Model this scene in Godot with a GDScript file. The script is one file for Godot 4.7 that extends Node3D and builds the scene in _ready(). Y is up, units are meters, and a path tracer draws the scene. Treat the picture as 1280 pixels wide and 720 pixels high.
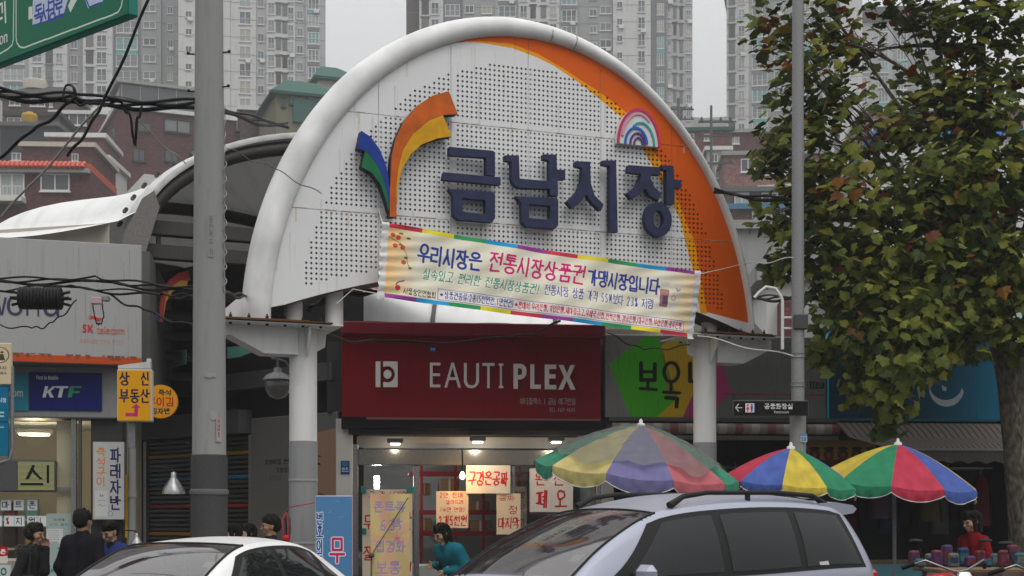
extends Node3D
# A market street under an overcast sky: the arched market gate, shops, parked cars, stalls, and apartment towers on the hill behind.

class Mb:  # collects shapes and commits them as one mesh
	var v := PackedVector3Array()
	var n := PackedVector3Array()
	var t := PackedVector2Array()
	var c := PackedColorArray()
	var ix := PackedInt32Array()
	var xf := Transform3D()
	var tint := Color.WHITE
	func put(p: Vector3, nn: Vector3, uv := Vector2.ZERO) -> int:
		v.append(xf * p); n.append((xf.basis * nn).normalized()); t.append(uv); c.append(tint)
		return v.size() - 1
	func tri(a: Vector3, b: Vector3, d: Vector3) -> void:  # counter-clockwise seen from outside
		var nn := (b - a).cross(d - a).normalized()
		var k := put(a, nn); put(b, nn); put(d, nn)
		ix.append_array([k, k + 2, k + 1])
	func quad(a: Vector3, b: Vector3, d: Vector3, e: Vector3, uv := Rect2(0, 0, 1, 1)) -> void:  # lower left, lower right, upper right, upper left
		var nn := (b - a).cross(d - a)
		if nn.length() < 1e-9: nn = (d - a).cross(e - a)
		nn = nn.normalized()
		var k := put(a, nn, Vector2(uv.position.x, uv.end.y)); put(b, nn, uv.end); put(d, nn, Vector2(uv.end.x, uv.position.y)); put(e, nn, uv.position)
		ix.append_array([k, k + 2, k + 1, k, k + 3, k + 2])
	func box(at: Vector3, size: Vector3, turn := Basis()) -> void:
		var h := size / 2
		for ax in 3:
			for s in [-1.0, 1.0]:
				var nn := Vector3.ZERO; nn[ax] = s
				var e1 := Vector3.ZERO; e1[(ax + 1) % 3] = h[(ax + 1) % 3]
				var e2 := Vector3.ZERO; e2[(ax + 2) % 3] = h[(ax + 2) % 3] * s
				var o := nn * h[ax]
				quad(at + turn * (o - e1 - e2), at + turn * (o + e1 - e2), at + turn * (o + e1 + e2), at + turn * (o - e1 + e2))
	func rbox(at: Vector3, size: Vector3, ch: float, turn := Basis()) -> void:  # a box with chamfered edges
		var h := size / 2
		var q := func(sx, sy, sz, ax) -> Vector3:
			var p := Vector3(sx * h.x, sy * h.y, sz * h.z)
			for k in 3:
				if k != ax: p[k] -= ch * signf(p[k])
			return at + turn * p
		for ax in 3:
			var b := (ax + 1) % 3
			var d := (ax + 2) % 3
			for s in [-1.0, 1.0]:
				var g := []
				for w in [[-1, -1], [1, -1], [1, 1], [-1, 1]]:
					var sg := Vector3.ZERO
					sg[ax] = s; sg[b] = w[0]; sg[d] = w[1] * s
					g.append(q.call(sg.x, sg.y, sg.z, ax))
				quad(g[0], g[1], g[2], g[3])
				for s2 in [-1.0, 1.0]:  # the edge between ax and b
					var g2 := []
					for w in [[ax, -1.0], [ax, 1.0], [b, 1.0], [b, -1.0]]:
						var sg := Vector3.ZERO
						sg[ax] = s; sg[b] = s2; sg[d] = w[1] * s * s2 * -1.0
						g2.append(q.call(sg.x, sg.y, sg.z, w[0]))
					quad(g2[0], g2[3], g2[2], g2[1])
		for sx in [-1.0, 1.0]:
			for sy in [-1.0, 1.0]:
				for sz in [-1.0, 1.0]:
					var a: Vector3 = q.call(sx, sy, sz, 0)
					var b: Vector3 = q.call(sx, sy, sz, 1)
					var d: Vector3 = q.call(sx, sy, sz, 2)
					if sx * sy * sz > 0: tri(a, b, d)
					else: tri(a, d, b)
	func bar(a: Vector3, b: Vector3, w: float, h: float) -> void:
		var z := (b - a).normalized()
		var x := Vector3.UP.cross(z)
		x = Vector3.RIGHT if x.length() < 0.01 else x.normalized()
		box((a + b) / 2, Vector3(w, h, a.distance_to(b)), Basis(x, z.cross(x), z))
	func prism(poly: Array, z0: float, z1: float, back := true) -> void:  # an outline in x and y given depth along z
		var p := PackedVector2Array(poly)
		var area := 0.0
		for i in p.size(): area += p[i].cross(p[(i + 1) % p.size()])
		if area < 0: p.reverse()
		var f := Geometry2D.triangulate_polygon(p)
		for k in range(0, f.size(), 3):
			var a := p[f[k]]; var b := p[f[k + 1]]; var d := p[f[k + 2]]
			if (b - a).cross(d - a) < 0:
				var s := b; b = d; d = s
			tri(Vector3(a.x, a.y, z1), Vector3(b.x, b.y, z1), Vector3(d.x, d.y, z1))
			if back: tri(Vector3(a.x, a.y, z0), Vector3(d.x, d.y, z0), Vector3(b.x, b.y, z0))
		for i in p.size():
			var a := p[i]; var b := p[(i + 1) % p.size()]
			quad(Vector3(a.x, a.y, z0), Vector3(b.x, b.y, z0), Vector3(b.x, b.y, z1), Vector3(a.x, a.y, z1))
	func ring(outer: Array, inner: Array, z0: float, z1: float) -> void:  # same number of points, both counter-clockwise
		var m := outer.size()
		for i in m:
			var j := (i + 1) % m
			var a: Vector2 = outer[i]; var b: Vector2 = outer[j]; var d: Vector2 = inner[j]; var e: Vector2 = inner[i]
			quad(Vector3(a.x, a.y, z1), Vector3(b.x, b.y, z1), Vector3(d.x, d.y, z1), Vector3(e.x, e.y, z1))
			quad(Vector3(a.x, a.y, z0), Vector3(e.x, e.y, z0), Vector3(d.x, d.y, z0), Vector3(b.x, b.y, z0))
			quad(Vector3(a.x, a.y, z0), Vector3(b.x, b.y, z0), Vector3(b.x, b.y, z1), Vector3(a.x, a.y, z1))
			quad(Vector3(d.x, d.y, z0), Vector3(e.x, e.y, z0), Vector3(e.x, e.y, z1), Vector3(d.x, d.y, z1))
	func grid(rows: Array, close_rows := false, close_cols := false, uv := Rect2(0, 0, 1, 1)) -> void:  # smooth sheet; the outside is on the side of d(col) x d(row)
		var r := rows.size()
		var m: int = rows[0].size()
		var k0 := v.size()
		for i in r:
			for j in m:
				var jn: int = (j + 1) % m if close_cols else mini(j + 1, m - 1)
				var jp: int = (j + m - 1) % m if close_cols else maxi(j - 1, 0)
				var i1: int = (i + 1) % r if close_rows else mini(i + 1, r - 1)
				var i0: int = (i + r - 1) % r if close_rows else maxi(i - 1, 0)
				var du: Vector3 = rows[i][jn] - rows[i][jp]
				var dv: Vector3 = rows[i1][j] - rows[i0][j]
				var nn := du.cross(dv)
				if nn.length() < 1e-10: nn = Vector3.UP
				put(rows[i][j], nn.normalized(), uv.position + uv.size * Vector2(float(j) / maxi(m - 1, 1), float(i) / maxi(r - 1, 1)))
		for i in (r if close_rows else r - 1):
			for j in (m if close_cols else m - 1):
				var a := k0 + i * m + j
				var b := k0 + i * m + (j + 1) % m
				var d := k0 + ((i + 1) % r) * m + (j + 1) % m
				var e := k0 + ((i + 1) % r) * m + j
				ix.append_array([a, d, b, a, e, d])
	func tube(pts: Array, rad, sides := 8, caps := true) -> void:
		var rows := []
		var x := Vector3.ZERO
		for i in pts.size():
			var d: Vector3 = (pts[mini(i + 1, pts.size() - 1)] - pts[maxi(i - 1, 0)]).normalized()
			if x == Vector3.ZERO:
				x = d.cross(Vector3.UP) if absf(d.y) < 0.9 else d.cross(Vector3.RIGHT)
			x = (x - d * x.dot(d)).normalized()
			var y := d.cross(x)
			var rr: float = rad[i] if rad is Array else rad
			var row := []
			for s in sides:
				var a := TAU * s / sides
				row.append(pts[i] + (x * cos(a) + y * sin(a)) * rr)
			rows.append(row)
		grid(rows, false, true)
		if caps:
			for e in [0, pts.size() - 1]:
				for s in range(1, sides - 1):
					if e == 0: tri(rows[e][0], rows[e][s + 1], rows[e][s])
					else: tri(rows[e][0], rows[e][s], rows[e][s + 1])
	func lathe(prof: Array, sides := 16, at := Vector3.ZERO) -> void:  # prof: (radius, height) from the bottom up, outside faces out
		var rows := []
		for p in prof:
			var row := []
			for s in sides:
				var a := -TAU * s / sides
				row.append(at + Vector3(cos(a) * p.x, p.y, sin(a) * p.x))
			rows.append(row)
		grid(rows, false, true)
	func mesh() -> ArrayMesh:
		var a := []
		a.resize(Mesh.ARRAY_MAX)
		a[Mesh.ARRAY_VERTEX] = v; a[Mesh.ARRAY_NORMAL] = n; a[Mesh.ARRAY_TEX_UV] = t; a[Mesh.ARRAY_INDEX] = ix; a[Mesh.ARRAY_COLOR] = c
		var m := ArrayMesh.new()
		m.add_surface_from_arrays(Mesh.PRIMITIVE_TRIANGLES, a)
		return m

# --- lettering: each syllable is put together from the strokes of its letters ---------------------------------------------
class Pen:
	const LEAD := "ㄱㄲㄴㄷㄸㄹㅁㅂㅃㅅㅆㅇㅈㅉㅊㅋㅌㅍㅎ"
	const TAIL := " ㄱㄲㄳㄴㄵㄶㄷㄹㄺㄻㄼㄽㄾㄿㅀㅁㅂㅄㅅㅆㅇㅈㅊㅋㅌㅍㅎ"
	const PAIR := {"ㄲ": "ㄱㄱ", "ㄸ": "ㄷㄷ", "ㅃ": "ㅂㅂ", "ㅆ": "ㅅㅅ", "ㅉ": "ㅈㅈ", "ㄳ": "ㄱㅅ", "ㄵ": "ㄴㅈ", "ㄶ": "ㄴㅎ", "ㄺ": "ㄹㄱ", "ㄻ": "ㄹㅁ", "ㄼ": "ㄹㅂ", "ㅀ": "ㄹㅎ", "ㅄ": "ㅂㅅ"}
	const VOWEL := "ㅏㅐㅑㅒㅓㅔㅕㅖㅗㅘㅙㅚㅛㅜㅝㅞㅟㅠㅡㅢㅣ"
	var shapes := {
		"ㄱ": "0,.06 1,.06 .97,.4 .82,1", "ㄴ": "0,0 0,.92 1,.92", "ㄷ": "1,.08 0,.08 0,.92 1,.92", "ㄹ": "0,.06 1,.06 1,.5 0,.5 0,.94 1,.94", "ㅁ": "0,.06 1,.06 1,.94 0,.94 0,.06",
		"ㅂ": "0,0 0,.94 1,.94 1,0|0,.48 1,.48", "ㅅ": ".5,0 .45,.4 0,1|.49,.35 .7,.7 1,1", "ㅇ": "o.5,.5,.5", "ㅈ": "0,.08 1,.08|.52,.08 .42,.5 0,1|.48,.45 .7,.75 1,1", "ㅊ": "0,.26 1,.26|.5,0 .5,.24|.52,.26 .4,.6 0,1|.48,.55 .7,.8 1,1",
		"ㅋ": "0,.06 1,.06 .97,.4 .82,1|0,.5 .95,.5", "ㅌ": "1,.06 0,.06 0,.94 1,.94|0,.5 1,.5", "ㅍ": "0,.08 1,.08|0,.92 1,.92|.3,.08 .3,.92|.7,.08 .7,.92", "ㅎ": ".3,0 .7,0|0,.24 1,.24|o.5,.7,.3",
		"ㅏ": ".3,0 .3,1|.3,.5 1,.5", "ㅑ": ".3,0 .3,1|.3,.35 1,.35|.3,.65 1,.65", "ㅓ": ".75,0 .75,1|0,.45 .75,.45", "ㅕ": ".75,0 .75,1|0,.32 .75,.32|0,.6 .75,.6", "ㅣ": ".6,0 .6,1",
		"ㅐ": ".15,0 .15,1|.8,0 .8,1|.15,.5 .8,.5", "ㅔ": ".45,0 .45,1|.9,0 .9,1|0,.45 .45,.45", "ㅖ": ".45,0 .45,1|.9,0 .9,1|0,.35 .45,.35|0,.6 .45,.6",
		"ㅗ": ".5,0 .5,.9|0,.9 1,.9", "ㅛ": ".3,0 .3,.9|.7,0 .7,.9|0,.9 1,.9", "ㅜ": "0,.15 1,.15|.5,.15 .5,1", "ㅠ": "0,.15 1,.15|.3,.15 .3,1|.7,.15 .7,1", "ㅡ": "0,.5 1,.5",
		"0": "o.5,.5,.5", "1": ".2,.2 .55,0 .55,1", "2": "0,.25 .15,.05 .5,0 .9,.08 .95,.3 .7,.6 0,1 1,1", "3": "0,.08 .5,0 .95,.1 .95,.35 .4,.48 1,.62 .95,.9 .5,1 0,.92", "4": ".8,1 .8,0 0,.7 1,.7", "5": ".95,0 .1,0 .05,.45 .6,.4 1,.6 .9,.92 .4,1 0,.9",
		"6": ".9,.05 .4,.1 .05,.6 .2,.95 .7,1 1,.75 .7,.5 .1,.6", "7": "0,0 1,0 .4,1", "8": ".5,.48 .1,.3 .2,.04 .8,.04 .9,.3 .5,.48 .02,.7 .15,.96 .85,.96 .98,.7 .5,.48", "9": ".95,.4 .5,.52 .05,.35 .2,.05 .7,0 .95,.25 .9,.7 .5,1",
		"%": ".85,0 .15,1|o.2,.2,.2|o.8,.8,.2", "!": ".5,0 .5,.65|.5,.9 .5,.96", ".": ".3,.92 .3,.98", ",": ".35,.88 .2,1.1", ":": ".4,.3 .4,.36|.4,.78 .4,.84", "(": ".8,-.05 .4,.3 .4,.7 .8,1.05", ")": ".2,-.05 .6,.3 .6,.7 .2,1.05", "-": ".1,.5 .9,.5", "~": "0,.55 .25,.4 .7,.6 1,.45",
		"S": ".9,.1 .5,0 .1,.1 .05,.35 .95,.62 .9,.92 .5,1 .05,.9", "M": "0,1 .05,0 .5,.7 .95,0 1,1", "|": ".5,0 .5,1", "*": ".5,.2 .5,.8|.2,.35 .8,.65|.2,.65 .8,.35", "T": "0,0 1,0|.5,0 .5,1", "E": "1,0 0,0 0,1 1,1|0,.5 .8,.5", "L": "0,0 0,1 1,1"}
	func letter(ch: String, r: Rect2) -> Array:
		if PAIR.has(ch):
			var a := letter(PAIR[ch][0], Rect2(r.position, Vector2(r.size.x * 0.44, r.size.y)))
			return a + letter(PAIR[ch][1], Rect2(r.position + Vector2(r.size.x * 0.54, 0), Vector2(r.size.x * 0.46, r.size.y)))
		var out := []
		for s in str(shapes.get(ch, "")).split("|", false):
			var pts := []
			if s.begins_with("o"):
				var q := s.substr(1).split_floats(",")
				for k in 17:
					pts.append(r.position + r.size * (Vector2(q[0], q[1]) + Vector2(sin(TAU * k / 16), -cos(TAU * k / 16)) * q[2]))
			else:
				for w in s.split(" "):
					var q := w.split_floats(",")
					pts.append(r.position + r.size * Vector2(q[0], q[1]))
			out.append(pts)
		return out
	func syllable(ch: String) -> Array:  # strokes in a unit square, y down
		var k := ch.unicode_at(0) - 0xAC00
		if k < 0 or k > 11171:
			return letter(ch, Rect2(0.18, 0.08, 0.5, 0.84))
		var lead := LEAD[k / 588]
		var vow := VOWEL[(k % 588) / 28]
		var tail := TAIL[k % 28]
		var low := 0.95 if k % 28 == 0 else 0.56
		var out := []
		var over := {"ㅘ": "ㅗㅏ", "ㅙ": "ㅗㅐ", "ㅚ": "ㅗㅣ", "ㅝ": "ㅜㅓ", "ㅞ": "ㅜㅔ", "ㅟ": "ㅜㅣ", "ㅢ": "ㅡㅣ"}
		if over.has(vow):
			out += letter(lead, Rect2(0.08, 0.05, 0.46, low * 0.5))
			out += letter(over[vow][0], Rect2(0.03, low * 0.62, 0.6, low * 0.34))
			out += letter(over[vow][1], Rect2(0.62, 0.03, 0.32, low))
		elif vow in "ㅗㅛㅜㅠㅡ":
			out += letter(lead, Rect2(0.2, 0.04, 0.6, low * 0.5))
			out += letter(vow, Rect2(0.04, low * 0.62, 0.92, low * 0.36))
		else:
			out += letter(lead, Rect2(0.06, 0.1 if low > 0.9 else 0.06, 0.48, low * 0.78))
			out += letter(vow, Rect2(0.58, 0.03, 0.36, low))
		if k % 28:
			out += letter(tail, Rect2(0.2, 0.66, 0.62, 0.31))
		return out

class Print:  # flat print on a sign, a poster or a screen
	var im: Image
	var pen := Pen.new()
	var rng := RandomNumberGenerator.new()
	func _init(w: int, h: int, col: Color) -> void:
		im = Image.create(w, h, false, Image.FORMAT_RGBA8)
		im.fill(col)
		rng.seed = w * 31 + h
	func rect(x: float, y: float, w: float, h: float, col: Color) -> void:
		im.fill_rect(Rect2i(roundi(x), roundi(y), maxi(1, roundi(w)), maxi(1, roundi(h))), col)
	func poly(p: Array, col: Color) -> void:
		var lo := 1e9; var hi := -1e9
		for q in p:
			lo = minf(lo, q.y); hi = maxf(hi, q.y)
		for y in range(maxi(0, floori(lo)), mini(im.get_height() - 1, ceili(hi)) + 1):
			var xs := []
			var yy := y + 0.5
			for i in p.size():
				var a: Vector2 = p[i]; var b: Vector2 = p[(i + 1) % p.size()]
				if (a.y <= yy) != (b.y <= yy): xs.append(a.x + (b.x - a.x) * (yy - a.y) / (b.y - a.y))
			xs.sort()
			for k in range(0, xs.size() - 1, 2):
				var x0 := roundi(xs[k])
				var w := roundi(xs[k + 1]) - x0
				if w > 0: im.fill_rect(Rect2i(x0, y, w, 1), col)
	func disc(at: Vector2, rx: float, ry: float, col: Color) -> void:
		for y in range(maxi(0, floori(at.y - ry)), mini(im.get_height() - 1, ceili(at.y + ry)) + 1):
			var q := 1.0 - pow((y + 0.5 - at.y) / ry, 2)
			if q > 0:
				var w := rx * sqrt(q)
				im.fill_rect(Rect2i(roundi(at.x - w), y, maxi(1, roundi(2 * w)), 1), col)
	func line(pts: Array, w: float, col: Color) -> void:
		for i in pts.size():
			if w > 2.2: disc(pts[i], w / 2, w / 2, col)
			if i + 1 < pts.size():
				var a: Vector2 = pts[i]; var b: Vector2 = pts[i + 1]
				if a.distance_to(b) < 0.01: continue
				var q := (b - a).normalized().orthogonal() * maxf(w, 1.4) / 2
				poly([a + q, b + q, b - q, a - q], col)
	func write(s: String, x: float, y: float, w: float, h: float, pen_w: float, col: Color, shake := 0.0, lean := 0.0, down := false) -> void:  # w: advance of one letter
		var at := Vector2(x, y)
		for ch in s:
			var wide := w
			if ch == " ": wide = w * 0.5
			elif ch.unicode_at(0) < 0xAC00 and not down: wide = w * (0.42 if ch in ".,:!()|" else 0.68)
			for st in pen.syllable(ch):
				var pts := []
				for p in st:
					var q := Vector2(p.x * wide * 0.94, p.y * h)
					if shake > 0: q += Vector2(rng.randf_range(-1, 1), rng.randf_range(-1, 1)) * shake
					q.x += (h - q.y) * lean
					pts.append(at + q)
				line(pts, pen_w, col)
			if down: at.y += h * 1.12
			else: at.x += wide
	func units(s: String) -> float:
		var k := 0.0
		for ch in s: k += 0.5 if ch == " " else ((0.42 if ch in ".,:!()|" else 0.68) if ch.unicode_at(0) < 0xAC00 else 1.0)
		return k
	func fit(s: String, x: float, y: float, wide: float, h: float, pen_w: float, col: Color, shake := 0.0, lean := 0.0) -> void:
		write(s, x, y, wide / units(s), h, pen_w, col, shake, lean)
	func dirt(n: int, lo: float, hi: float, tall: float) -> void:  # streaks of grime washed down the face
		for k in n:
			var x := rng.randi_range(0, im.get_width() - 6)
			var y0 := rng.randi_range(0, int(im.get_height() * 0.9))
			var h := int(rng.randf_range(0.25, 1.0) * tall)
			var w := rng.randi_range(1, 5)
			var f := rng.randf_range(lo, hi)
			for y in range(y0, mini(y0 + h, im.get_height())):
				var g := lerpf(f, 1.0, float(y - y0) / h)
				for i in w:
					var c := im.get_pixel(x + i, y)
					im.set_pixel(x + i, y, Color(c.r * g, c.g * g, c.b * g))
	func tex() -> ImageTexture:
		return ImageTexture.create_from_image(im)

# --- scene helpers ---------------------------------------------------------------------------------------------------------
var rng := RandomNumberGenerator.new()
var taken := {}
var T := {}
var M := {}

func numbered(called: String) -> String:
	if not taken.has(called):
		taken[called] = 0
		return called
	taken[called] += 1
	return "%s_%03d" % [called, taken[called]]

func tag(o: Node3D, label: String, category: String, group := "") -> Node3D:
	o.set_meta("label", label); o.set_meta("category", category)
	if group: o.set_meta("group", group)
	return o

func thing(called: String, label: String, category: String, at := Vector3.ZERO, deg := 0.0, group := "") -> Node3D:
	var o := Node3D.new()
	o.name = numbered(called)
	add_child(o)
	o.position = at
	o.rotation.y = deg_to_rad(deg)
	return tag(o, label, category, group)

func part(called: String, b: Mb, m: Material, parent: Node = self) -> MeshInstance3D:
	return mpart(called, b.mesh(), m, parent)

func mpart(called: String, mesh: Mesh, m: Material, parent: Node = self) -> MeshInstance3D:
	var o := MeshInstance3D.new()
	o.name = called if parent != self else numbered(called)
	o.mesh = mesh
	o.material_override = m
	parent.add_child(o, true)
	return o

func struct(called: String, b: Mb, m: Material) -> MeshInstance3D:
	var o := part(called, b, m)
	o.set_meta("kind", "structure")
	return o

func stuff(o: Node) -> Node:
	o.set_meta("kind", "stuff")
	return o

func copy(o: Node3D, label := "") -> Node3D:
	var k: Node3D = o.duplicate()
	k.name = numbered(str(o.name).trim_suffix("_001"))
	add_child(k)
	if label: k.set_meta("label", label)
	return k

func lin(r: float, g: float, b: float) -> Color:
	return Color(r, g, b).linear_to_srgb()

func mat(r: float, g: float, b: float, rough := 0.7, metal := 0.0, tex := "", scale := 0.5, bump := 0.0) -> StandardMaterial3D:  # real-world base colour
	var m := StandardMaterial3D.new()
	m.albedo_color = lin(r, g, b)
	m.roughness = rough
	m.metallic = metal
	if rough >= 0.4 and metal == 0.0: m.metallic_specular = 0.3
	if tex:
		m.albedo_texture = T[tex]
		m.uv1_triplanar = true
		m.uv1_world_triplanar = true
		m.uv1_scale = Vector3.ONE * scale
		if bump > 0:
			m.normal_enabled = true
			m.normal_texture = T[tex + "_normal"]
			m.normal_scale = bump
	return m

func printed(p: Print, rough := 0.6) -> StandardMaterial3D:
	var m := StandardMaterial3D.new()
	m.albedo_texture = p.tex()
	m.roughness = rough
	m.metallic_specular = 0.3
	m.texture_repeat = false
	return m

func glass(a := 0.25, r := 0.02, g := 0.025, b := 0.03, rough := 0.03) -> StandardMaterial3D:
	var m := StandardMaterial3D.new()
	m.albedo_color = Color(lin(r, g, b), a)
	m.transparency = BaseMaterial3D.TRANSPARENCY_ALPHA
	m.roughness = rough
	return m

func glow(r: float, g: float, b: float, e: float) -> StandardMaterial3D:
	var m := StandardMaterial3D.new()
	m.albedo_color = lin(r, g, b)
	m.emission_enabled = true
	m.emission = lin(r, g, b)
	m.emission_energy_multiplier = e
	return m

func omni(at: Vector3, col: Color, e: float, size: float, parent: Node = self) -> void:
	var l := OmniLight3D.new()
	l.name = "lamp_light"
	l.light_color = col; l.light_energy = e; l.light_size = size; l.omni_range = 30.0; l.omni_attenuation = 2.0; l.shadow_enabled = true
	l.position = at
	parent.add_child(l, true)

func glyph(ch: String, r: Array, z0: float, z1: float, m: Material, parent: Node3D, bold := true, called := "letter") -> MeshInstance3D:  # a raised letter that fills a rectangle of a wall
	var f := SystemFont.new()
	f.font_names = PackedStringArray(["Droid Sans"])
	f.font_weight = 700 if bold else 400
	var t := TextMesh.new()
	t.font = f
	t.font_size = 64
	t.pixel_size = 0.01
	t.depth = 0.1
	t.curve_step = 1.0
	t.text = ch
	var box := t.get_aabb()
	var o := mpart(called, t, m, parent)
	o.scale = Vector3(r[2] / box.size.x, r[3] / box.size.y, (z1 - z0) / 0.1)
	o.position = Vector3(r[0], r[1], (z0 + z1) / 2) - Vector3(box.position.x * o.scale.x, box.position.y * o.scale.y, 0)
	return o

func plate(called: String, r: Array, z0: float, z1: float, m: Material, parent: Node3D, side: Material = null) -> MeshInstance3D:  # a panel with a printed face
	var b := Mb.new()
	b.quad(Vector3(r[0], r[1], z1), Vector3(r[0] + r[2], r[1], z1), Vector3(r[0] + r[2], r[1] + r[3], z1), Vector3(r[0], r[1] + r[3], z1))
	if side == null:
		b.box(Vector3(r[0] + r[2] / 2, r[1] + r[3] / 2, (z0 + z1) / 2 - 0.002), Vector3(r[2] - 0.002, r[3] - 0.002, z1 - z0 - 0.004))
	var o := part(called, b, m, parent)
	if side:
		var c := Mb.new()
		c.rbox(Vector3(r[0] + r[2] / 2, r[1] + r[3] / 2, (z0 + z1) / 2 - 0.003), Vector3(r[2] + 0.02, r[3] + 0.02, z1 - z0 - 0.006), minf(0.012, (z1 - z0) / 5))
		part("case", c, side, parent)
	return o

func slab(called: String, r: Array, z0: float, z1: float, m: Material, parent: Node3D, ch := 0.0) -> MeshInstance3D:
	var b := Mb.new()
	var at := Vector3(r[0] + r[2] / 2, r[1] + r[3] / 2, (z0 + z1) / 2)
	if ch > 0: b.rbox(at, Vector3(r[2], r[3], z1 - z0), ch)
	else: b.box(at, Vector3(r[2], r[3], z1 - z0))
	return part(called, b, m, parent)

func noise_image(n: int, freq: float, lo: float, hi: float, oct := 4, seed_ := 1, stretch := 1.0) -> Image:
	var f := FastNoiseLite.new()
	f.seed = seed_; f.frequency = freq; f.fractal_octaves = oct
	var w := maxi(16, int(n * stretch))
	var im := f.get_seamless_image(n, w)
	im.convert(Image.FORMAT_RGBA8)
	if w != n: im.resize(n, n, Image.INTERPOLATE_CUBIC)
	for y in n:
		for x in n:
			var k := lerpf(lo, hi, im.get_pixel(x, y).r)
			im.set_pixel(x, y, Color(k, k, k))
	return im

func textures() -> void:
	var a := noise_image(256, 0.09, 0.72, 1.0, 4, 3)
	var fine := noise_image(256, 0.35, 0.8, 1.0, 2, 9)
	for y in 256:
		for x in 256:
			var k := a.get_pixel(x, y).r * fine.get_pixel(x, y).r
			k = pow(k, 0.8)
			a.set_pixel(x, y, Color(k, k, k))
	T.grain = ImageTexture.create_from_image(a)
	var nb: Image = fine.duplicate()
	nb.bump_map_to_normal_map(2.0)
	T.grain_normal = ImageTexture.create_from_image(nb)
	var s := noise_image(256, 0.05, 0.84, 1.0, 4, 5, 0.12)  # rain streaks run down the wall
	for y in 256:
		for x in 256:
			var k := minf(1.0, s.get_pixel(x, y).r * 1.1) * lerpf(0.9, 1.0, fine.get_pixel(x, y).r)
			s.set_pixel(x, y, Color(k, k, k))
	T.streak = ImageTexture.create_from_image(s)
	T.grime = ImageTexture.create_from_image(noise_image(256, 0.016, 0.8, 1.0, 5, 44))
	var p := noise_image(256, 0.02, 0.6, 1.0, 5, 12)
	T.blotch = ImageTexture.create_from_image(p)
	var b := Image.create(256, 256, false, Image.FORMAT_RGBA8)  # brickwork of far houses, one tile 1.6 m wide
	b.fill(Color(0.72, 0.72, 0.72))
	rng.seed = 4
	for row in 16:
		for k in 9:
			var g := rng.randf_range(0.72, 1.0)
			b.fill_rect(Rect2i(k * 32 - (16 if row % 2 else 0), row * 16, 30, 14), Color(g, g * rng.randf_range(0.93, 1.0), g * rng.randf_range(0.92, 1.0)))
	T.brick = ImageTexture.create_from_image(b)
	var w := noise_image(256, 0.12, 0.25, 1.0, 3, 31, 0.4)  # bark in patches
	T.bark = ImageTexture.create_from_image(w)
	var wn: Image = w.duplicate()
	wn.bump_map_to_normal_map(5.0)
	T.bark_normal = ImageTexture.create_from_image(wn)

# --- buildings on the hill -------------------------------------------------------------------------------------------------
var window_meshes := {}

func window(called: String, parent: Node3D, r: Array, z: float, frame: Material, pane: Material, bars := 2, rail := false) -> void:  # r: left, bottom, width, height on the wall
	var w: float = snappedf(r[2], 0.1)
	var h: float = snappedf(r[3], 0.1)
	var key := "%s %s %s %s" % [w, h, bars, rail]
	if not window_meshes.has(key):
		var b := Mb.new()
		var e := clampf(minf(w, h) * 0.07, 0.05, 0.11)
		for y in [e / 2, h - e / 2]: b.box(Vector3(w / 2, y, 0.05), Vector3(w, e, 0.14))
		for k in bars + 1:
			b.box(Vector3(e / 2 + (w - e) * k / bars, h / 2, 0.045), Vector3(e, h - 2 * e, 0.12))
		b.box(Vector3(w / 2, -0.06, 0.08), Vector3(w + 0.16, 0.11, 0.2))
		if rail:
			for k in 9: b.box(Vector3(w * (k + 0.5) / 9, h * 0.22, 0.16), Vector3(0.03, h * 0.42, 0.03))
			b.box(Vector3(w / 2, h * 0.44, 0.16), Vector3(w, 0.05, 0.05))
		var g := Mb.new()
		g.box(Vector3(w / 2, h / 2, 0.025), Vector3(w - e, h - e, 0.03))
		window_meshes[key] = [b.mesh(), g.mesh()]
	var f := mpart(called, window_meshes[key][0], frame, parent)
	f.position = Vector3(r[0], r[1], z)
	mpart("pane", window_meshes[key][1], pane, f)

func louvre(parent: Node3D, r: Array, z: float, m: Material) -> void:
	var key := "louvre %s %s" % [snappedf(r[2], 0.1), snappedf(r[3], 0.1)]
	if not window_meshes.has(key):
		var b := Mb.new()
		var w: float = snappedf(r[2], 0.1)
		var h: float = snappedf(r[3], 0.1)
		for k in 9: b.box(Vector3(w / 2, h * (k + 0.5) / 9, 0.06), Vector3(w, h / 9 * 0.7, 0.08))
		b.box(Vector3(w / 2, h / 2, 0.01), Vector3(w, h, 0.03))
		b.box(Vector3(w / 2, h + 0.1, 0.1), Vector3(w + 0.4, 0.14, 0.24))
		window_meshes[key] = [b.mesh()]
	var f := mpart("louvre", window_meshes[key][0], m, parent)
	f.position = Vector3(r[0], r[1], z)

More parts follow.
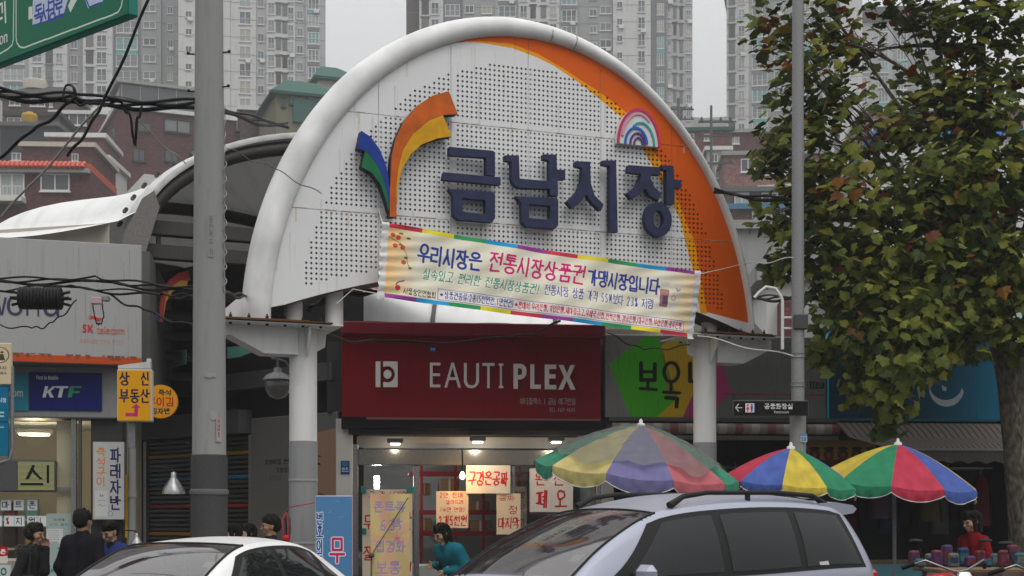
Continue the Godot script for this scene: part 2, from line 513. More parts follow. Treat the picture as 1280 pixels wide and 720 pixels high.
func tower(label: String, at: Vector3, deg: float, low: float, high: float, deep: float, sections: Array) -> Node3D:
	var o := thing("apartment_tower", label, "tower block", at, deg)
	for s in sections:
		var r: Array = s[0]
		var b := Mb.new()
		b.box(Vector3(r[0] + r[2] / 2, (low + high) / 2, s[1] - deep / 2), Vector3(r[2] - 0.02, high - low, deep))
		part("wall", b, s[2], o)
		for k in range(floori(low / 2.8), ceili(high / 2.8)):
			var y: float = k * 2.8 + 1.3
			if y < maxf(low, -12.0) or y > high: continue
			var seam := Mb.new()
			seam.box(Vector3(r[0] + r[2] / 2, y, s[1] + 0.01), Vector3(r[2] - 0.02, 0.05, 0.05))
			part("floor_joint", seam, M.joint, o)
		for col in s[3]:
			var q: Array = col[0]
			var y0: float = q[1] - 2.8 * ceilf((q[1] - low - 9.0) / 2.8)
			var k := 0
			while y0 < high - 1.8:
				var w := [q[0], y0, q[2], q[3]]
				var dice := hash("%d %d %s" % [k, int(q[0] * 10), label])
				var pane: Material = [M.pane_far, M.pane_far, M.pane_dark, M.pane_pale, M.pane_curtain, M.pane_blue, M.pane_dark][dice % 7]
				if dice % 9 == 0 and col[1] != "louvre":  # an air conditioner box beside the window
					if not window_meshes.has("cooler"):
						var cb := Mb.new()
						cb.rbox(Vector3(0, 0, 0.2), Vector3(0.8, 0.6, 0.4), 0.04)
						window_meshes["cooler"] = cb.mesh()
					mpart("air_conditioner", window_meshes["cooler"], M.frame_white, o).position = Vector3(q[0] + q[2] * 0.75, y0 - 0.35, s[1] + 0.05)
				match col[1]:
					"louvre": louvre(o, w, s[1], M.louvre_dark if (k * 5 + int(q[0])) % 6 == 0 else M.louvre)
					"balcony":
						window("balcony_window", o, w, s[1], M.frame_white, M.pane_teal if k % 3 == 1 else pane, 3, true)
						var band := Mb.new()
						band.box(Vector3(q[0] + q[2] / 2, y0 - 0.42, s[1] + 0.06), Vector3(q[2] + 0.1, 0.55, 0.16))
						part("spandrel", band, M.teal_panel if (k + int(absf(q[0]))) % 5 == 0 else M.grey_dark, o)
					"small": window("window", o, w, s[1], M.frame_white, M.pane_dark, 2)
					_: window("window", o, w, s[1], M.frame_white, pane, 2, col[1] == "rail")
				y0 += 2.8
				k += 1
	return o

func house(called: String, label: String, at: Vector3, deg: float, w: float, top: float, low: float, deep: float, wall: Material, wins: Array, roof: String, roof_m: Material, category := "house") -> Node3D:  # front wall in x and y from 0 to w and low to top
	var o := thing(called, label, category, at, deg)
	var b := Mb.new()
	b.box(Vector3(w / 2, (top + low) / 2, -deep / 2), Vector3(w, top - low, deep))
	part("wall", b, wall, o)
	var r := Mb.new()
	match roof:
		"flat":
			for s in [[Vector3(w / 2, top + 0.18, 0.12), Vector3(w + 0.5, 0.36, 0.3)], [Vector3(w / 2, top + 0.18, -deep - 0.12), Vector3(w + 0.5, 0.36, 0.3)], [Vector3(-0.12, top + 0.18, -deep / 2), Vector3(0.3, 0.36, deep - 0.06)], [Vector3(w + 0.12, top + 0.18, -deep / 2), Vector3(0.3, 0.36, deep - 0.06)]]: r.box(s[0], s[1])
			r.box(Vector3(w / 2, top + 0.06, -deep / 2), Vector3(w - 0.1, 0.1, deep - 0.1))
			part("parapet", r, roof_m, o)
		"hip":
			var e := 0.5
			var hh := 2.2
			var p := [Vector3(-e, top, e), Vector3(w + e, top, e), Vector3(w + e, top, -deep - e), Vector3(-e, top, -deep - e)]
			var i := minf(w * 0.28, 2.5)
			var a := Vector3(i, top + hh, -deep / 2 + 0.2); var c := Vector3(w - i, top + hh, -deep / 2 + 0.2)
			r.quad(p[0], p[1], c, a); r.tri(p[1], p[2], c); r.quad(p[2], p[3], a, c); r.tri(p[3], p[0], a)
			r.box(Vector3(w / 2, top - 0.12, -deep / 2), Vector3(w + 2 * e, 0.2, deep + 2 * e))
			part("roof", r, roof_m, o)
		"tiled":  # a skirt of tiles along the front
			for k in int(w / 0.32):
				var x := 0.16 + k * 0.32
				var pts := [Vector3(x, top + 0.5, -0.1), Vector3(x, top + 0.28, 0.35), Vector3(x, top + 0.02, 0.6)]
				r.tube(pts, 0.16, 6)
			r.box(Vector3(w / 2, top + 0.25, -deep / 2), Vector3(w, 0.5, deep - 0.5))
			part("roof", r, roof_m, o)
	for q in wins:
		window("window", o, q.slice(0, 4), 0.0, M.frame_white if q.size() < 5 else q[4], [M.pane_far, M.pane_dark, M.pane_pale][int(absf(q[0] * 7 + q[1] * 3)) % 3], 2)
	return o

func hill_height(d: float, x: float) -> float:
	var h := maxf(0.0, d - 36.0) * 0.3
	return h + (sin(x * 0.05 + d * 0.03) * 1.2 + sin(x * 0.13) * 0.5) * clampf((d - 36) / 40, 0, 1)

func common_materials() -> void:
	M.joint = mat(0.2, 0.2, 0.2, 0.9)
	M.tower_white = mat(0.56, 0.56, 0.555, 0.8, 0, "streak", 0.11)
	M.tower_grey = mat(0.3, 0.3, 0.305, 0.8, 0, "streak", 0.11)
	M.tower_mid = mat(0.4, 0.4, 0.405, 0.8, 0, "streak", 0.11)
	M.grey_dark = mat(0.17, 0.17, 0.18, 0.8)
	M.frame_white = mat(0.62, 0.62, 0.62, 0.5)
	M.frame_dark = mat(0.08, 0.08, 0.085, 0.5)
	M.pane_far = mat(0.17, 0.185, 0.19, 0.12, 0.0)
	M.pane_dark = mat(0.08, 0.085, 0.09, 0.12)
	M.pane_curtain = mat(0.36, 0.33, 0.27, 0.3)
	M.pane_blue = mat(0.1, 0.14, 0.18, 0.12)
	M.pane_pale = mat(0.3, 0.33, 0.33, 0.25)
	M.pane_teal = mat(0.13, 0.3, 0.29, 0.2)
	M.teal_panel = mat(0.08, 0.36, 0.36, 0.6)
	M.louvre = mat(0.19, 0.19, 0.19, 0.8)
	M.louvre_dark = mat(0.08, 0.07, 0.065, 0.8)
	M.brick_maroon = mat(0.14, 0.06, 0.06, 0.9, 0, "brick", 0.625)
	M.brick_red = mat(0.17, 0.08, 0.07, 0.9, 0, "brick", 0.625)
	M.brick_pink = mat(0.3, 0.17, 0.15, 0.9, 0, "brick", 0.625)
	M.brick_brown = mat(0.13, 0.085, 0.075, 0.9, 0, "brick", 0.625)
	M.cream = mat(0.5, 0.46, 0.38, 0.8, 0, "streak", 0.3)
	M.white_worn = mat(0.6, 0.6, 0.58, 0.8, 0, "streak", 0.3)
	M.slate = mat(0.075, 0.065, 0.065, 0.85, 0, "grain", 0.5)
	M.concrete = mat(0.3, 0.3, 0.295, 0.9, 0, "streak", 0.35, 0)
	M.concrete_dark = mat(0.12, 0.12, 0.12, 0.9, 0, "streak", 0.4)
	M.green_roof = mat(0.03, 0.13, 0.1, 0.7, 0, "grain", 0.3)
	M.orange_tile = mat(0.45, 0.08, 0.04, 0.55)
	M.yellow = mat(0.62, 0.36, 0.02, 0.5, 0, "grain", 0.4)
	M.black_rubber = mat(0.015, 0.015, 0.016, 0.6)
	M.cable = mat(0.012, 0.012, 0.013, 0.55)
	M.steel = mat(0.45, 0.45, 0.45, 0.35, 0.9, "grain", 1.5)
	M.galv = mat(0.34, 0.345, 0.35, 0.5, 0.4, "grain", 1.2)
	M.rust = mat(0.17, 0.07, 0.03, 0.9, 0, "grain", 3.0, 0.5)
	M.dark = mat(0.012, 0.012, 0.013, 0.9)
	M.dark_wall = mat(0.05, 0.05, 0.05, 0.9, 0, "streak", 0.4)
	M.white_paint = mat(0.72, 0.72, 0.71, 0.5, 0, "streak", 0.45)
	M.chrome = mat(0.7, 0.7, 0.7, 0.12, 1.0)

func _ready() -> void:
	rng.seed = 20
	# camera: looking at the gate from across the street
	var cam := Camera3D.new()
	cam.name = "camera"
	cam.position = Vector3(0, 1.6, 0)
	cam.projection = Camera3D.PROJECTION_FRUSTUM  # a level camera whose lens is shifted up
	cam.near = 0.1
	cam.far = 900.0
	cam.size = 0.1 * 720.0 / 1800.0
	cam.frustum_offset = Vector2(0, 0.1 * 290.0 / 1800.0)
	add_child(cam)
	cam.current = true
	# overcast sky: three times as bright overhead as at the horizon
	var sky_im := Image.create(128, 64, false, Image.FORMAT_RGBF)
	var clouds := FastNoiseLite.new()
	clouds.seed = 6; clouds.frequency = 0.9; clouds.fractal_octaves = 4
	for y in 64:
		for x in 128:
			var el := PI * (0.5 - (y + 0.5) / 64.0)
			var az := TAU * (x + 0.5) / 128.0
			var d := Vector3(cos(el) * sin(az), sin(el), cos(el) * cos(az))
			var l := 1.38 * (0.62 + 2.38 * maxf(0, sin(el))) / 3.0
			l *= 1.0 + 0.05 * clouds.get_noise_3dv(d * 1.2)
			if el < 0: l = 0.16
			sky_im.set_pixel(x, y, Color(l * 0.995, l, l * 1.005))
	var pm := PanoramaSkyMaterial.new()
	pm.panorama = ImageTexture.create_from_image(sky_im)
	var env := Environment.new()
	env.background_mode = Environment.BG_SKY
	env.sky = Sky.new()
	env.sky.sky_material = pm
	env.tonemap_mode = Environment.TONE_MAPPER_LINEAR
	env.tonemap_exposure = 1.36
	env.sdfgi_enabled = true; env.ssao_enabled = true; env.ssil_enabled = true
	env.fog_enabled = true
	env.fog_density = 0.001
	env.fog_light_color = Color(0.86, 0.87, 0.88)
	var we := WorldEnvironment.new()
	we.name = "world"
	we.environment = env
	add_child(we)
	var sun := DirectionalLight3D.new()
	sun.name = "sun"
	sun.light_energy = 0.3
	sun.light_angular_distance = 30.0
	sun.light_color = Color(1, 0.98, 0.95)
	sun.rotation_degrees = Vector3(-58, 25, 0)
	sun.shadow_enabled = true
	add_child(sun)
	textures()
	common_materials()
	setting()
	gate()
	banner()
	arcade()
	left_shops()
	right_shops()
	poles_and_wires()
	street_things()
	cars()
	people()
	tree()

func setting() -> void:
	var g := Mb.new()
	var rows := []
	for i in 41:
		var row := []
		for j in 41:
			var d := -40.0 + 700.0 * pow(i / 40.0, 1.6)
			var x := (j - 20) * 16.0
			row.append(Vector3(x, hill_height(d, x) - 0.16, -d))
		rows.append(row)
	g.grid(rows)
	struct("hillside", g, mat(0.1, 0.095, 0.075, 0.95, 0, "blotch", 0.1))
	var road := Mb.new()
	road.box(Vector3(0, -0.075, 5), Vector3(120, 0.15, 39.2))
	struct("road", road, mat(0.05, 0.05, 0.052, 0.85, 0, "grain", 0.8, 0.6))
	var pave := Mb.new()
	pave.box(Vector3(0, -0.01, -24.9), Vector3(120, 0.24, 20.0))
	struct("pavement", pave, mat(0.2, 0.19, 0.18, 0.9, 0, "grain", 0.7, 0.4))
	var kerb := Mb.new()
	for k in 60: kerb.rbox(Vector3(-59.5 + k * 2.0, -0.005, -14.75), Vector3(1.985, 0.26, 0.26), 0.02)
	struct("kerb", kerb, M.concrete)
	var line := Mb.new()
	for k in 12: line.box(Vector3(-40 + k * 7.5, 0.004, -5.2), Vector3(3.0, 0.004, 0.14))
	struct("lane_marking", line, mat(0.7, 0.7, 0.68, 0.7, 0, "grain", 1.5))
	towers()
	houses()
	# the row of shops across the road, behind the viewer; it stands in the car windows as a reflection
	for k in 6:
		var o := house("shop_house", "plain shop building across the road behind the viewer, %s in its row" % ["first", "second", "third", "fourth", "fifth", "sixth"][k], Vector3(-44 + k * 15.0 + 14.0, 0, 19), 180, 14.0, 5.6 + 1.4 * ((k * 5) % 3), -0.1, 9.0, [M.brick_brown, M.concrete, M.brick_red][k % 3], [[1.0, 3.6, 3.4, 1.6], [5.2, 3.6, 3.4, 1.6], [9.4, 3.6, 3.4, 1.6], [1.0, 0.4, 5.6, 2.4], [7.4, 0.4, 5.6, 2.4]], "flat", M.concrete)

func towers() -> void:
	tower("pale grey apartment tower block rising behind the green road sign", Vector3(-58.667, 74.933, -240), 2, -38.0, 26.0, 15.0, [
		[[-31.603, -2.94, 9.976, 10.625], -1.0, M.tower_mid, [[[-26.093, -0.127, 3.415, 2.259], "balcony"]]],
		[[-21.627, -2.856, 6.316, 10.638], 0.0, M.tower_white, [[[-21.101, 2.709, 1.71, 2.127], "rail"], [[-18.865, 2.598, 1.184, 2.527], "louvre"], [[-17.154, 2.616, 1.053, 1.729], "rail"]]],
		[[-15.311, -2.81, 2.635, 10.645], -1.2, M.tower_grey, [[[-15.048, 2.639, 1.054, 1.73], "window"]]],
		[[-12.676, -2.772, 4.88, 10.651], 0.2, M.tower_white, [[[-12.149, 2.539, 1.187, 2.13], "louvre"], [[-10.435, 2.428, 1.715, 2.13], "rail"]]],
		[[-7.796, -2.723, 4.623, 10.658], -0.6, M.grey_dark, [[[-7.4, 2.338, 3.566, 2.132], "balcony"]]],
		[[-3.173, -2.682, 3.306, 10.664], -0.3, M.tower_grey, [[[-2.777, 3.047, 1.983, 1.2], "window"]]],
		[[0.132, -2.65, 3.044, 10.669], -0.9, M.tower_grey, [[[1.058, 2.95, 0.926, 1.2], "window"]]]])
	tower("pale apartment tower block seen behind the concrete utility pole", Vector3(-43.822, 72.489, -232), 8, -38.0, 26.0, 15.0, [
		[[-9.706, -2.808, 8.186, 10.276], 0.2, M.tower_white, [[[-8.577, 4.018, 1.005, 1.026], "small"], [[-4.804, 4.188, 1.009, 1.028], "small"]]],
		[[-1.52, -2.557, 4.06, 10.314], 0.0, M.tower_white, [[[-0.127, 3.388, 1.904, 2.063], "rail"]]],
		[[2.54, -2.44, 1.655, 10.332], -0.4, M.tower_mid, [[[2.794, 3.627, 1.018, 1.291], "window"]]],
		[[4.195, -2.312, 4.6, 10.351], 0.0, M.tower_white, [[[4.449, 2.409, 1.02, 1.939], "rail"], [[5.725, 2.33, 0.766, 1.94], "louvre"], [[6.747, 2.245, 0.767, 1.942], "louvre"], [[7.642, 1.769, 0.896, 1.943], "rail"]]],
		[[8.795, -2.183, 1.667, 10.371], -0.3, M.tower_mid, [[[9.051, 1.962, 1.026, 1.296], "window"]]],
		[[10.462, -2.083, 3.216, 10.386], 0.1, M.tower_mid, [[[10.847, 3.485, 1.8, 1.947], "balcony"]]]])
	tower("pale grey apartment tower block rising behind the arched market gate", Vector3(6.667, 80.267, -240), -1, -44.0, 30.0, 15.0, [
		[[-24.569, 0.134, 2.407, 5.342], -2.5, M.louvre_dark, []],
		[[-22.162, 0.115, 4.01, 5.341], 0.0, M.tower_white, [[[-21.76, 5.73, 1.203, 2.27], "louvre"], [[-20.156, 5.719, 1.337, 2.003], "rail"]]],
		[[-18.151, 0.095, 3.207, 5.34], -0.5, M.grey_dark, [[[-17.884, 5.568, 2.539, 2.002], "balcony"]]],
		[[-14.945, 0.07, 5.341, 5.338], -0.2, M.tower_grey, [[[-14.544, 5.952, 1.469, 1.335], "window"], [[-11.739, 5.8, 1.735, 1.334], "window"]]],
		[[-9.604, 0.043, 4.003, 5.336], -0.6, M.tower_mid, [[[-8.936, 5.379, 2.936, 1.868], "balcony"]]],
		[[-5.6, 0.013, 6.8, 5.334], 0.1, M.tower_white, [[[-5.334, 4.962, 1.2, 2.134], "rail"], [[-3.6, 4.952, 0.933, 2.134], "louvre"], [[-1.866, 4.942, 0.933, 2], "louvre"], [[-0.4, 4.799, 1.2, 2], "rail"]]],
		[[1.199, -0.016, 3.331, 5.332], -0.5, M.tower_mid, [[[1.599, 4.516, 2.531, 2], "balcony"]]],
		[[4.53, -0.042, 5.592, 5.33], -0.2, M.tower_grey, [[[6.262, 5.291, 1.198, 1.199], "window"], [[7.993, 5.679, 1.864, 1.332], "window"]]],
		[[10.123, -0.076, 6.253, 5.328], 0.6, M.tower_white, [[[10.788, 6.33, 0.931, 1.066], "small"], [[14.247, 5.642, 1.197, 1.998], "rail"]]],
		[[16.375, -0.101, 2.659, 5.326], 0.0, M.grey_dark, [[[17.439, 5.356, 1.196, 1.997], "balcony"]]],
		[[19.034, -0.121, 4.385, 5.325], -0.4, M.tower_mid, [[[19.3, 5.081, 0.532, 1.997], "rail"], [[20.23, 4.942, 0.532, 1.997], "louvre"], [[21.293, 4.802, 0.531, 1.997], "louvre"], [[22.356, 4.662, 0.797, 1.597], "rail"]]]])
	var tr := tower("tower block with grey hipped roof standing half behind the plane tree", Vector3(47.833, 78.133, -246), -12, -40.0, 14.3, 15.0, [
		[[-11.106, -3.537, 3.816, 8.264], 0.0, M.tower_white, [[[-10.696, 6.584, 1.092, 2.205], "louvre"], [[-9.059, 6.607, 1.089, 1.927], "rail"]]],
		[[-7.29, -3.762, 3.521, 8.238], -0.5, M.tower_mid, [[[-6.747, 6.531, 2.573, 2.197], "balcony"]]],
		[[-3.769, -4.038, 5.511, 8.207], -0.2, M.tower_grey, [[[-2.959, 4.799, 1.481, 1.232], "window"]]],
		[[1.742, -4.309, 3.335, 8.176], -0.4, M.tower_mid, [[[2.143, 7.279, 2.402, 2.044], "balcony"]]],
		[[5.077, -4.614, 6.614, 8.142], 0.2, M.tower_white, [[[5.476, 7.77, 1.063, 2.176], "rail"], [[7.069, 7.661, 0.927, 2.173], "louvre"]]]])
	var cap := Mb.new()
	cap.prism([Vector2(-11.7, 14.3), Vector2(-2.0, 14.3), Vector2(-3.8, 17.2), Vector2(-9.8, 17.2)], -15.0, 0.4)
	part("roof", cap, M.slate, tr)
	var tx := tower("far grey tower block with dark roof seen through the tree crown", Vector3(73.5, 81.1, -270), -6, -40.0, 14.0, 15.0, [
		[[-9.123, 0.172, 7.069, 9.019], 0.0, M.tower_mid, [[[-7.942, 7.447, 1.18, 1.805], "window"], [[-4.701, 7.328, 1.765, 2.103], "balcony"]]],
		[[-2.054, -0.081, 9.365, 8.991], -0.5, M.tower_grey, [[[-1.174, 6.91, 1.76, 2.1], "balcony"], [[2.929, 7.077, 1.462, 1.797], "rail"]]]])
	var cap2 := Mb.new()
	cap2.prism([Vector2(-9.6, 14), Vector2(7.8, 14), Vector2(6.4, 16.8), Vector2(-7.0, 16.8)], -15.0, 0.4)
	part("roof", cap2, M.slate, tx)

func houses() -> void:
	# left of the gate
	var e := house("brick_apartment", "large dark red brick apartment house with white parapet, left of the gate", Vector3(-35.606, 32.656, -130), 24, 16.5, 6.14, -13.0, 12.0, M.brick_maroon, [[4.14, 4.484, 2.404, 1.175, M.slate], [1.344, 1.49, 1.069, 1.162, M.slate], [4.212, 1.785, 1.161, 1.1, M.slate], [1.843, 4.233, 1.073, 0.946, M.slate], [10.705, 5.22, 1.36, 1.272, M.slate], [12.521, 5.411, 1.222, 1.278, M.slate], [10.705, 2.452, 1.36, 1.197, M.slate], [6.544, 2.007, 0.883, 1.033, M.slate]], "flat", M.white_worn, "apartment house")
	var ph := Mb.new()
	ph.rbox(Vector3(3.9, 7.6, -4.0), Vector3(7.0, 2.6, 5.0), 0.1)
	part("penthouse", ph, M.pane_dark, e)
	var phr := Mb.new()
	phr.box(Vector3(3.9, 9.05, -4.0), Vector3(7.6, 0.25, 5.6))
	for k in 5: phr.box(Vector3(0.6 + k * 1.65, 7.6, -1.45), Vector3(0.06, 2.6, 0.04))
	part("penthouse_roof", phr, M.concrete, e)
	for k in 4:  # stair windows of its left side wall
		var sw := Mb.new()
		sw.box(Vector3(-0.05, 4.0 - k * 2.7, -4.2), Vector3(0.14, 1.4, 5.0))
		part("stair_window", sw, M.pane_far, e)
		var sl := Mb.new()
		sl.box(Vector3(-0.1, 2.9 - k * 2.7, -4.2), Vector3(0.26, 0.3, 6.0))
		part("sill", sl, M.white_worn, e)
	var wing := Mb.new()
	wing.prism([Vector2(0.4, -1.9), Vector2(2.2, 0.2), Vector2(9.5, 0.0), Vector2(9.5, -3.2), Vector2(5.4, -3.2), Vector2(5.4, -1.6), Vector2(2.4, -0.9), Vector2(0.8, -3.0)], 0.0, 1.0)
	part("porch_roof", wing, M.white_worn, e)
	house("brick_house", "brown mansard roofed brick house, furthest left on the hill", Vector3(-53.083, 44.933, -150), 3, 7.4, 0.951, -12.0, 9.0, M.brick_brown, [[0.738, -0.148, 1.066, 0.834], [2.87, -0.196, 1.478, 0.834], [4.842, -0.258, 0.329, 1.336]], "hip", M.slate)
	var tank0 := thing("roof_cabin", "small beige plastered cabin on the brown mansard roof", "roof cabin", Vector3(-52.19, 47.755, -153))
	var tb := Mb.new()
	tb.lathe([Vector2(0.1, 0), Vector2(1.2, 0), Vector2(1.25, 0.1), Vector2(1.25, 1.0), Vector2(1.15, 1.1), Vector2(0.1, 1.15)], 20, Vector3(1.2, -0.3, -1))
	part("shell", tb, M.cream, tank0)
	house("brick_house", "low brick house with slate eave under the yellow water tank", Vector3(-47.4, 38.35, -135), 2, 4.9, 1.141, -14.0, 8.0, M.brick_brown, [[0.074, 0.157, 1.335, 0.825]], "flat", M.slate)
	var tank := thing("water_tank", "yellow plastic water tank on a flat roof at left", "water tank", Vector3(-42.88, 36.658, -128))
	var tm := Mb.new()
	tm.lathe([Vector2(0.02, 0), Vector2(0.66, 0), Vector2(0.7, 0.06), Vector2(0.69, 0.4), Vector2(0.71, 0.45), Vector2(0.7, 0.85), Vector2(0.62, 1.02), Vector2(0.3, 1.1), Vector2(0.28, 1.2), Vector2(0.02, 1.22)], 20)
	part("shell", tm, M.yellow, tank)
	var tl := Mb.new()
	for k in 3: tl.lathe([Vector2(0.7, 0.2 + k * 0.25), Vector2(0.735, 0.225 + k * 0.25), Vector2(0.7, 0.25 + k * 0.25)], 20)
	part("hoop", tl, M.yellow, tank)
	house("brick_house", "dark roofed house with black rooftop wall beneath the yellow tank", Vector3(-45.156, 35.819, -127), 0, 5.0, 0.494, -14.0, 8.0, mat(0.03, 0.035, 0.04, 0.8), [], "flat", M.concrete_dark)
	house("brick_house", "maroon brick house with two white windows behind the yellow tank", Vector3(-44.8, 39.322, -140), 2, 5.2, 1.723, -14.0, 8.0, M.brick_maroon, [[0, 0.55, 1.232, 1.011], [1.694, 0.647, 1.695, 1.167]], "flat", M.white_worn)
	house("plaster_house", "pink plastered house with teal window beside the large brick block", Vector3(-41.18, 39.861, -142), 2, 3.2, 1.978, -14.0, 8.0, M.brick_pink, [[0.078, 0.954, 1.329, 0.868]], "flat", M.white_worn)
	house("brick_house", "maroon brick house with long pale cornice above the orange tiles", Vector3(-38.08, 29.911, -112), 3, 5.4, 0.719, -12.0, 8.0, M.brick_maroon, [[-0.796, -0.379, 0.673, 0.56], [3.802, -0.383, 0.492, 0.561]], "flat", M.cream)
	house("brick_house", "terraced brick house with stepped white railing above the cornice", Vector3(-38.667, 33.2, -120), 3, 4.6, 0.294, -12.0, 6.0, M.brick_red, [[3.156, -0.62, 0.658, 0.534]], "flat", M.white_worn)
	var ho := house("brick_house", "maroon brick house with orange tiled eave and balcony at far left", Vector3(-36.667, 24.933, -100), 2, 7.3, 1.033, -10.0, 8.0, M.brick_maroon, [[3.902, -0.461, 1.983, 1.169], [1.098, -0.874, 1.704, 1.557], [0, -0.885, 0.933, 1.556]], "tiled", M.orange_tile)
	var bal := Mb.new()
	bal.box(Vector3(1.2, -1.205, 0.5), Vector3(3.4, 0.35, 1.2))
	bal.box(Vector3(1.2, -0.371, 1.05), Vector3(3.4, 0.07, 0.07))
	for k in 12: bal.box(Vector3(-0.4 + k * 0.29, -0.76, 1.05), Vector3(0.04, 0.75, 0.04))
	part("balcony", bal, M.white_worn, ho)
	var gut := Mb.new()
	gut.box(Vector3(3.6, 0.907, 0.15), Vector3(7.4, 0.3, 0.6))
	part("eave", gut, M.concrete, ho)
	house("plaster_house", "white plastered house with arched dormer beside the orange tiles", Vector3(-34.744, 29.461, -118), 0, 1.6, 1.639, -12.0, 6.0, M.white_worn, [[0.262, 0.328, 0.656, 0.787]], "flat", M.white_worn)
	var hy := house("green_roof_house", "yellow green house with dark green roof at the gate's left shoulder", Vector3(-19.667, 34.933, -120), 20, 5.6, 2.372, -12.0, 8.0, mat(0.17, 0.17, 0.115, 0.85, 0, "streak", 0.3), [[1.142, 1.446, 1.353, 0.871, M.green_roof], [2.631, 1.593, 1.364, 0.875, M.green_roof], [0.469, 1.196, 0.336, 0.735, M.green_roof]], "hip", M.green_roof)
	var band := Mb.new()
	band.box(Vector3(3.2, -0.2 + 1.164, 0.1), Vector3(3.6, 2.0, 0.3))
	part("balcony", band, mat(0.04, 0.11, 0.1, 0.5), hy)
	house("green_roof_house", "small cream house with green gable roof touching the gate arch", Vector3(-17.209, 39.289, -128), 20, 3.6, 1.689, -12.0, 8.0, M.cream, [], "hip", M.green_roof)
	house("brick_house", "low slate roofed brick house between the pole and the green roof", Vector3(-24.178, 36.444, -128), 10, 4.5, 1.597, -14.0, 6.0, M.brick_brown, [[1.751, 0.675, 0.914, 0.571]], "flat", M.white_worn)
	# right of the gate
	house("brick_house", "red brick house with green flat roof right of the arch", Vector3(17.667, 41.183, -150), -4, 5.2, 0.889, -16.0, 8.0, M.brick_red, [[0.497, -0.1, 0.828, 0.666], [2.317, -0.133, 0.826, 0.666]], "flat", M.green_roof)
	house("brick_house", "maroon brick top floor house below the right tower block", Vector3(21.917, 40.767, -150), -4, 7.5, 1.125, -16.0, 8.0, M.brick_maroon, [[0.744, -0.023, 0.991, 0.666]], "flat", M.concrete)
	var rc := house("brick_house", "pinkish brick house with wide pale roof slab and teal window", Vector3(19.433, 33.5, -132), -4, 9.2, 1.495, -9.0, 9.0, M.brick_pink, [[1.527, -0.037, 1.307, 1.172], [3.776, -0.3, 2.027, 1.536]], "flat", M.concrete)
	var st := Mb.new()
	st.prism([Vector2(-1.0, -3.6), Vector2(3.0, -1.6), Vector2(9.0, -1.4), Vector2(9.0, -2.2), Vector2(3.0, -2.4), Vector2(-1.0, -4.4)], 0.0, 1.4)
	part("canopy", st, M.white_worn, rc)
	house("narrow_house", "narrow grey house with white windows and air conditioner shelf", Vector3(18.707, 35.333, -138), -2, 2.2, 1.683, -16.0, 6.0, M.concrete, [[0.382, 0.531, 0.611, 0.767], [0.763, -1.007, 1.068, 1.15]], "flat", M.white_worn)
	house("workshop", "grey workshop building with blue sheet roof right of the arch", Vector3(13.986, 20.6, -95), -3, 7.0, 1.463, -10.0, 8.0, M.brick_brown, [[1.834, 0.606, 1.308, 0.685], [3.664, 1.012, 0.522, 1.053]], "flat", mat(0.06, 0.17, 0.28, 0.6))
	house("brick_house", "dark brick house under the pale canopy right of the arch", Vector3(15.583, 26.044, -110), -3, 8.0, 0.579, -10.0, 8.0, M.brick_brown, [[1.396, -0.389, 1.091, 0.855], [3.457, -0.413, 1.21, 0.854]], "flat", M.concrete_dark)
	house("retaining_wall", "grey cracked concrete wall rising behind the gate's right foot", Vector3(8.667, 10.6, -60), -2, 5.6, 3.088, -4.0, 5.0, M.concrete, [], "flat", M.concrete, "wall")
	house("white_building", "white plastered wall building behind the lamp post", Vector3(6.007, 5.944, -34), -2, 1.9, 1.28, -6.0, 5.0, M.white_worn, [], "flat", M.concrete, "building")
	house("brick_column", "narrow red brick pier behind the lamp post", Vector3(6.234, 5.842, -33.2), -2, 0.28, 0.848, -6.0, 1.0, M.brick_red, [], "none", M.concrete, "brick pier")
	house("brick_building", "red brick building glimpsed through the plane tree leaves", Vector3(7.443, 5.817, -33), -2, 2.3, 1.006, -6.0, 5.0, M.brick_red, [], "flat", M.concrete, "building")
	house("pale_building", "pale building with blue roof edge behind the plane tree", Vector3(20.222, 17.156, -80), -4, 9.5, 5.62, -10.0, 8.0, M.white_worn, [[0.656, 3.537, 0.874, 0.888], [2.839, 3.501, 0.871, 0.886], [4.578, 3.03, 0.868, 0.885]], "flat", mat(0.03, 0.2, 0.5, 0.6), "building")
	house("brick_house", "red brick terrace house on the hill behind the tree crown", Vector3(29.333, 28.933, -120), -4, 13.0, 6.589, -14.0, 8.0, M.brick_pink, [[0.657, 4.978, 0.984, 0.999], [3.279, 4.929, 0.981, 0.998], [5.893, 4.88, 0.978, 0.996]], "flat", M.cream)
	house("teal_building", "pale teal building glimpsed at right behind the tree trunk", Vector3(12, 6.2, -36), -2, 3.0, 1.498, -6.0, 5.0, mat(0.35, 0.5, 0.46, 0.7, 0, "streak", 0.3), [], "flat", M.concrete, "building")

# --- the market gate: an arched perforated sign on two columns ---------------------------------------------------------
const ARCH_C := Vector2(2.82, 3.75)
const ARCH_R := Vector2(3.22, 3.88)
const ARCH_START := 0.088

func chord(u: float) -> float:
	return 4.08 + 0.6 * (1.0 - pow((u - 2.82) / 3.18, 2))

func arch_inside(p: Vector2, margin := 0.0) -> bool:
	var q := (p - ARCH_C) / (ARCH_R - Vector2(margin, margin))
	return q.length() < 1.0 and p.y > chord(p.x) + margin * 0.42

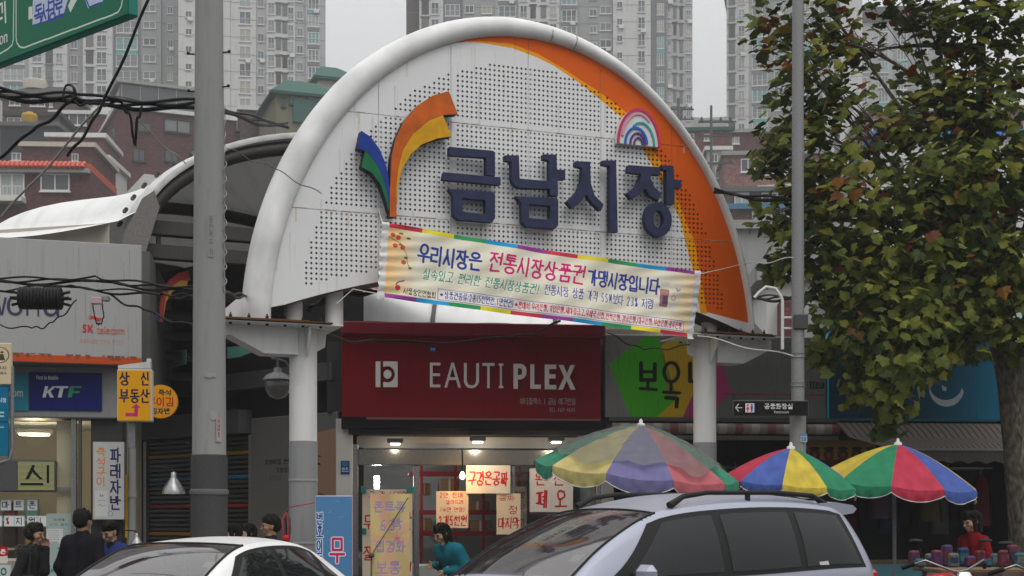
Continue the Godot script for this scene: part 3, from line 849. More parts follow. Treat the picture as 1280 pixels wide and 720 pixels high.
func gate() -> void:
	var o := thing("market_gate", "white arched market gate sign with orange swoosh and big navy letters on two columns", "market gate", Vector3(-2.465, 0, -17), 21.16)
	# paint on the panels
	var pr := Print.new(1280, 820, Color(0.86, 0.865, 0.87))
	var uvp := func(p: Vector2) -> Vector2: return Vector2((p.x + 0.42) / 6.5 * 1280, (7.9 - p.y) / 4.0 * 820)
	var paint := func(pts: Array, col: Color) -> void:
		var q := []
		for p in pts: q.append(uvp.call(p))
		pr.poly(q, col)
	for k in 70:
		var x := pr.rng.randf_range(0, 1280)
		var y := pr.rng.randf_range(0, 700)
		var g := pr.rng.randf_range(0.8, 0.85)
		pr.rect(x, y, pr.rng.randf_range(2, 7), pr.rng.randf_range(30, 160), Color(g, g, g * 0.99))
	paint.call([Vector2(1.719, 7.425), Vector2(2.219, 7.731), Vector2(3.293, 7.865), Vector2(4.415, 7.488), Vector2(5.35, 6.753), Vector2(5.951, 5.855), Vector2(6.319, 4.171), Vector2(5.386, 4.336), Vector2(5.279, 4.898), Vector2(5.208, 5.271), Vector2(5.113, 5.432), Vector2(4.996, 5.705), Vector2(4.914, 5.908), Vector2(4.715, 6.255), Vector2(4.565, 6.448), Vector2(4.21, 6.847), Vector2(3.983, 6.988), Vector2(3.792, 7.09), Vector2(3.58, 7.189), Vector2(3.348, 7.305), Vector2(2.988, 7.455), Vector2(2.643, 7.535), Vector2(2.219, 7.524)], Color(0.84, 0.36, 0.03))
	paint.call([Vector2(1.978, 7.485), Vector2(2.219, 7.524), Vector2(2.643, 7.535), Vector2(2.988, 7.455), Vector2(3.348, 7.305), Vector2(3.58, 7.189), Vector2(3.792, 7.09), Vector2(3.983, 6.988), Vector2(4.21, 6.847), Vector2(4.565, 6.448), Vector2(4.715, 6.255), Vector2(4.914, 5.908), Vector2(4.996, 5.705), Vector2(5.113, 5.432), Vector2(5.208, 5.271), Vector2(5.279, 4.898), Vector2(5.397, 4.316), Vector2(5.302, 4.311), Vector2(5.16, 4.964), Vector2(5.066, 5.261), Vector2(5.019, 5.467), Vector2(4.902, 5.698), Vector2(4.588, 6.202), Vector2(4.415, 6.445), Vector2(4.13, 6.788), Vector2(3.815, 6.991), Vector2(3.536, 7.164), Vector2(3.206, 7.33), Vector2(2.988, 7.405), Vector2(2.643, 7.485), Vector2(2.282, 7.502)], Color(0.92, 0.6, 0.0))
	pr.dirt(150, 0.88, 0.98, 150.0)
	for seam in [5.28, 6.48]:  # rust creeping from the joints
		for k in 46:
			var u := pr.rng.randf_range(-0.3, 6.0)
			var a: Vector2 = uvp.call(Vector2(u, seam))
			pr.rect(a.x, a.y - 2, pr.rng.randf_range(4, 30), pr.rng.randf_range(2, 4), Color(0.72, 0.66, 0.62))
			if k % 4 == 0: pr.rect(a.x, a.y, 3, pr.rng.randf_range(10, 40), Color(0.78, 0.74, 0.68))
	var pm := printed(pr, 0.45)
	var us := [-0.42, 0.92, 1.84, 2.86, 3.86, 4.87, 6.06]
	var vs := [4.0, 5.28, 6.48, 7.7]
	var outline := PackedVector2Array()
	for k in 81:
		var a := lerpf(ARCH_START, PI - ARCH_START, k / 80.0)
		outline.append(ARCH_C + Vector2(cos(a), sin(a)) * ARCH_R)
	for k in range(1, 40):
		var u := lerpf(-0.385, 6.02, k / 40.0)
		outline.append(Vector2(u, chord(u)))
	var step := 0.0598
	for ci in 6:
		for ri in 3:
			var b := Mb.new()
			var put := func(q: PackedVector2Array) -> void:
				var f := Geometry2D.triangulate_polygon(q)
				var k0 := b.v.size()
				for p in q:
					b.put(Vector3(p.x, p.y, 0), Vector3.BACK, uvp.call(p) / Vector2(1280, 820))
				for k in range(0, f.size(), 3):
					var cw := (q[f[k + 1]] - q[f[k]]).cross(q[f[k + 2]] - q[f[k]]) < 0
					b.ix.append_array([k0 + f[k], k0 + f[k + 1 if cw else k + 2], k0 + f[k + 2 if cw else k + 1]])
			var nu := roundi((us[ci + 1] - us[ci]) / step)
			var nv := roundi((vs[ri + 1] - vs[ri]) / step)
			for i in nu:
				for j in nv:
					var lo := Vector2(lerpf(us[ci], us[ci + 1], float(i) / nu), lerpf(vs[ri], vs[ri + 1], float(j) / nv))
					var hi := Vector2(lerpf(us[ci], us[ci + 1], float(i + 1) / nu), lerpf(vs[ri], vs[ri + 1], float(j + 1) / nv))
					if i == 0: lo.x += 0.003
					if i == nu - 1: hi.x -= 0.003
					if j == 0: lo.y += 0.003
					if j == nv - 1: hi.y -= 0.003
					var mid := (lo + hi) / 2
					var seam_col := (ci in [2, 4] and i == 0)
					if arch_inside(mid, 0.34) and not seam_col and j > 0:
						var hole := 0.0148
						var k0 := b.v.size()
						for k in 8:
							var e := Vector2([1, 1, 0, -1, -1, -1, 0, 1][k], [0, 1, 1, 1, 0, -1, -1, -1][k]) * (hi - lo) / 2 + mid
							var h := mid + Vector2(cos(TAU * k / 8), sin(TAU * k / 8)) * hole
							b.put(Vector3(e.x, e.y, 0), Vector3.BACK, uvp.call(e) / Vector2(1280, 820))
							b.put(Vector3(h.x, h.y, 0), Vector3.BACK, uvp.call(h) / Vector2(1280, 820))
						for k in 8:
							var a := k0 + k * 2
							var d := k0 + ((k + 1) % 8) * 2
							b.ix.append_array([a, a + 1, d, d, a + 1, d + 1])
						continue
					var sq := PackedVector2Array([lo, Vector2(hi.x, lo.y), hi, Vector2(lo.x, hi.y)])
					if arch_inside(mid, 0.1): put.call(sq)
					else:
						for q in Geometry2D.intersect_polygons(sq, outline):
							if not Geometry2D.is_polygon_clockwise(q) and q.size() > 2: put.call(q)
			if b.v.size() > 0: part("panel", b, pm, o)
	var fr := Mb.new()  # frame posts and rails behind the sheets
	for u in [0.92, 1.84, 2.86, 3.86, 4.87]:
		var h := ARCH_R.y * sqrt(1 - pow((u - 2.82) / 3.22, 2))
		fr.box(Vector3(u + 0.03, (3.75 + h + chord(u)) / 2, -0.05), Vector3(0.1, h + 3.68 - chord(u), 0.06))
	for v in [5.28, 6.48]:
		var w := ARCH_R.x * sqrt(1 - pow((v - 3.75) / 3.88, 2))
		fr.box(Vector3(2.82, v, -0.06), Vector3(2 * w - 0.06, 0.08, 0.05))
	part("frame", fr, M.white_paint, o)
	var bk := Mb.new()  # the back and the perforated soffit
	var back_pts := []
	for p in outline: back_pts.append(p)
	bk.prism(back_pts, -0.52, -0.5)
	part("back_sheet", bk, M.grey_dark, o)
	var so := Mb.new()
	var rows := []
	for k in 41:
		var u := lerpf(-0.385, 6.02, k / 40.0)
		rows.append([Vector3(u, chord(u) - 0.004, -0.5), Vector3(u, chord(u) - 0.004, -0.004)])
	so.grid(rows)
	part("soffit", so, M.concrete_dark, o)
	# the rounded white rim round the arch
	var rim := Mb.new()
	rows = []
	for k in range(-3, 84):
		var a := lerpf(ARCH_START, PI - ARCH_START, clampf(k / 80.0, 0, 1))
		var p := ARCH_C + Vector2(cos(a), sin(a)) * ARCH_R
		var nn := (Vector2(cos(a), sin(a)) / ARCH_R).normalized()
		if k < 0: p.y += 0.03 * k + 0.03
		if k > 80: p.y -= 0.055 * (k - 80)
		var w := lerpf(0.07, 0.13, clampf(a / 0.8, 0, 1)) if a < 0.8 else lerpf(0.13, 0.27, clampf((a - 0.8) / 0.8, 0, 1)) if a < 1.6 else lerpf(0.27, 0.32, clampf((a - 1.6) / 0.7, 0, 1)) if a < 2.3 else lerpf(0.32, 0.26, clampf((a - 2.3) / 0.7, 0, 1))
		var row := []
		for q in [[0.0, -0.03], [0.004, 0.03], [0.12, 0.075], [0.35, 0.1], [0.6, 0.085], [0.82, 0.03], [0.95, -0.05], [1.0, -0.16], [1.0, -0.4], [0.97, -0.54], [0.0, -0.54]]:
			row.append(Vector3(p.x + nn.x * w * q[0], p.y + nn.y * w * q[0], q[1]))
		rows.append(row)
	rim.grid(rows)
	part("rim", rim, mat(0.86, 0.86, 0.855, 0.45, 0, "grime", 0.35), o)
	var joints := Mb.new()
	for a in [1.37, 1.47]:
		var p := ARCH_C + Vector2(cos(a), sin(a)) * ARCH_R
		var nn := (Vector2(cos(a), sin(a)) / ARCH_R).normalized()
		joints.tube([Vector3(p.x, p.y, 0.035), Vector3(p.x + nn.x * 0.05, p.y + nn.y * 0.05, 0.1), Vector3(p.x + nn.x * 0.13, p.y + nn.y * 0.13, 0.093), Vector3(p.x + nn.x * 0.21, p.y + nn.y * 0.21, 0.0)], 0.008, 5)
	part("rim_joint", joints, M.concrete, o)
	# letters
	var navy := mat(0.034, 0.042, 0.1, 0.6, 0, "grime", 1.2)
	var letter := func(polys: Array, rings: Array) -> void:
		var b := Mb.new()
		for p in polys: b.prism(p, 0.075, 0.17)
		for r in rings:
			var a: Array = r[0]; var d: Array = r[1]
			if PackedVector2Array(a).size() and Geometry2D.is_polygon_clockwise(PackedVector2Array(a)):
				a = a.duplicate(); d = d.duplicate()
				a.reverse(); d.reverse()
			b.ring(a, d, 0.075, 0.17)
		part("letter", b, navy, o)
	letter.call([[Vector2(1.765, 6.131), Vector2(2.326, 6.135), Vector2(2.355, 6.116), Vector2(2.355, 5.829), Vector2(2.239, 5.827), Vector2(2.239, 6.034), Vector2(2.227, 6.044), Vector2(1.765, 6.029)], [Vector2(1.694, 5.815), Vector2(2.428, 5.816), Vector2(2.428, 5.723), Vector2(1.679, 5.725)]],
		[[[Vector2(1.756, 5.618), Vector2(2.311, 5.629), Vector2(2.349, 5.618), Vector2(2.355, 5.586), Vector2(2.355, 5.308), Vector2(2.32, 5.256), Vector2(1.879, 5.255), Vector2(1.819, 5.305), Vector2(1.813, 5.537)], [Vector2(1.93, 5.524), Vector2(2.152, 5.521), Vector2(2.227, 5.521), Vector2(2.23, 5.5), Vector2(2.233, 5.372), Vector2(2.21, 5.348), Vector2(1.965, 5.354), Vector2(1.933, 5.362), Vector2(1.93, 5.497)]]])
	letter.call([[Vector2(2.487, 6.094), Vector2(2.67, 6.107), Vector2(2.681, 5.823), Vector2(3.079, 5.824), Vector2(3.079, 6.08), Vector2(3.001, 6.093), Vector2(2.996, 6.153), Vector2(3.176, 6.163), Vector2(3.181, 5.979), Vector2(3.293, 5.981), Vector2(3.293, 5.865), Vector2(3.189, 5.862), Vector2(3.194, 5.651), Vector2(3.088, 5.651), Vector2(3.084, 5.727), Vector2(2.67, 5.709), Vector2(2.606, 5.74), Vector2(2.578, 5.802), Vector2(2.573, 6.022), Vector2(2.494, 6.031)]],
		[[[Vector2(2.627, 5.601), Vector2(3.15, 5.623), Vector2(3.189, 5.614), Vector2(3.198, 5.587), Vector2(3.198, 5.286), Vector2(3.161, 5.239), Vector2(2.768, 5.236), Vector2(2.713, 5.286), Vector2(2.705, 5.517)], [Vector2(2.804, 5.519), Vector2(3.051, 5.522), Vector2(3.084, 5.521), Vector2(3.088, 5.505), Vector2(3.088, 5.365), Vector2(3.071, 5.341), Vector2(2.844, 5.344), Vector2(2.804, 5.348), Vector2(2.802, 5.474)]]])
	letter.call([[Vector2(3.438, 6.106), Vector2(3.634, 6.117), Vector2(3.645, 5.848), Vector2(3.695, 5.702), Vector2(3.823, 5.591), Vector2(3.785, 5.51), Vector2(3.672, 5.594), Vector2(3.583, 5.699), Vector2(3.516, 5.612), Vector2(3.397, 5.511), Vector2(3.315, 5.586), Vector2(3.46, 5.73), Vector2(3.516, 5.857), Vector2(3.527, 6.032), Vector2(3.442, 6.045)], [Vector2(3.808, 6.149), Vector2(3.996, 6.166), Vector2(4.019, 5.256), Vector2(3.909, 5.252), Vector2(3.909, 6.086), Vector2(3.814, 6.098)]], [])
	var ro := []
	var ri2 := []
	for k in 28:
		var a := -TAU * k / 28
		ro.append(Vector2(4.597, 5.465) + Vector2(cos(a) * 0.192, sin(a) * 0.224))
		ri2.append(Vector2(4.597, 5.465) + Vector2(cos(a) * 0.075, sin(a) * 0.11))
	letter.call([[Vector2(4.172, 6.124), Vector2(4.623, 6.135), Vector2(4.623, 6.035), Vector2(4.495, 6.032), Vector2(4.483, 5.981), Vector2(4.541, 5.871), Vector2(4.641, 5.796), Vector2(4.599, 5.703), Vector2(4.471, 5.761), Vector2(4.409, 5.85), Vector2(4.333, 5.771), Vector2(4.218, 5.693), Vector2(4.149, 5.762), Vector2(4.275, 5.859), Vector2(4.333, 5.947), Vector2(4.344, 6.027), Vector2(4.165, 6.028)], [Vector2(4.641, 6.162), Vector2(4.81, 6.172), Vector2(4.822, 5.993), Vector2(4.923, 5.993), Vector2(4.923, 5.893), Vector2(4.829, 5.889), Vector2(4.826, 5.675), Vector2(4.716, 5.672), Vector2(4.711, 6.105), Vector2(4.646, 6.11)]], [[ro, ri2]])
	# emblem beside the letters
	var trim := mat(0.02, 0.022, 0.035, 0.6)
	var pieces := [
		[[Vector2(1.749, 6.799), Vector2(1.863, 6.533), Vector2(1.673, 6.503), Vector2(1.49, 6.417), Vector2(1.294, 6.237), Vector2(1.169, 6.031), Vector2(1.105, 5.799), Vector2(1.08, 5.584), Vector2(1.091, 5.227), Vector2(1.008, 5.22), Vector2(1.008, 5.525), Vector2(1.017, 5.712), Vector2(1.03, 5.952), Vector2(1.086, 6.169), Vector2(1.182, 6.378), Vector2(1.349, 6.582), Vector2(1.546, 6.723)], mat(0.66, 0.13, 0.012, 0.45, 0, "grime", 0.9)],
		[[Vector2(1.673, 6.5), Vector2(1.786, 6.255), Vector2(1.602, 6.213), Vector2(1.405, 6.12), Vector2(1.266, 5.987), Vector2(1.16, 5.804), Vector2(1.108, 5.587), Vector2(1.097, 5.373), Vector2(1.088, 5.373), Vector2(1.083, 5.585), Vector2(1.108, 5.799), Vector2(1.171, 6.031), Vector2(1.296, 6.235), Vector2(1.492, 6.415)], mat(0.8, 0.4, 0.01, 0.45, 0, "grime", 0.9)],
		[[Vector2(0.656, 6.212), Vector2(0.77, 6.152), Vector2(0.879, 6.017), Vector2(0.948, 5.865), Vector2(0.989, 5.709), Vector2(1.006, 5.525), Vector2(1.006, 5.339), Vector2(0.962, 5.548), Vector2(0.912, 5.703), Vector2(0.838, 5.842), Vector2(0.756, 5.94), Vector2(0.705, 5.98), Vector2(0.612, 5.998)], mat(0.015, 0.05, 0.33, 0.45, 0, "grime", 0.9)],
		[[Vector2(0.705, 5.977), Vector2(0.756, 5.937), Vector2(0.838, 5.839), Vector2(0.912, 5.7), Vector2(0.962, 5.545), Vector2(1.003, 5.339), Vector2(0.997, 5.286), Vector2(0.962, 5.416), Vector2(0.893, 5.595), Vector2(0.797, 5.719), Vector2(0.661, 5.786)], mat(0.01, 0.17, 0.065, 0.45, 0, "grime", 0.9)]]
	for p in pieces:
		var b := Mb.new()
		b.prism(p[0], 0.178, 0.19)
		part("emblem_stripe", b, p[1], o)
		var s := Mb.new()
		s.prism(p[0], 0.05, 0.176)
		part("emblem_body", s, trim, o)
	# half-round badge of arcs
	var badge := func(cx: float, rx: float, ry: float, w: float, a0: float, a1: float, z: float, m: Material) -> void:
		var b := Mb.new()
		var base: Vector2 = Vector2(4.355, 6.415)
		var pts := []
		for k in 25:
			var a := lerpf(a0, a1, k / 24.0)
			pts.append(base + Vector2(cx + cos(a) * rx, sin(a) * ry))
		for k in range(24, -1, -1):
			var a := lerpf(a0, a1, k / 24.0)
			pts.append(base + Vector2(cx + cos(a) * (rx - w), sin(a) * (ry - w)))
		b.prism(pts, z - 0.02, z)
		part("badge_arc", b, m, o)
	var bb := Mb.new()
	var half := []
	for k in 25: half.append(Vector2(4.355, 6.415) + Vector2(cos(PI * k / 24) * 0.31, sin(PI * k / 24) * 0.47))
	bb.prism(half, 0.02, 0.085)
	part("badge_plate", bb, M.white_paint, o)
	badge.call(0, 0.31, 0.47, 0.035, 0.0, PI, 0.1, mat(0.55, 0.04, 0.12, 0.4))
	badge.call(0.0, 0.26, 0.42, 0.035, 0.9, 2.9, 0.1, mat(0.65, 0.3, 0.42, 0.4))
	badge.call(0.03, 0.2, 0.3, 0.025, 0.0, 2.2, 0.1, mat(0.03, 0.35, 0.4, 0.4))
	badge.call(-0.04, 0.17, 0.23, 0.03, 0.1, PI, 0.102, mat(0.02, 0.13, 0.5, 0.4))
	badge.call(-0.02, 0.115, 0.16, 0.025, 0.0, PI, 0.104, mat(0.1, 0.05, 0.25, 0.4))
	badge.call(-0.01, 0.07, 0.1, 0.02, 0.0, PI, 0.104, mat(0.1, 0.05, 0.25, 0.4))
	# feet, plates and columns
	var white: Material = M.white_paint
	for s in 2:
		var cu: float = [0.057, 5.499][s]
		var top: float = [3.9, 4.03][s]
		var dir: float = [-1.0, 1.0][s]
		var r: float = [0.165, 0.152][s]
		var b := Mb.new()
		b.lathe([Vector2(r, 0), Vector2(r, top - 0.02)], 28, Vector3(cu, 0, -0.25))
		part("column", b, white, o)
		b = Mb.new()
		b.lathe([Vector2(r + 0.006, 0.0), Vector2(r + 0.006, [2.54, 2.63][s]), Vector2(r, [2.54, 2.63][s] + 0.002)], 28, Vector3(cu, 0, -0.25))
		for y in [0.5, 1.3, 2.05]: b.lathe([Vector2(r + 0.006, y), Vector2(r + 0.012, y + 0.01), Vector2(r + 0.012, y + 0.03), Vector2(r + 0.006, y + 0.04)], 28, Vector3(cu, 0, -0.25))
		part("column_sleeve", b, mat(0.27, 0.275, 0.28, 0.6, 0, "streak", 0.7), o)
		var p0 := minf(cu - dir * 0.3, cu + dir * 1.05) if s == 0 else cu - 0.3
		var wid := 1.3 if s == 0 else 1.12
		b = Mb.new()
		b.rbox(Vector3(p0 + wid / 2, top + 0.01, -0.25), Vector3(wid, 0.016, 0.95), 0.004)
		b.rbox(Vector3(p0 + wid / 2 + dir * 0.12, top + 0.028, -0.25), Vector3(wid - 0.3, 0.016, 0.85), 0.004)
		part("base_plate", b, M.rust, o)
		b = Mb.new()
		b.rbox(Vector3(p0 + wid / 2 - dir * 0.05, top - 0.012, -0.25), Vector3(wid + 0.16, 0.012, 0.9), 0.003)
		part("base_plate", b, white, o)
		b = Mb.new()
		b.lathe([Vector2(0.0, -0.06), Vector2(0.018, -0.06), Vector2(0.018, 0.05), Vector2(0.009, 0.05), Vector2(0.009, 0.075), Vector2(0, 0.075)], 8)
		var bolt := b.mesh()
		for k in 6:
			for z in [0.1, -0.6]:
				mpart("bolt", bolt, M.cable, o).position = Vector3(p0 + 0.12 + k * (wid - 0.24) / 5, top + 0.02, z)
		var tri := [Vector2(cu + dir * 0.1, top - 0.02), Vector2(cu + dir * 0.92, top - 0.02), Vector2(cu + dir * 0.92, top - 0.13), Vector2(cu + dir * 0.5, top - 0.34), Vector2(cu + dir * 0.1, top - 0.34)]
		b = Mb.new()
		b.prism(tri, -0.42, -0.08)
		part("bracket", b, white, o)
		for z in [0.0, -0.5]:
			b = Mb.new()
			var sg := 1.0 if z > -0.2 else -1.0
			b.xf = Transform3D(Basis(Vector3(0, 0, 1), Vector3.UP, Vector3(-1, 0, 0)), Vector3(cu, 0, -0.25))
			b.prism([Vector2(sg * r, top - 0.03), Vector2(sg * (r + 0.2), top - 0.03), Vector2(sg * (r + 0.18), top - 0.12), Vector2(sg * (r + 0.02), top - 0.36)], -0.012, 0.012)
			part("gusset", b, white, o)
		b = Mb.new()
		b.prism([Vector2(cu - dir * r, top - 0.02), Vector2(cu - dir * (r + 0.12), top - 0.02), Vector2(cu - dir * (r + 0.1), top - 0.22), Vector2(cu - dir * r, top - 0.28)], -0.262, -0.238)
		part("gusset", b, white, o)
		# arch foot: a stub with stiffening fins
		b = Mb.new()
		var fu: float = [-0.5, 6.05][s]
		b.box(Vector3(fu, top + 0.1, -0.25), Vector3(0.17 if s == 0 else 0.08, 0.14, 0.52))
		b.prism([Vector2(fu + dir * 0.05, top + 0.06), Vector2(fu + dir * 0.42, top + 0.06), Vector2(fu + dir * 0.42, top + 0.14), Vector2(fu + dir * 0.2, top + 0.34), Vector2(fu + dir * 0.08, top + 0.34)], -0.4, -0.38)
		part("foot_fin", b, white, o)
		for d in [0.45, 0.95]:
			b = Mb.new()
			var x: float = fu - dir * d
			b.lathe([Vector2(0.11, top + 0.05), Vector2(0.11, chord(x) + 0.02)], 16, Vector3(x, 0, -0.3))
			part("strut", b, white, o)

func banner() -> void:
	var W := 1600
	var H := 350
	var p := Print.new(W, H, Color(0.93, 0.91, 0.83))
	for x in 150:  # warm tint that fades in from both ends
		var k := 1.0 - x / 150.0
		p.rect(x, 0, 1, H, Color(0.93, 0.91, 0.83).lerp(Color(0.95, 0.72, 0.42), k * 0.75))
		p.rect(W - 1 - x, 0, 1, H, Color(0.93, 0.91, 0.83).lerp(Color(0.95, 0.8, 0.58), k * 0.65))
	for k in 7:  # pale rings of a background print
		var c := Vector2([330, 600, 860, 1010, 1180, 700, 1300][k], [190, 240, 120, 230, 130, 90, 220][k])
		p.disc(c, 42, 42, Color(0.95, 0.94, 0.89)); p.disc(c, 32, 32, Color(0.93, 0.91, 0.83))
	var red := Color(0.84, 0.24, 0.32); var yel := Color(0.92, 0.86, 0.22); var grn := Color(0.2, 0.62, 0.38); var blu := Color(0.16, 0.62, 0.84); var pur := Color(0.62, 0.26, 0.62)
	var order := [red, yel, grn, blu, pur, red, yel, grn, blu, pur]
	var low := [pur, blu, grn, yel, red, pur, blu, grn, yel, red]
	for k in 10:
		p.rect(k * W / 10.0, 0, W / 10.0 + 1, 20, order[k])
		p.rect(k * W / 10.0, H - 20, W / 10.0 + 1, 20, low[k])
	p.write("시장 상인연합", 1465, 3, 20, 15, 1.6, Color(0.3, 0.1, 0.25))
	var ink := Color(0.2, 0.27, 0.62)
	p.fit("우리시장은", 150, 70, 318, 92, 11, ink)
	p.fit("전통시장상품권", 498, 54, 510, 100, 10, Color(0.82, 0.1, 0.46), 1.5, 0.08)
	p.fit("가맹시장입니다", 1020, 66, 400, 84, 10, ink)
	for s in [[2, Color(0.97, 0.97, 0.93), 9.0], [0, Color(0.25, 0.6, 0.48), 4.6]]:
		p.fit("실속있고 편리한 전통시장상품권!", 182 + s[0], 182 + s[0], 592, 54, s[2], s[1], 0.0, 0.12)
	for s in [[2, Color(0.97, 0.97, 0.95), 9.0], [0, Color(0.36, 0.34, 0.64), 4.4]]:
		p.fit("전통시장 상품 가격 SSM보다 23% 저렴", 800 + s[0], 176 + s[0], 592, 54, s[2], s[1])
	p.fit("서울상인연합회", 92, 290, 166, 32, 3, Color(0.18, 0.18, 0.2), 1.0)
	p.disc(Vector2(62, 296), 13, 13, Color(0.85, 0.22, 0.18)); p.line([Vector2(52, 282), Vector2(64, 268), Vector2(92, 258)], 5, ink); p.disc(Vector2(50, 316), 30, 7, Color(0.7, 0.82, 0.6))
	p.rect(264, 270, 1310, 56, Color(0.5, 0.5, 0.72)); p.rect(267, 273, 1304, 50, Color(0.93, 0.91, 0.9))
	p.disc(Vector2(284, 298), 7, 7, ink)
	p.fit("상품권종류:2종(5천원권,1만원권)", 298, 278, 352, 38, 3.4, ink)
	p.disc(Vector2(664, 298), 7, 7, Color(0.8, 0.16, 0.25))
	p.fit("판매처:우리은행,기업은행,새마을금고,우체국,신협,전북은행,경남은행,대구은행,부산은행,광주은행", 676, 279, 888, 36, 3.2, Color(0.8, 0.16, 0.25))
	# fruit branch on the left, paper vouchers on the right
	p.line([Vector2(4, 62), Vector2(60, 84), Vector2(92, 128), Vector2(104, 176), Vector2(118, 200)], 2.5, Color(0.3, 0.28, 0.12))
	for q in [[22, 52], [48, 60], [36, 100], [72, 104], [84, 172]]: p.disc(Vector2(q[0], q[1]), 12, 11, Color(0.84, 0.34, 0.22))
	for q in [[60, 40], [98, 58], [60, 92], [92, 150], [116, 196]]: p.disc(Vector2(q[0], q[1]), 11, 5, Color(0.42, 0.5, 0.24))
	p.rect(1420, 80, 46, 20, Color(0.88, 0.84, 0.82)); p.rect(1420, 118, 46, 92, Color(0.62, 0.46, 0.52)); p.rect(1424, 122, 38, 26, Color(0.75, 0.55, 0.48)); p.rect(1436, 152, 26, 44, Color(0.42, 0.3, 0.42))
	p.poly([Vector2(1500, 74), Vector2(1532, 92), Vector2(1506, 236), Vector2(1472, 226)], Color(0.9, 0.88, 0.84))
	p.disc(Vector2(1494, 158), 15, 15, Color(0.84, 0.6, 0.56)); p.disc(Vector2(1494, 158), 9, 9, Color(0.9, 0.86, 0.82)); p.line([Vector2(1506, 104), Vector2(1512, 120), Vector2(1526, 110)], 4, Color(0.3, 0.3, 0.42))
	var m := printed(p, 0.75)
	m.backlight_enabled = true
	m.backlight = Color(0.25, 0.25, 0.25)
	var o := thing("banner", "slanting cream cloth banner with coloured edges and lettering hung across the gate", "banner", Vector3(-2.465, 0, -17), 21.16)
	var c := [Vector2(0.966, 5.118), Vector2(5.045, 4.804), Vector2(4.953, 3.955), Vector2(0.897, 4.232)]
	var at := func(s: float, t: float) -> Vector3:
		var q: Vector2 = (c[0] as Vector2).lerp(c[1], s).lerp((c[3] as Vector2).lerp(c[2], s), t)
		q.y -= 0.02 * sin(s * PI) * (1 - t)
		var endk := exp(-s * 9) + exp(-(1 - s) * 9)
		var z := 0.3 + 0.016 * sin(t * 46 + s * 30) * endk + 0.018 * sin(s * 21 + t * 2.0) + 0.012 * sin(s * 9 - t * 5) + 0.007 * sin((t * 2.2 + s * 6) * 8) * (1 - endk * 0.5)
		return Vector3(q.x, q.y, z)
	var b := Mb.new()
	var rows := []
	for j in range(24, -1, -1):
		var row := []
		for i in 97: row.append(at.call(i / 96.0, j / 24.0))
		rows.append(row)
	b.grid(rows, false, false, Rect2(0, 1, 1, -1))
	part("cloth", b, m, o)
	for e in 2:  # white hems with a gathered edge
		b = Mb.new()
		rows = []
		for j in range(24, -1, -1):
			var t := lerpf(-0.01, 1.03, j / 24.0)
			var edge: Vector3 = at.call(float(e), t)
			var w := 0.085 + 0.008 * sin(j * 2.1)
			var sgn := -1.0 if e == 0 else 1.0
			var a := edge + Vector3(0, 0, 0.002); var d := edge + Vector3(sgn * w, 0.004 * sin(j * 1.7), 0.012 * sin(j * 2.4))
			rows.append([d, (a + d) / 2 + Vector3(0, 0, 0.012 * sin(j * 2.6)), a] if e == 0 else [a, (a + d) / 2 + Vector3(0, 0, 0.012 * sin(j * 2.6)), d])
		b.grid(rows)
		part("hem", b, M.white_paint, o)
	b = Mb.new()
	b.tube([at.call(0.0, 0.04) + Vector3(-0.08, 0, 0), Vector3(0.929, 5.26, 0.05), Vector3(0.899, 5.334, 0.05)], 0.006, 5)
	b.tube([at.call(0.0, 0.96) + Vector3(-0.08, 0, 0), Vector3(0.592, 4.354, 0.05), Vector3(0.396, 4.171, 0.05)], 0.006, 5)
	b.tube([at.call(1.0, 0.04) + Vector3(0.08, 0, 0), Vector3(5.649, 4.921, 0.05), Vector3(5.89, 4.99, 0.05)], 0.006, 5)
	part("rope", b, M.white_paint, o)

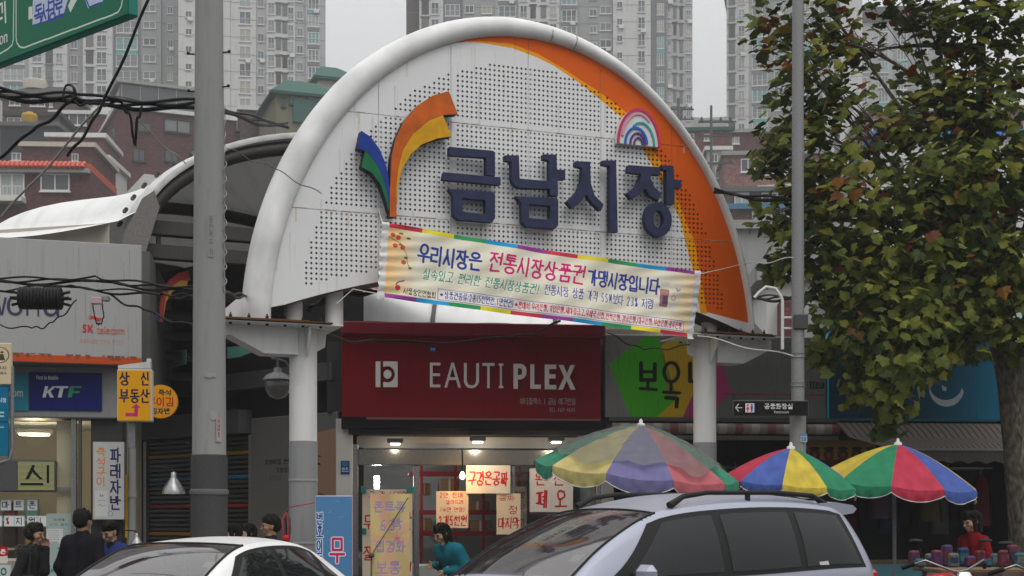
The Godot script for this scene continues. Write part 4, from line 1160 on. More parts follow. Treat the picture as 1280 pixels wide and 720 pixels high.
# --- the covered market behind the gate ------------------------------------------------------------------------------------
func arcade() -> void:
	var o := thing("market_arcade", "vaulted arcade roof of stretched white membrane behind the gate's left shoulder", "arcade roof", Vector3(-5.172, 5.368, -19.6), 24)
	var cu: float = 2.991
	var rx: float = cu
	var ry: float = 1.884 * 0.94
	var ax := Vector3(-0.42, 0, -0.907)
	var mem := mat(0.7, 0.7, 0.695, 0.6, 0, "streak", 0.25)
	mem.backlight_enabled = true
	mem.backlight = Color(0.35, 0.35, 0.35)
	var steel := mat(0.07, 0.066, 0.062, 0.6, 0.2, "grain", 1.0)
	var arc := func(t: float, k: float, inset: float) -> Vector3:
		var a := PI * k
		var low := 1.0 - 0.045 * t
		var p := Vector3(cu - cos(a) * (rx - inset), sin(a) * (ry - inset) * low + 0.1 * t * (1.0 - sin(a)), 0)
		return p + ax * t
	for bay in 3:  # membrane bays, drawn in between the ribs
		var b := Mb.new()
		var rows := []
		for j in range(12, -1, -1):
			var t := bay * 4.0 + j / 12.0 * 4.0
			var sag := 0.22 * sin(PI * j / 12.0)
			var row := []
			row.append(arc.call(t, 0.0, 0.0) + Vector3(-0.55, 0.18 - sag * 0.4, 0))
			row.append(arc.call(t, 0.03, 0.0) + Vector3(-0.2, 0.12, 0))
			for k in range(2, 25): row.append(arc.call(t, k / 24.0, sag))
			rows.append(row)
		b.grid(rows)
		part("membrane", b, mem, o)
		var f := Mb.new()
		f.quad(arc.call(bay * 4.0 + 4.0, 0, 0.0) + Vector3(-0.3, -0.6, 0), arc.call(bay * 4.0, 0, 0.0) + Vector3(-0.3, -0.6, 0), arc.call(bay * 4.0, 0, 0.0) + Vector3(-0.3, 0.25, 0), arc.call(bay * 4.0 + 4.0, 0, 0.0) + Vector3(-0.3, 0.25, 0))
		part("fascia", f, M.cream, o)
	for rib in 4:
		var b := Mb.new()
		var outer := []
		for k in 33: outer.append(arc.call(rib * 4.0 + 0.06, k / 32.0, 0.17))
		b.tube(outer, 0.1, 8)
		part("rib", b, steel, o)
	var bd := Mb.new()  # trim along the open end, with clamps
	var rows := []
	for k in 41:
		var p: Vector3 = arc.call(-0.05, k / 40.0, -0.02)
		var q: Vector3 = arc.call(-0.05, k / 40.0, 0.06)
		rows.append([p + ax * 0.25 * 1.0, p, p + Vector3(0, 0, 0.03), q + Vector3(0, 0, 0.03), q])
	bd.grid(rows)
	part("edge_trim", bd, mat(0.68, 0.68, 0.675, 0.6, 0.0, "grime", 1.0), o)
	for k in 14:
		var c := Mb.new()
		var p: Vector3 = arc.call(0.3, 0.05 + k * 0.036, -0.03)
		c.rbox(p, Vector3(0.05, 0.05, 0.2), 0.01)
		part("clamp", c, steel, o)
	for y in [0.28, -0.05]:
		var b := Mb.new()
		b.rbox(Vector3(cu, y, -0.25), Vector3(rx * 2 - 0.3, 0.2, 0.16), 0.01)
		part("tie_beam", b, steel, o)
	for k in 7:
		var b := Mb.new()
		b.box(Vector3(0.4 + k * 0.8, 0.12, -0.25), Vector3(0.06, 0.2, 0.06))
		part("tie_post", b, steel, o)
	for k in 3:
		var b := Mb.new()
		b.rbox(Vector3(cu * 0.62, -0.05, -0.25) + ax * 4.0 * (k + 1), Vector3(rx * 1.1, 0.25, 0.16), 0.01)
		part("tie_beam", b, steel, o)
	for k in 5:  # louvre boards below the tie beam
		var b := Mb.new()
		b.box(Vector3(1.6, -0.45 - k * 0.28, -1.4 - 0.2 * k), Vector3(3.0, 0.13, 0.05))
		part("louvre_board", b, mat(0.04, 0.04, 0.039, 0.8), o)
	var foot := Mb.new()  # flared clamp foot at the left springing
	foot.prism([Vector2(-0.25, -0.35), Vector2(0.1, -0.35), Vector2(0.35, 0.5), Vector2(0.28, 0.72), Vector2(0.12, 0.6), Vector2(-0.1, 0.1)], 0.02, 0.12)
	part("springing_plate", foot, mat(0.28, 0.265, 0.25, 0.6, 0, "grain", 1.2), o)
	# small copy of the emblem over the inner lane
	var em := thing("lane_emblem", "smaller faded emblem in red yellow blue and green inside the arcade lane", "emblem", Vector3(-5.172, 5.368, -19.6), 24)
	for s in [[[Vector2(0.838, -0.248), Vector2(0.872, -0.381), Vector2(0.732, -0.396), Vector2(0.621, -0.482), Vector2(0.532, -0.628), Vector2(0.51, -0.77), Vector2(0.482, -0.995), Vector2(0.443, -0.998), Vector2(0.443, -0.774), Vector2(0.482, -0.575), Vector2(0.573, -0.401), Vector2(0.704, -0.294)], mat(0.3, 0.03, 0.03, 0.6)], [[Vector2(0.732, -0.396), Vector2(0.838, -0.394), Vector2(0.816, -0.492), Vector2(0.699, -0.505), Vector2(0.615, -0.567), Vector2(0.532, -0.712), Vector2(0.487, -0.995), Vector2(0.51, -0.77), Vector2(0.532, -0.628), Vector2(0.621, -0.482)], mat(0.4, 0.22, 0.02, 0.6)], [[Vector2(0.215, -0.509), Vector2(0.311, -0.614), Vector2(0.393, -0.805), Vector2(0.438, -0.998), Vector2(0.421, -0.999), Vector2(0.333, -0.836), Vector2(0.19, -0.705)], mat(0.02, 0.06, 0.2, 0.6)], [[Vector2(0.185, -0.711), Vector2(0.327, -0.842), Vector2(0.416, -0.999), Vector2(0.366, -1.002), Vector2(0.283, -0.895), Vector2(0.174, -0.79)], mat(0.015, 0.1, 0.06, 0.6)]]:
		var b := Mb.new()
		b.prism(s[0], -0.46, -0.4)
		part("emblem_stripe", b, s[1], em)
	# second arcade roof seen low behind the red shop
	var r2 := thing("market_arcade", "low white membrane roof showing between the red shop sign and the banner", "arcade roof", Vector3(-3.133, 4.799, -23.5), 6)
	for bay in 3:
		var b := Mb.new()
		rows = []
		for i in 9:
			var row := []
			for j in 13:
				var x := bay * 2.0 + j / 12.0 * 2.0
				var e := absf(j / 12.0 - 0.5) * 2
				row.append(Vector3(x - 0.2 + i * 0.03, -0.12 + 0.95 * sin(i / 8.0 * 1.5) + 0.1 * (1 - e * e) * (1 - i / 10.0), 0.6 - i * 0.3))
			rows.append(row)
		b.grid(rows)
		part("membrane", b, mem, r2)
		var t := Mb.new()
		var pts := []
		for i in 9: pts.append(Vector3(bay * 2.0 + 1.8 + i * 0.03, -0.08 + 0.95 * sin(i / 8.0 * 1.5), 0.6 - i * 0.3))
		t.tube(pts, 0.035, 6)
		part("seam_cable", t, steel, r2)
	var bf := Mb.new()
	bf.box(Vector3(2.6, -0.7, -2.1), Vector3(7.0, 1.9, 0.2))
	part("gable", bf, M.cream, r2)
	var rt := house("tiled_house", "low brick house with red tiled roof under the gate panel", Vector3(-3.525, 5.575, -27), 6, 0.95, 0.05, -5.0, 3.0, M.brick_red, [], "hip", mat(0.3, 0.07, 0.06, 0.7, 0, "brick", 1.0))
	rt.scale = Vector3(1, 0.8, 1)
	# right-hand wall of the lane: poster, then a roller shutter
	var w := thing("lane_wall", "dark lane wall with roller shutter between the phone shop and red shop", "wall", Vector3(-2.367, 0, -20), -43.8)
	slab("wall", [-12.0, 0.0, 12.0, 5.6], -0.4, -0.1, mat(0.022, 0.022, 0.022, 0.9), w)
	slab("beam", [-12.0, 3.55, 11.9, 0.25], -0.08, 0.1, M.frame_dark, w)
	var sh := [-4.917, 0.978, 2.772, 1.892]
	var slat := mat(0.03, 0.03, 0.028, 0.5, 0.2, "streak", 0.6)
	var n := 26
	for k in n:
		var y: float = sh[1] + sh[3] * k / n
		var col: Material = slat
		match n - 1 - k:
			3: col = mat(0.35, 0.2, 0.01, 0.5)
			8: col = mat(0.02, 0.15, 0.3, 0.5)
			14: col = mat(0.3, 0.015, 0.02, 0.5)
			20: col = mat(0.4, 0.2, 0.01, 0.5)
		var b := Mb.new()
		b.rbox(Vector3(sh[0] + sh[2] / 2, y + sh[3] / n / 2, -0.03), Vector3(sh[2], sh[3] / n - 0.012, 0.05), 0.014)
		part("slat", b, col, w)
	slab("shutter_box", [sh[0], sh[1] + sh[3] + 0.02, sh[2], 0.35], -0.05, 0.2, M.frame_dark, w)
	for x in [sh[0] - 0.05, sh[0] + sh[2] + 0.05]: slab("guide_rail", [x - 0.04, sh[1], 0.08, sh[3]], -0.08, 0.03, M.galv, w)
	var aw := Mb.new()
	aw.prism([Vector2(-4.072, 4.195), Vector2(-3.078, 4.176), Vector2(-3.078, 3.958), Vector2(-4.004, 3.891)], 0.48, 0.5)
	part("awning", aw, mat(0.12, 0.33, 0.28, 0.6), w)
	aw = Mb.new()
	aw.prism([Vector2(-2.003, 4.123), Vector2(-0.832, 4.093), Vector2(-1.687, 3.958), Vector2(-2.003, 3.96)], 0.48, 0.5)
	part("awning", aw, mat(0.12, 0.33, 0.28, 0.6), w)
	# advertising panel with lettering and a cropped face
	var p := Print.new(400, 640, Color(0.36, 0.36, 0.36))
	for y in 640: p.rect(0, y, 400, 1, Color(0.4, 0.4, 0.4).lerp(Color(0.52, 0.5, 0.47), y / 640.0))
	p.poly([Vector2(270, 80), Vector2(400, 60), Vector2(400, 420), Vector2(300, 430), Vector2(268, 330), Vector2(250, 200)], Color(0.62, 0.5, 0.42))
	p.line([Vector2(282, 170), Vector2(306, 160), Vector2(330, 168)], 5, Color(0.2, 0.14, 0.12)); p.line([Vector2(288, 196), Vector2(308, 190), Vector2(328, 198)], 7, Color(0.12, 0.1, 0.1))
	p.line([Vector2(300, 320), Vector2(325, 312), Vector2(350, 322)], 8, Color(0.6, 0.22, 0.22))
	p.fit("피부타입 순백까지", 70, 170, 170, 22, 3, Color(0.14, 0.14, 0.14)); p.fit("기능성화장품", 120, 204, 120, 20, 3, Color(0.2, 0.2, 0.2)); p.fit("1202", 90, 236, 60, 20, 2.5, Color(0.3, 0.3, 0.3))
	var ad := thing("advertising_panel", "tall grey advertising panel with lettering and face beside the red shop", "poster", Vector3(-2.367, 0, -20), -43.8)
	plate("face", [-2.025, 0.795, 1.973, 2.3], 0.0, 0.06, printed(p, 0.5), ad, M.galv)

func left_shops() -> void:
	# --- the phone shop under the large white fascia
	var o := thing("phone_shop", "phone shop with lit beige interior under the large white sign box", "shop", Vector3(-4.995, 0, -18.35), 9)
	var beige := mat(0.4, 0.37, 0.29, 0.8)
	var left := -4.5
	var right: float = -0.335
	slab("back_wall", [left, 0, right - left, 3.4], -3.2, -3.1, beige, o)
	slab("ceiling", [left, 2.92, right - left, 0.1], -3.1, -0.1, M.white_worn, o)
	slab("floor", [left, 0.12, right - left, 0.05], -3.1, 0.0, M.concrete, o)
	slab("side_wall", [right, 0, 0.3, 3.4], -3.2, 0.0, beige, o)
	slab("roof", [left, 3.42, 4.8, 1.75], -6.5, -0.75, M.concrete_dark, o)
	slab("pier", [right - 0.02, 0, -right + 0.05, 3.1], -0.5, 0.03, M.dark_wall, o)
	slab("jamb", [-0.591, 0.89, 0.059, 2.029], -0.02, 0.08, M.galv, o)
	slab("jamb", [-0.502, 0.889, 0.039, 2.03], 0.03, 0.09, M.frame_dark, o)
	slab("display_column", [-0.786, 0.891, 0.205, 1.966], -0.6, -0.06, mat(0.66, 0.6, 0.42, 0.6), o)
	slab("glass_pane", [-2.042, 0.894, 1.451, 1.915], -0.02, -0.01, glass(0.08), o)
	for q in [[-2.042, 1.983, 1.461, 0.03], [-2.042, 2.305, 1.275, 0.03]]: slab("transom", q, -0.03, 0.02, M.galv, o)
	for k in 3:  # shelves of boxed phones
		slab("shelf", [left + 0.3, 0.75 + k * 0.42, 3.0, 0.03], -2.9, -2.5, M.white_worn, o)
		for j in 9:
			slab("product_box", [left + 0.5 + j * 0.3, 0.79 + k * 0.42, 0.16, 0.22 + 0.05 * ((j * 7 + k) % 3)], -2.8, -2.6, [M.yellow, M.brick_red, M.pane_teal, M.white_worn, M.slate][(j + k * 2) % 5], o)
	var cnt := Mb.new()
	cnt.rbox(Vector3(-2.0, 0.6, -1.4), Vector3(2.6, 0.95, 0.6), 0.02)
	part("counter", cnt, M.white_worn, o)
	var tube := thing("ceiling_lamp", "lit white ceiling lamp inside the phone shop window", "lamp", Vector3(-6.368, 2.741, -19.2), 9)
	var lb := Mb.new()
	lb.rbox(Vector3(0, 0.04, 0), Vector3(0.46, 0.06, 0.2), 0.01)
	part("housing", lb, M.frame_white, tube)
	var lt := Mb.new()
	lt.rbox(Vector3(0, 0.0, 0), Vector3(0.38, 0.03, 0.14), 0.008)
	part("lamp_diffuser", lt, glow(1, 0.95, 0.8, 5.0), tube)
	omni(Vector3(0, -0.06, 0), Color(1, 0.93, 0.76), 0.7, 0.1, tube)
	# sticker letters on the glass
	var st := thing("sticker_lettering", "two rows of white sticker letters on the phone shop glass", "window sticker", Vector3(-4.995, 0, -18.35), 9)
	var line := func(words: String, xs: Array, y0: float, ink: Color) -> void:
		for k in words.length():
			var p := Print.new(64, 64, Color(0.72, 0.78, 0.82))
			p.rect(4, 4, 56, 56, Color(0.86, 0.87, 0.85))
			p.write(words[k], 9, 9, 46, 44, 5, Color(0.66, 0.12, 0.14) if words[k] == "%" else ink)
			plate("sticker", [xs[k], y0, 0.125, 0.135], 0.0, 0.006, printed(p, 0.4), st)
	line.call("스마트폰", [-1.61, -1.456, -1.301, -1.137], 1.721, Color(0.12, 0.14, 0.34))
	line.call("10%지원!", [-1.774, -1.562, -1.417, -1.292, -1.137, -1.01], 1.519, Color(0.12, 0.14, 0.34))
	# running-letter board
	var lp := Print.new(344, 192, Color(0.02, 0.03, 0.02))
	for y in 24:
		for x in 43:
			var a := Vector2(x / 42.0, y / 23.0)
			var dark := (absf(a.x - 0.4 + (a.y - 0.2) * 0.35) < 0.05 and a.y > 0.12 and a.y < 0.62) or (absf(a.x - 0.4 - (a.y - 0.3) * 0.75) < 0.05 and a.y > 0.3 and a.y < 0.62) or (absf(a.x - 0.83) < 0.035 and a.y > 0.12 and a.y < 0.78) or (a.y > 0.78 and a.y < 0.86 and a.x > 0.05 and a.x < 0.7)
			if not dark: lp.rect(x * 8 + 2, y * 8 + 2, 5, 5, Color(0.75, 0.8, 0.55) if (x + y * 3) % 5 else Color(0.9, 0.72, 0.5))
	var led := thing("led_board", "black running letter board glowing green over the phone shop window", "led sign", Vector3(-4.995, 0, -18.35), 9)
	slab("case", [-2.042, 1.953, 1.275, 0.403], 0.03, 0.14, M.frame_dark, led, 0.015)
	var lm := StandardMaterial3D.new()
	lm.albedo_color = Color(0.02, 0.02, 0.02)
	lm.emission_enabled = true
	lm.emission_texture = lp.tex()
	lm.emission_operator = BaseMaterial3D.EMISSION_OP_MULTIPLY
	lm.emission = Color.WHITE
	lm.emission_energy_multiplier = 0.6
	plate("led_screen", [-1.224, 1.974, 0.438, 0.359], 0.13, 0.15, lm, led)
	# poster on the right pane
	var pp := Print.new(180, 420, Color(0.62, 0.68, 0.66))
	pp.fit("이스탄불", 50, 30, 80, 16, 2, Color(0.2, 0.25, 0.3)); pp.fit("신규 할인", 20, 62, 140, 14, 2, Color(0.3, 0.35, 0.4)); pp.rect(0, 96, 116, 80, Color(0.8, 0.81, 0.8)); pp.poly([Vector2(80, 176), Vector2(110, 176), Vector2(112, 210)], Color(0.8, 0.81, 0.8))
	for k in 5: pp.rect(10, 106 + k * 14, 80, 3, Color(0.5, 0.52, 0.55))
	for k in 16: pp.disc(Vector2(pp.rng.randf_range(10, 170), pp.rng.randf_range(190, 410)), pp.rng.randf_range(6, 22), pp.rng.randf_range(4, 14), Color(0.28, 0.48, 0.58))
	var po := thing("shop_poster", "pale teal poster with white speech box at the phone shop door", "poster", Vector3(-4.995, 0, -18.35), 9)
	plate("sheet", [-0.903, 0.84, 0.313, 0.841], 0.0, 0.012, printed(pp), po)
	var rp := Print.new(96, 120, Color(0.7, 0.1, 0.12))
	rp.fit("핸드폰", 8, 20, 80, 34, 6, Color(0.9, 0.88, 0.85)); rp.poly([Vector2(0, 80), Vector2(96, 66), Vector2(96, 120), Vector2(0, 120)], Color(0.82, 0.8, 0.78))
	var ro := thing("shop_poster", "small red and white poster low at the left edge of the photo", "poster", Vector3(-4.995, 0, -18.35), 9)
	plate("sheet", [-1.601, 1.056, 0.232, 0.211], 0.02, 0.03, printed(rp), ro)
	var gp := Print.new(96, 64, Color(0.75, 0.78, 0.76))
	gp.disc(Vector2(48, 34), 20, 20, Color(0.1, 0.4, 0.4)); gp.disc(Vector2(48, 34), 11, 11, Color(0.75, 0.78, 0.76))
	var go := thing("shop_poster", "small pale card with a teal ring under the red poster", "poster", Vector3(-4.995, 0, -18.35), 9)
	plate("sheet", [-1.504, 0.875, 0.174, 0.161], 0.02, 0.03, printed(gp), go)
	# --- the large white fascia box
	var s := thing("sign_box", "large white lightbox sign with orange base stripe on the phone shop", "sign", Vector3(-4.692, 0, -18.2), 18)
	var sp := Print.new(800, 512, Color(0.64, 0.64, 0.64))
	for k in 40:
		var g := sp.rng.randf_range(0.61, 0.66)
		sp.rect(sp.rng.randf_range(0, 800), sp.rng.randf_range(0, 250), sp.rng.randf_range(2, 10), sp.rng.randf_range(80, 230), Color(g, g, g * 0.99))
	sp.rect(0, 482, 800, 30, Color(0.74, 0.3, 0.12))
	for k in 40: sp.rect(sp.rng.randf_range(0, 800), 476, sp.rng.randf_range(3, 26), sp.rng.randf_range(4, 20), Color(0.5, 0.3, 0.2))
	sp.dirt(60, 0.86, 0.97, 240.0)
	sp.fit("스마트매장 2296-7737", 520, 410, 200, 18, 2.5, Color(0.72, 0.5, 0.42))
	var q := [-2.137, 3.545, 2.137, 1.499]
	plate("face", q, -0.5, 0.12, printed(sp, 0.45), s, M.galv)
	var ink := mat(0.05, 0.045, 0.09, 0.6)
	glyph("w", [-1.825, 4.103, 0.231, 0.216], 0.121, 0.127, ink, s, false)
	glyph("o", [-1.594, 4.103, 0.186, 0.236], 0.121, 0.127, ink, s, false)
	glyph("r", [-1.37, 4.11, 0.084, 0.237], 0.121, 0.127, ink, s, false)
	glyph("l", [-1.239, 4.105, 0.019, 0.356], 0.121, 0.127, ink, s, false)
	glyph("d", [-1.173, 4.111, 0.189, 0.357], 0.121, 0.127, ink, s, false)
	var red := mat(0.55, 0.03, 0.03, 0.6)
	var org := mat(0.55, 0.14, 0.08, 0.6)
	glyph("SK", [-0.708, 3.93, 0.125, 0.1], 0.121, 0.127, red, s)
	glyph("telecom", [-0.535, 3.921, 0.329, 0.09], 0.121, 0.127, org, s, false)
	for sgn in [[[Vector2(-0.631, 4.147), Vector2(-0.595, 4.139), Vector2(-0.553, 4.126), Vector2(-0.529, 4.117), Vector2(-0.475, 4.114), Vector2(-0.493, 4.085), Vector2(-0.529, 4.074), Vector2(-0.565, 4.094), Vector2(-0.589, 4.112), Vector2(-0.613, 4.096), Vector2(-0.627, 4.11)], red], [[Vector2(-0.631, 4.147), Vector2(-0.601, 4.141), Vector2(-0.61, 4.101), Vector2(-0.625, 4.103)], org]]:
		var b := Mb.new()
		b.prism(sgn[0], 0.121, 0.126 if sgn[1] == red else 0.13)
		part("wing_mark", b, sgn[1], s)
	# --- grey box with the blue sign
	var k2 := thing("sign_box", "grey metal sign box with blue and teal panels beneath the white fascia", "sign", Vector3(-4.995, 0, -18.35), 9)
	slab("case", [-2.042, 2.883, 2.032, 0.657], -0.4, 0.12, mat(0.25, 0.25, 0.25, 0.6, 0.1, "streak", 0.8), k2, 0.015)
	var kp := Print.new(512, 272, Color(0.07, 0.11, 0.4))
	for k in 8: kp.rect(40 + k * 52, 150 + (k % 3) * 20, 2, 70, Color(0.12, 0.17, 0.44))
	plate("blue_panel", [-1.088, 2.979, 0.881, 0.476], 0.12, 0.14, printed(kp, 0.35), k2)
	var wm := mat(0.7, 0.7, 0.7, 0.5)
	var gm := mat(0.03, 0.3, 0.1, 0.5)
	var kt := func(ch: String, r: Array, m: Material) -> void:
		var g := glyph(ch, r, 0.141, 0.15, m, k2)
		g.transform.basis.y.x = 0.22 * g.transform.basis.y.y
		g.position.x -= 0.0
	kt.call("K", [-0.913, 3.138, 0.137, 0.142], wm); kt.call("T", [-0.777, 3.14, 0.147, 0.142], wm); kt.call("F", [-0.61, 3.142, 0.137, 0.142], gm)
	glyph("First in Mobile", [-1.001, 3.361, 0.263, 0.051], 0.141, 0.146, wm, k2)
	plate("teal_panel", [-1.946, 2.968, 0.848, 0.473], 0.12, 0.14, mat(0.02, 0.2, 0.28, 0.4), k2)
	glyph("com", [-1.33, 3.143, 0.165, 0.071], 0.141, 0.146, wm, k2, false)
	# --- projecting yellow sign with bracket
	var y := thing("projecting_sign", "yellow projecting sign with navy lettering and a pink arrow", "sign", Vector3(-4.756, 0, -17.4), 4)
	var yp := Print.new(256, 400, Color(0.88, 0.62, 0.06))
	var nv := Color(0.1, 0.1, 0.28)
	yp.write("상", 14, 18, 84, 104, 13, nv); yp.write("신", 182, 18, 70, 104, 13, nv)
	yp.write("부", 14, 152, 76, 108, 13, nv); yp.write("동", 96, 152, 76, 108, 13, nv); yp.write("산", 178, 152, 76, 108, 13, nv)
	var pk := Color(0.74, 0.18, 0.4)
	yp.poly([Vector2(60, 340), Vector2(130, 340), Vector2(130, 300), Vector2(104, 300), Vector2(144, 268), Vector2(182, 300), Vector2(158, 300), Vector2(158, 368), Vector2(60, 368)], pk)
	for k in 24: yp.rect(yp.rng.randf_range(0, 256), yp.rng.randf_range(0, 400), 3, 26, Color(0.84, 0.58, 0.06))
	plate("face", [-0, 2.8, 0.39, 0.609], -0.12, 0.04, printed(yp, 0.45), y, M.white_worn)
	var br := Mb.new()
	br.prism([Vector2(-0, 3.427), Vector2(-0, 3.466), Vector2(0.381, 3.517), Vector2(0.381, 3.43)], -0.1, 0.02)
	part("cap", br, M.white_worn, y)
	slab("post", [0.333, 3.42, 0.048, 0.136], -0.08, -0.02, M.white_worn, y)
	slab("arm", [0.114, 2.471, 0.076, 0.329], -0.1, -0.04, M.galv, y)
	# --- round sign behind it
	var rn := Print.new(256, 256, Color(0.85, 0.55, 0.1))
	rn.disc(Vector2(128, 128), 118, 118, Color(0.88, 0.6, 0.12))
	rn.fit("즉석", 110, 40, 100, 44, 7, Color(0.16, 0.2, 0.16)); rn.fit("구이김", 30, 96, 200, 66, 9, Color(0.75, 0.12, 0.14)); rn.fit("김자반", 60, 176, 140, 44, 7, Color(0.16, 0.18, 0.2))
	var rs := thing("round_sign", "round orange sign behind the yellow projecting sign", "sign", Vector3(-4.439, 3.096, -18.2), 10)
	var rb := Mb.new()
	rb.lathe([Vector2(0.0, 0), Vector2(0.205, 0), Vector2(0.215, 0.01), Vector2(0.215, 0.08), Vector2(0.2, 0.09)], 32)
	rb.xf = Transform3D.IDENTITY
	var rim := part("rim", rb, M.yellow, rs)
	rim.rotation.x = PI / 2
	rim.position.z = -0.09
	var rf := Mb.new()
	for k in 32:
		var a := TAU * k / 32; var c := TAU * (k + 1) / 32
		var i0 := rf.put(Vector3(0, 0, 0.004), Vector3.BACK, Vector2(0.5, 0.5))
		rf.put(Vector3(cos(a), sin(a), 0) * 0.21 + Vector3(0, 0, 0.004), Vector3.BACK, Vector2(0.5 + cos(a) * 0.48, 0.5 - sin(a) * 0.48))
		rf.put(Vector3(cos(c), sin(c), 0) * 0.21 + Vector3(0, 0, 0.004), Vector3.BACK, Vector2(0.5 + cos(c) * 0.48, 0.5 - sin(c) * 0.48))
		rf.ix.append_array([i0, i0 + 2, i0 + 1])
	part("face", rf, printed(rn, 0.4), rs)
	var ra := Mb.new()
	ra.tube([Vector3(-0.1, 0.2, -0.05), Vector3(-0.12, 0.5, -0.05), Vector3(-0.3, 0.62, -0.05)], 0.012, 6)
	part("hanger", ra, M.frame_dark, rs)
	# --- upright white sign
	var vp := Print.new(224, 560, Color(0.74, 0.74, 0.73))
	vp.write("즉석구이", 24, 38, 72, 64, 8, Color(0.86, 0.5, 0.2), 1.0, 0.0, true)
	vp.write("파래자반", 124, 40, 84, 104, 12, Color(0.14, 0.13, 0.32), 1.0, 0.0, true)
	vp.rect(14, 352, 92, 186, Color(0.8, 0.8, 0.79)); vp.fit("포장", 44, 380, 34, 16, 2, Color(0.2, 0.2, 0.2)); vp.line([Vector2(30, 430), Vector2(60, 420), Vector2(90, 426)], 3, Color(0.4, 0.4, 0.4)); vp.line([Vector2(34, 462), Vector2(52, 450), Vector2(64, 466), Vector2(90, 456)], 3, Color(0.35, 0.35, 0.35))
	vp.disc(Vector2(126, 520), 20, 20, Color(0.45, 0.62, 0.66)); vp.disc(Vector2(126, 520), 15, 15, Color(0.74, 0.74, 0.73))
	var v := thing("upright_sign", "upright white lightbox with navy vertical lettering beside the dark pier", "sign", Vector3(-4.995, 0, -18.35), 9)
	plate("face", [-0.306, 1.61, 0.375, 0.967], 0.06, 0.2, printed(vp, 0.4), v, M.galv)
	slab("yellow_strip", [0.075, 1.376, 0.034, 0.796], 0.05, 0.12, M.yellow, v)
	var pipe := thing("drain_pipe", "pale grey pipe at the lane corner right of the upright sign", "pipe", Vector3(-4.829, 0.888, -18.3))
	var pb := Mb.new()
	pb.lathe([Vector2(0.05, 0), Vector2(0.05, 2.2)], 12)
	pb.lathe([Vector2(0.06, 1.0), Vector2(0.06, 1.1)], 12)
	part("tube", pb, M.concrete, pipe)
	# --- hanging metal lamps
	for q2 in [["bell shaped metal pendant lamp hanging in the lane mouth", Vector3(-4.089, 2.025, -17.4), 1.0, 0.5], ["small lit pendant lamp low beside the yellow strip", Vector3(-4.586, 1.346, -17.6), 0.6, 1.6]]:
		var lamp := thing("pendant_lamp", q2[0], "lamp", q2[1], 0, "")
		var k: float = q2[2]
		var b := Mb.new()
		b.lathe([Vector2(0.14 * k, -0.11 * k), Vector2(0.135 * k, -0.07 * k), Vector2(0.1 * k, 0.0), Vector2(0.06 * k, 0.06 * k), Vector2(0.035 * k, 0.09 * k), Vector2(0.035 * k, 0.15 * k), Vector2(0.0, 0.16 * k)], 20)
		part("lamp_shade", b, M.steel, lamp)
		b = Mb.new()
		b.tube([Vector3(0, 0.15 * k, 0), Vector3(-0.02, 0.2 * k, 0), Vector3(-0.3 * k, 0.22 * k, -0.05)], 0.009, 6)
		part("arm", b, M.cable, lamp)
		b = Mb.new()
		b.lathe([Vector2(0.0, -0.1 * k), Vector2(0.04 * k, -0.08 * k), Vector2(0.05 * k, -0.04 * k), Vector2(0.03 * k, 0.02), Vector2(0, 0.03)], 12)
		part("bulb", b, glow(1, 0.9, 0.75, q2[3] * 1.5), lamp)
		omni(Vector3(0, -0.05 * k, 0), Color(1, 0.9, 0.75), 0.05 * q2[3], 0.03, lamp)
	# --- bus stop sign at the frame's left edge
	var bs := thing("stop_sign", "cream and blue stop sign on a grey post at the photo's left edge", "sign", Vector3(-4.8, 0, -13.5), 10)
	var bp := Print.new(200, 330, Color(0.8, 0.74, 0.6))
	bp.disc(Vector2(140, 92), 52, 66, Color(0.3, 0.26, 0.24)); bp.disc(Vector2(140, 92), 46, 60, Color(0.8, 0.74, 0.6)); bp.disc(Vector2(150, 70), 9, 9, Color(0.3, 0.26, 0.24)); bp.poly([Vector2(140, 84), Vector2(158, 84), Vector2(168, 136), Vector2(134, 136)], Color(0.3, 0.26, 0.24))
	bp.fit("정류지", 90, 186, 90, 26, 4, Color(0.3, 0.26, 0.24)); bp.fit("시내버스", 90, 230, 90, 24, 4, Color(0.3, 0.26, 0.24))
	plate("top_panel", [-0.214, 2.874, 0.315, 0.375], -0.03, 0.03, printed(bp, 0.5), bs, M.cream)
	var bq := Print.new(200, 420, Color(0.06, 0.42, 0.56))
	bq.fit("금남시장", 90, 66, 100, 26, 4, Color(0.8, 0.85, 0.86)); bq.rect(90, 150, 84, 10, Color(0.7, 0.8, 0.8)); bq.rect(90, 172, 84, 10, Color(0.7, 0.8, 0.8)); bq.rect(0, 208, 200, 8, Color(0.04, 0.25, 0.36)); bq.rect(90, 240, 84, 8, Color(0.6, 0.75, 0.8))
	plate("blue_panel", [-0.214, 2.199, 0.293, 0.644], -0.03, 0.03, printed(bq, 0.4), bs)
	var bt := Mb.new()
	bt.tube([Vector3(0.108, 3.042, 0), Vector3(0.108, 2.276, 0), Vector3(0.086, 2.171, 0), Vector3(0.014, 2.14, 0), Vector3(-0.114, 2.139, 0)], 0.02, 8)
	part("frame", bt, M.galv, bs)
	var bo := Mb.new()
	bo.lathe([Vector2(0.04, 0), Vector2(0.04, 3.3)], 12, Vector3(-0.114, 0, -0.06))
	part("post", bo, M.galv, bs)

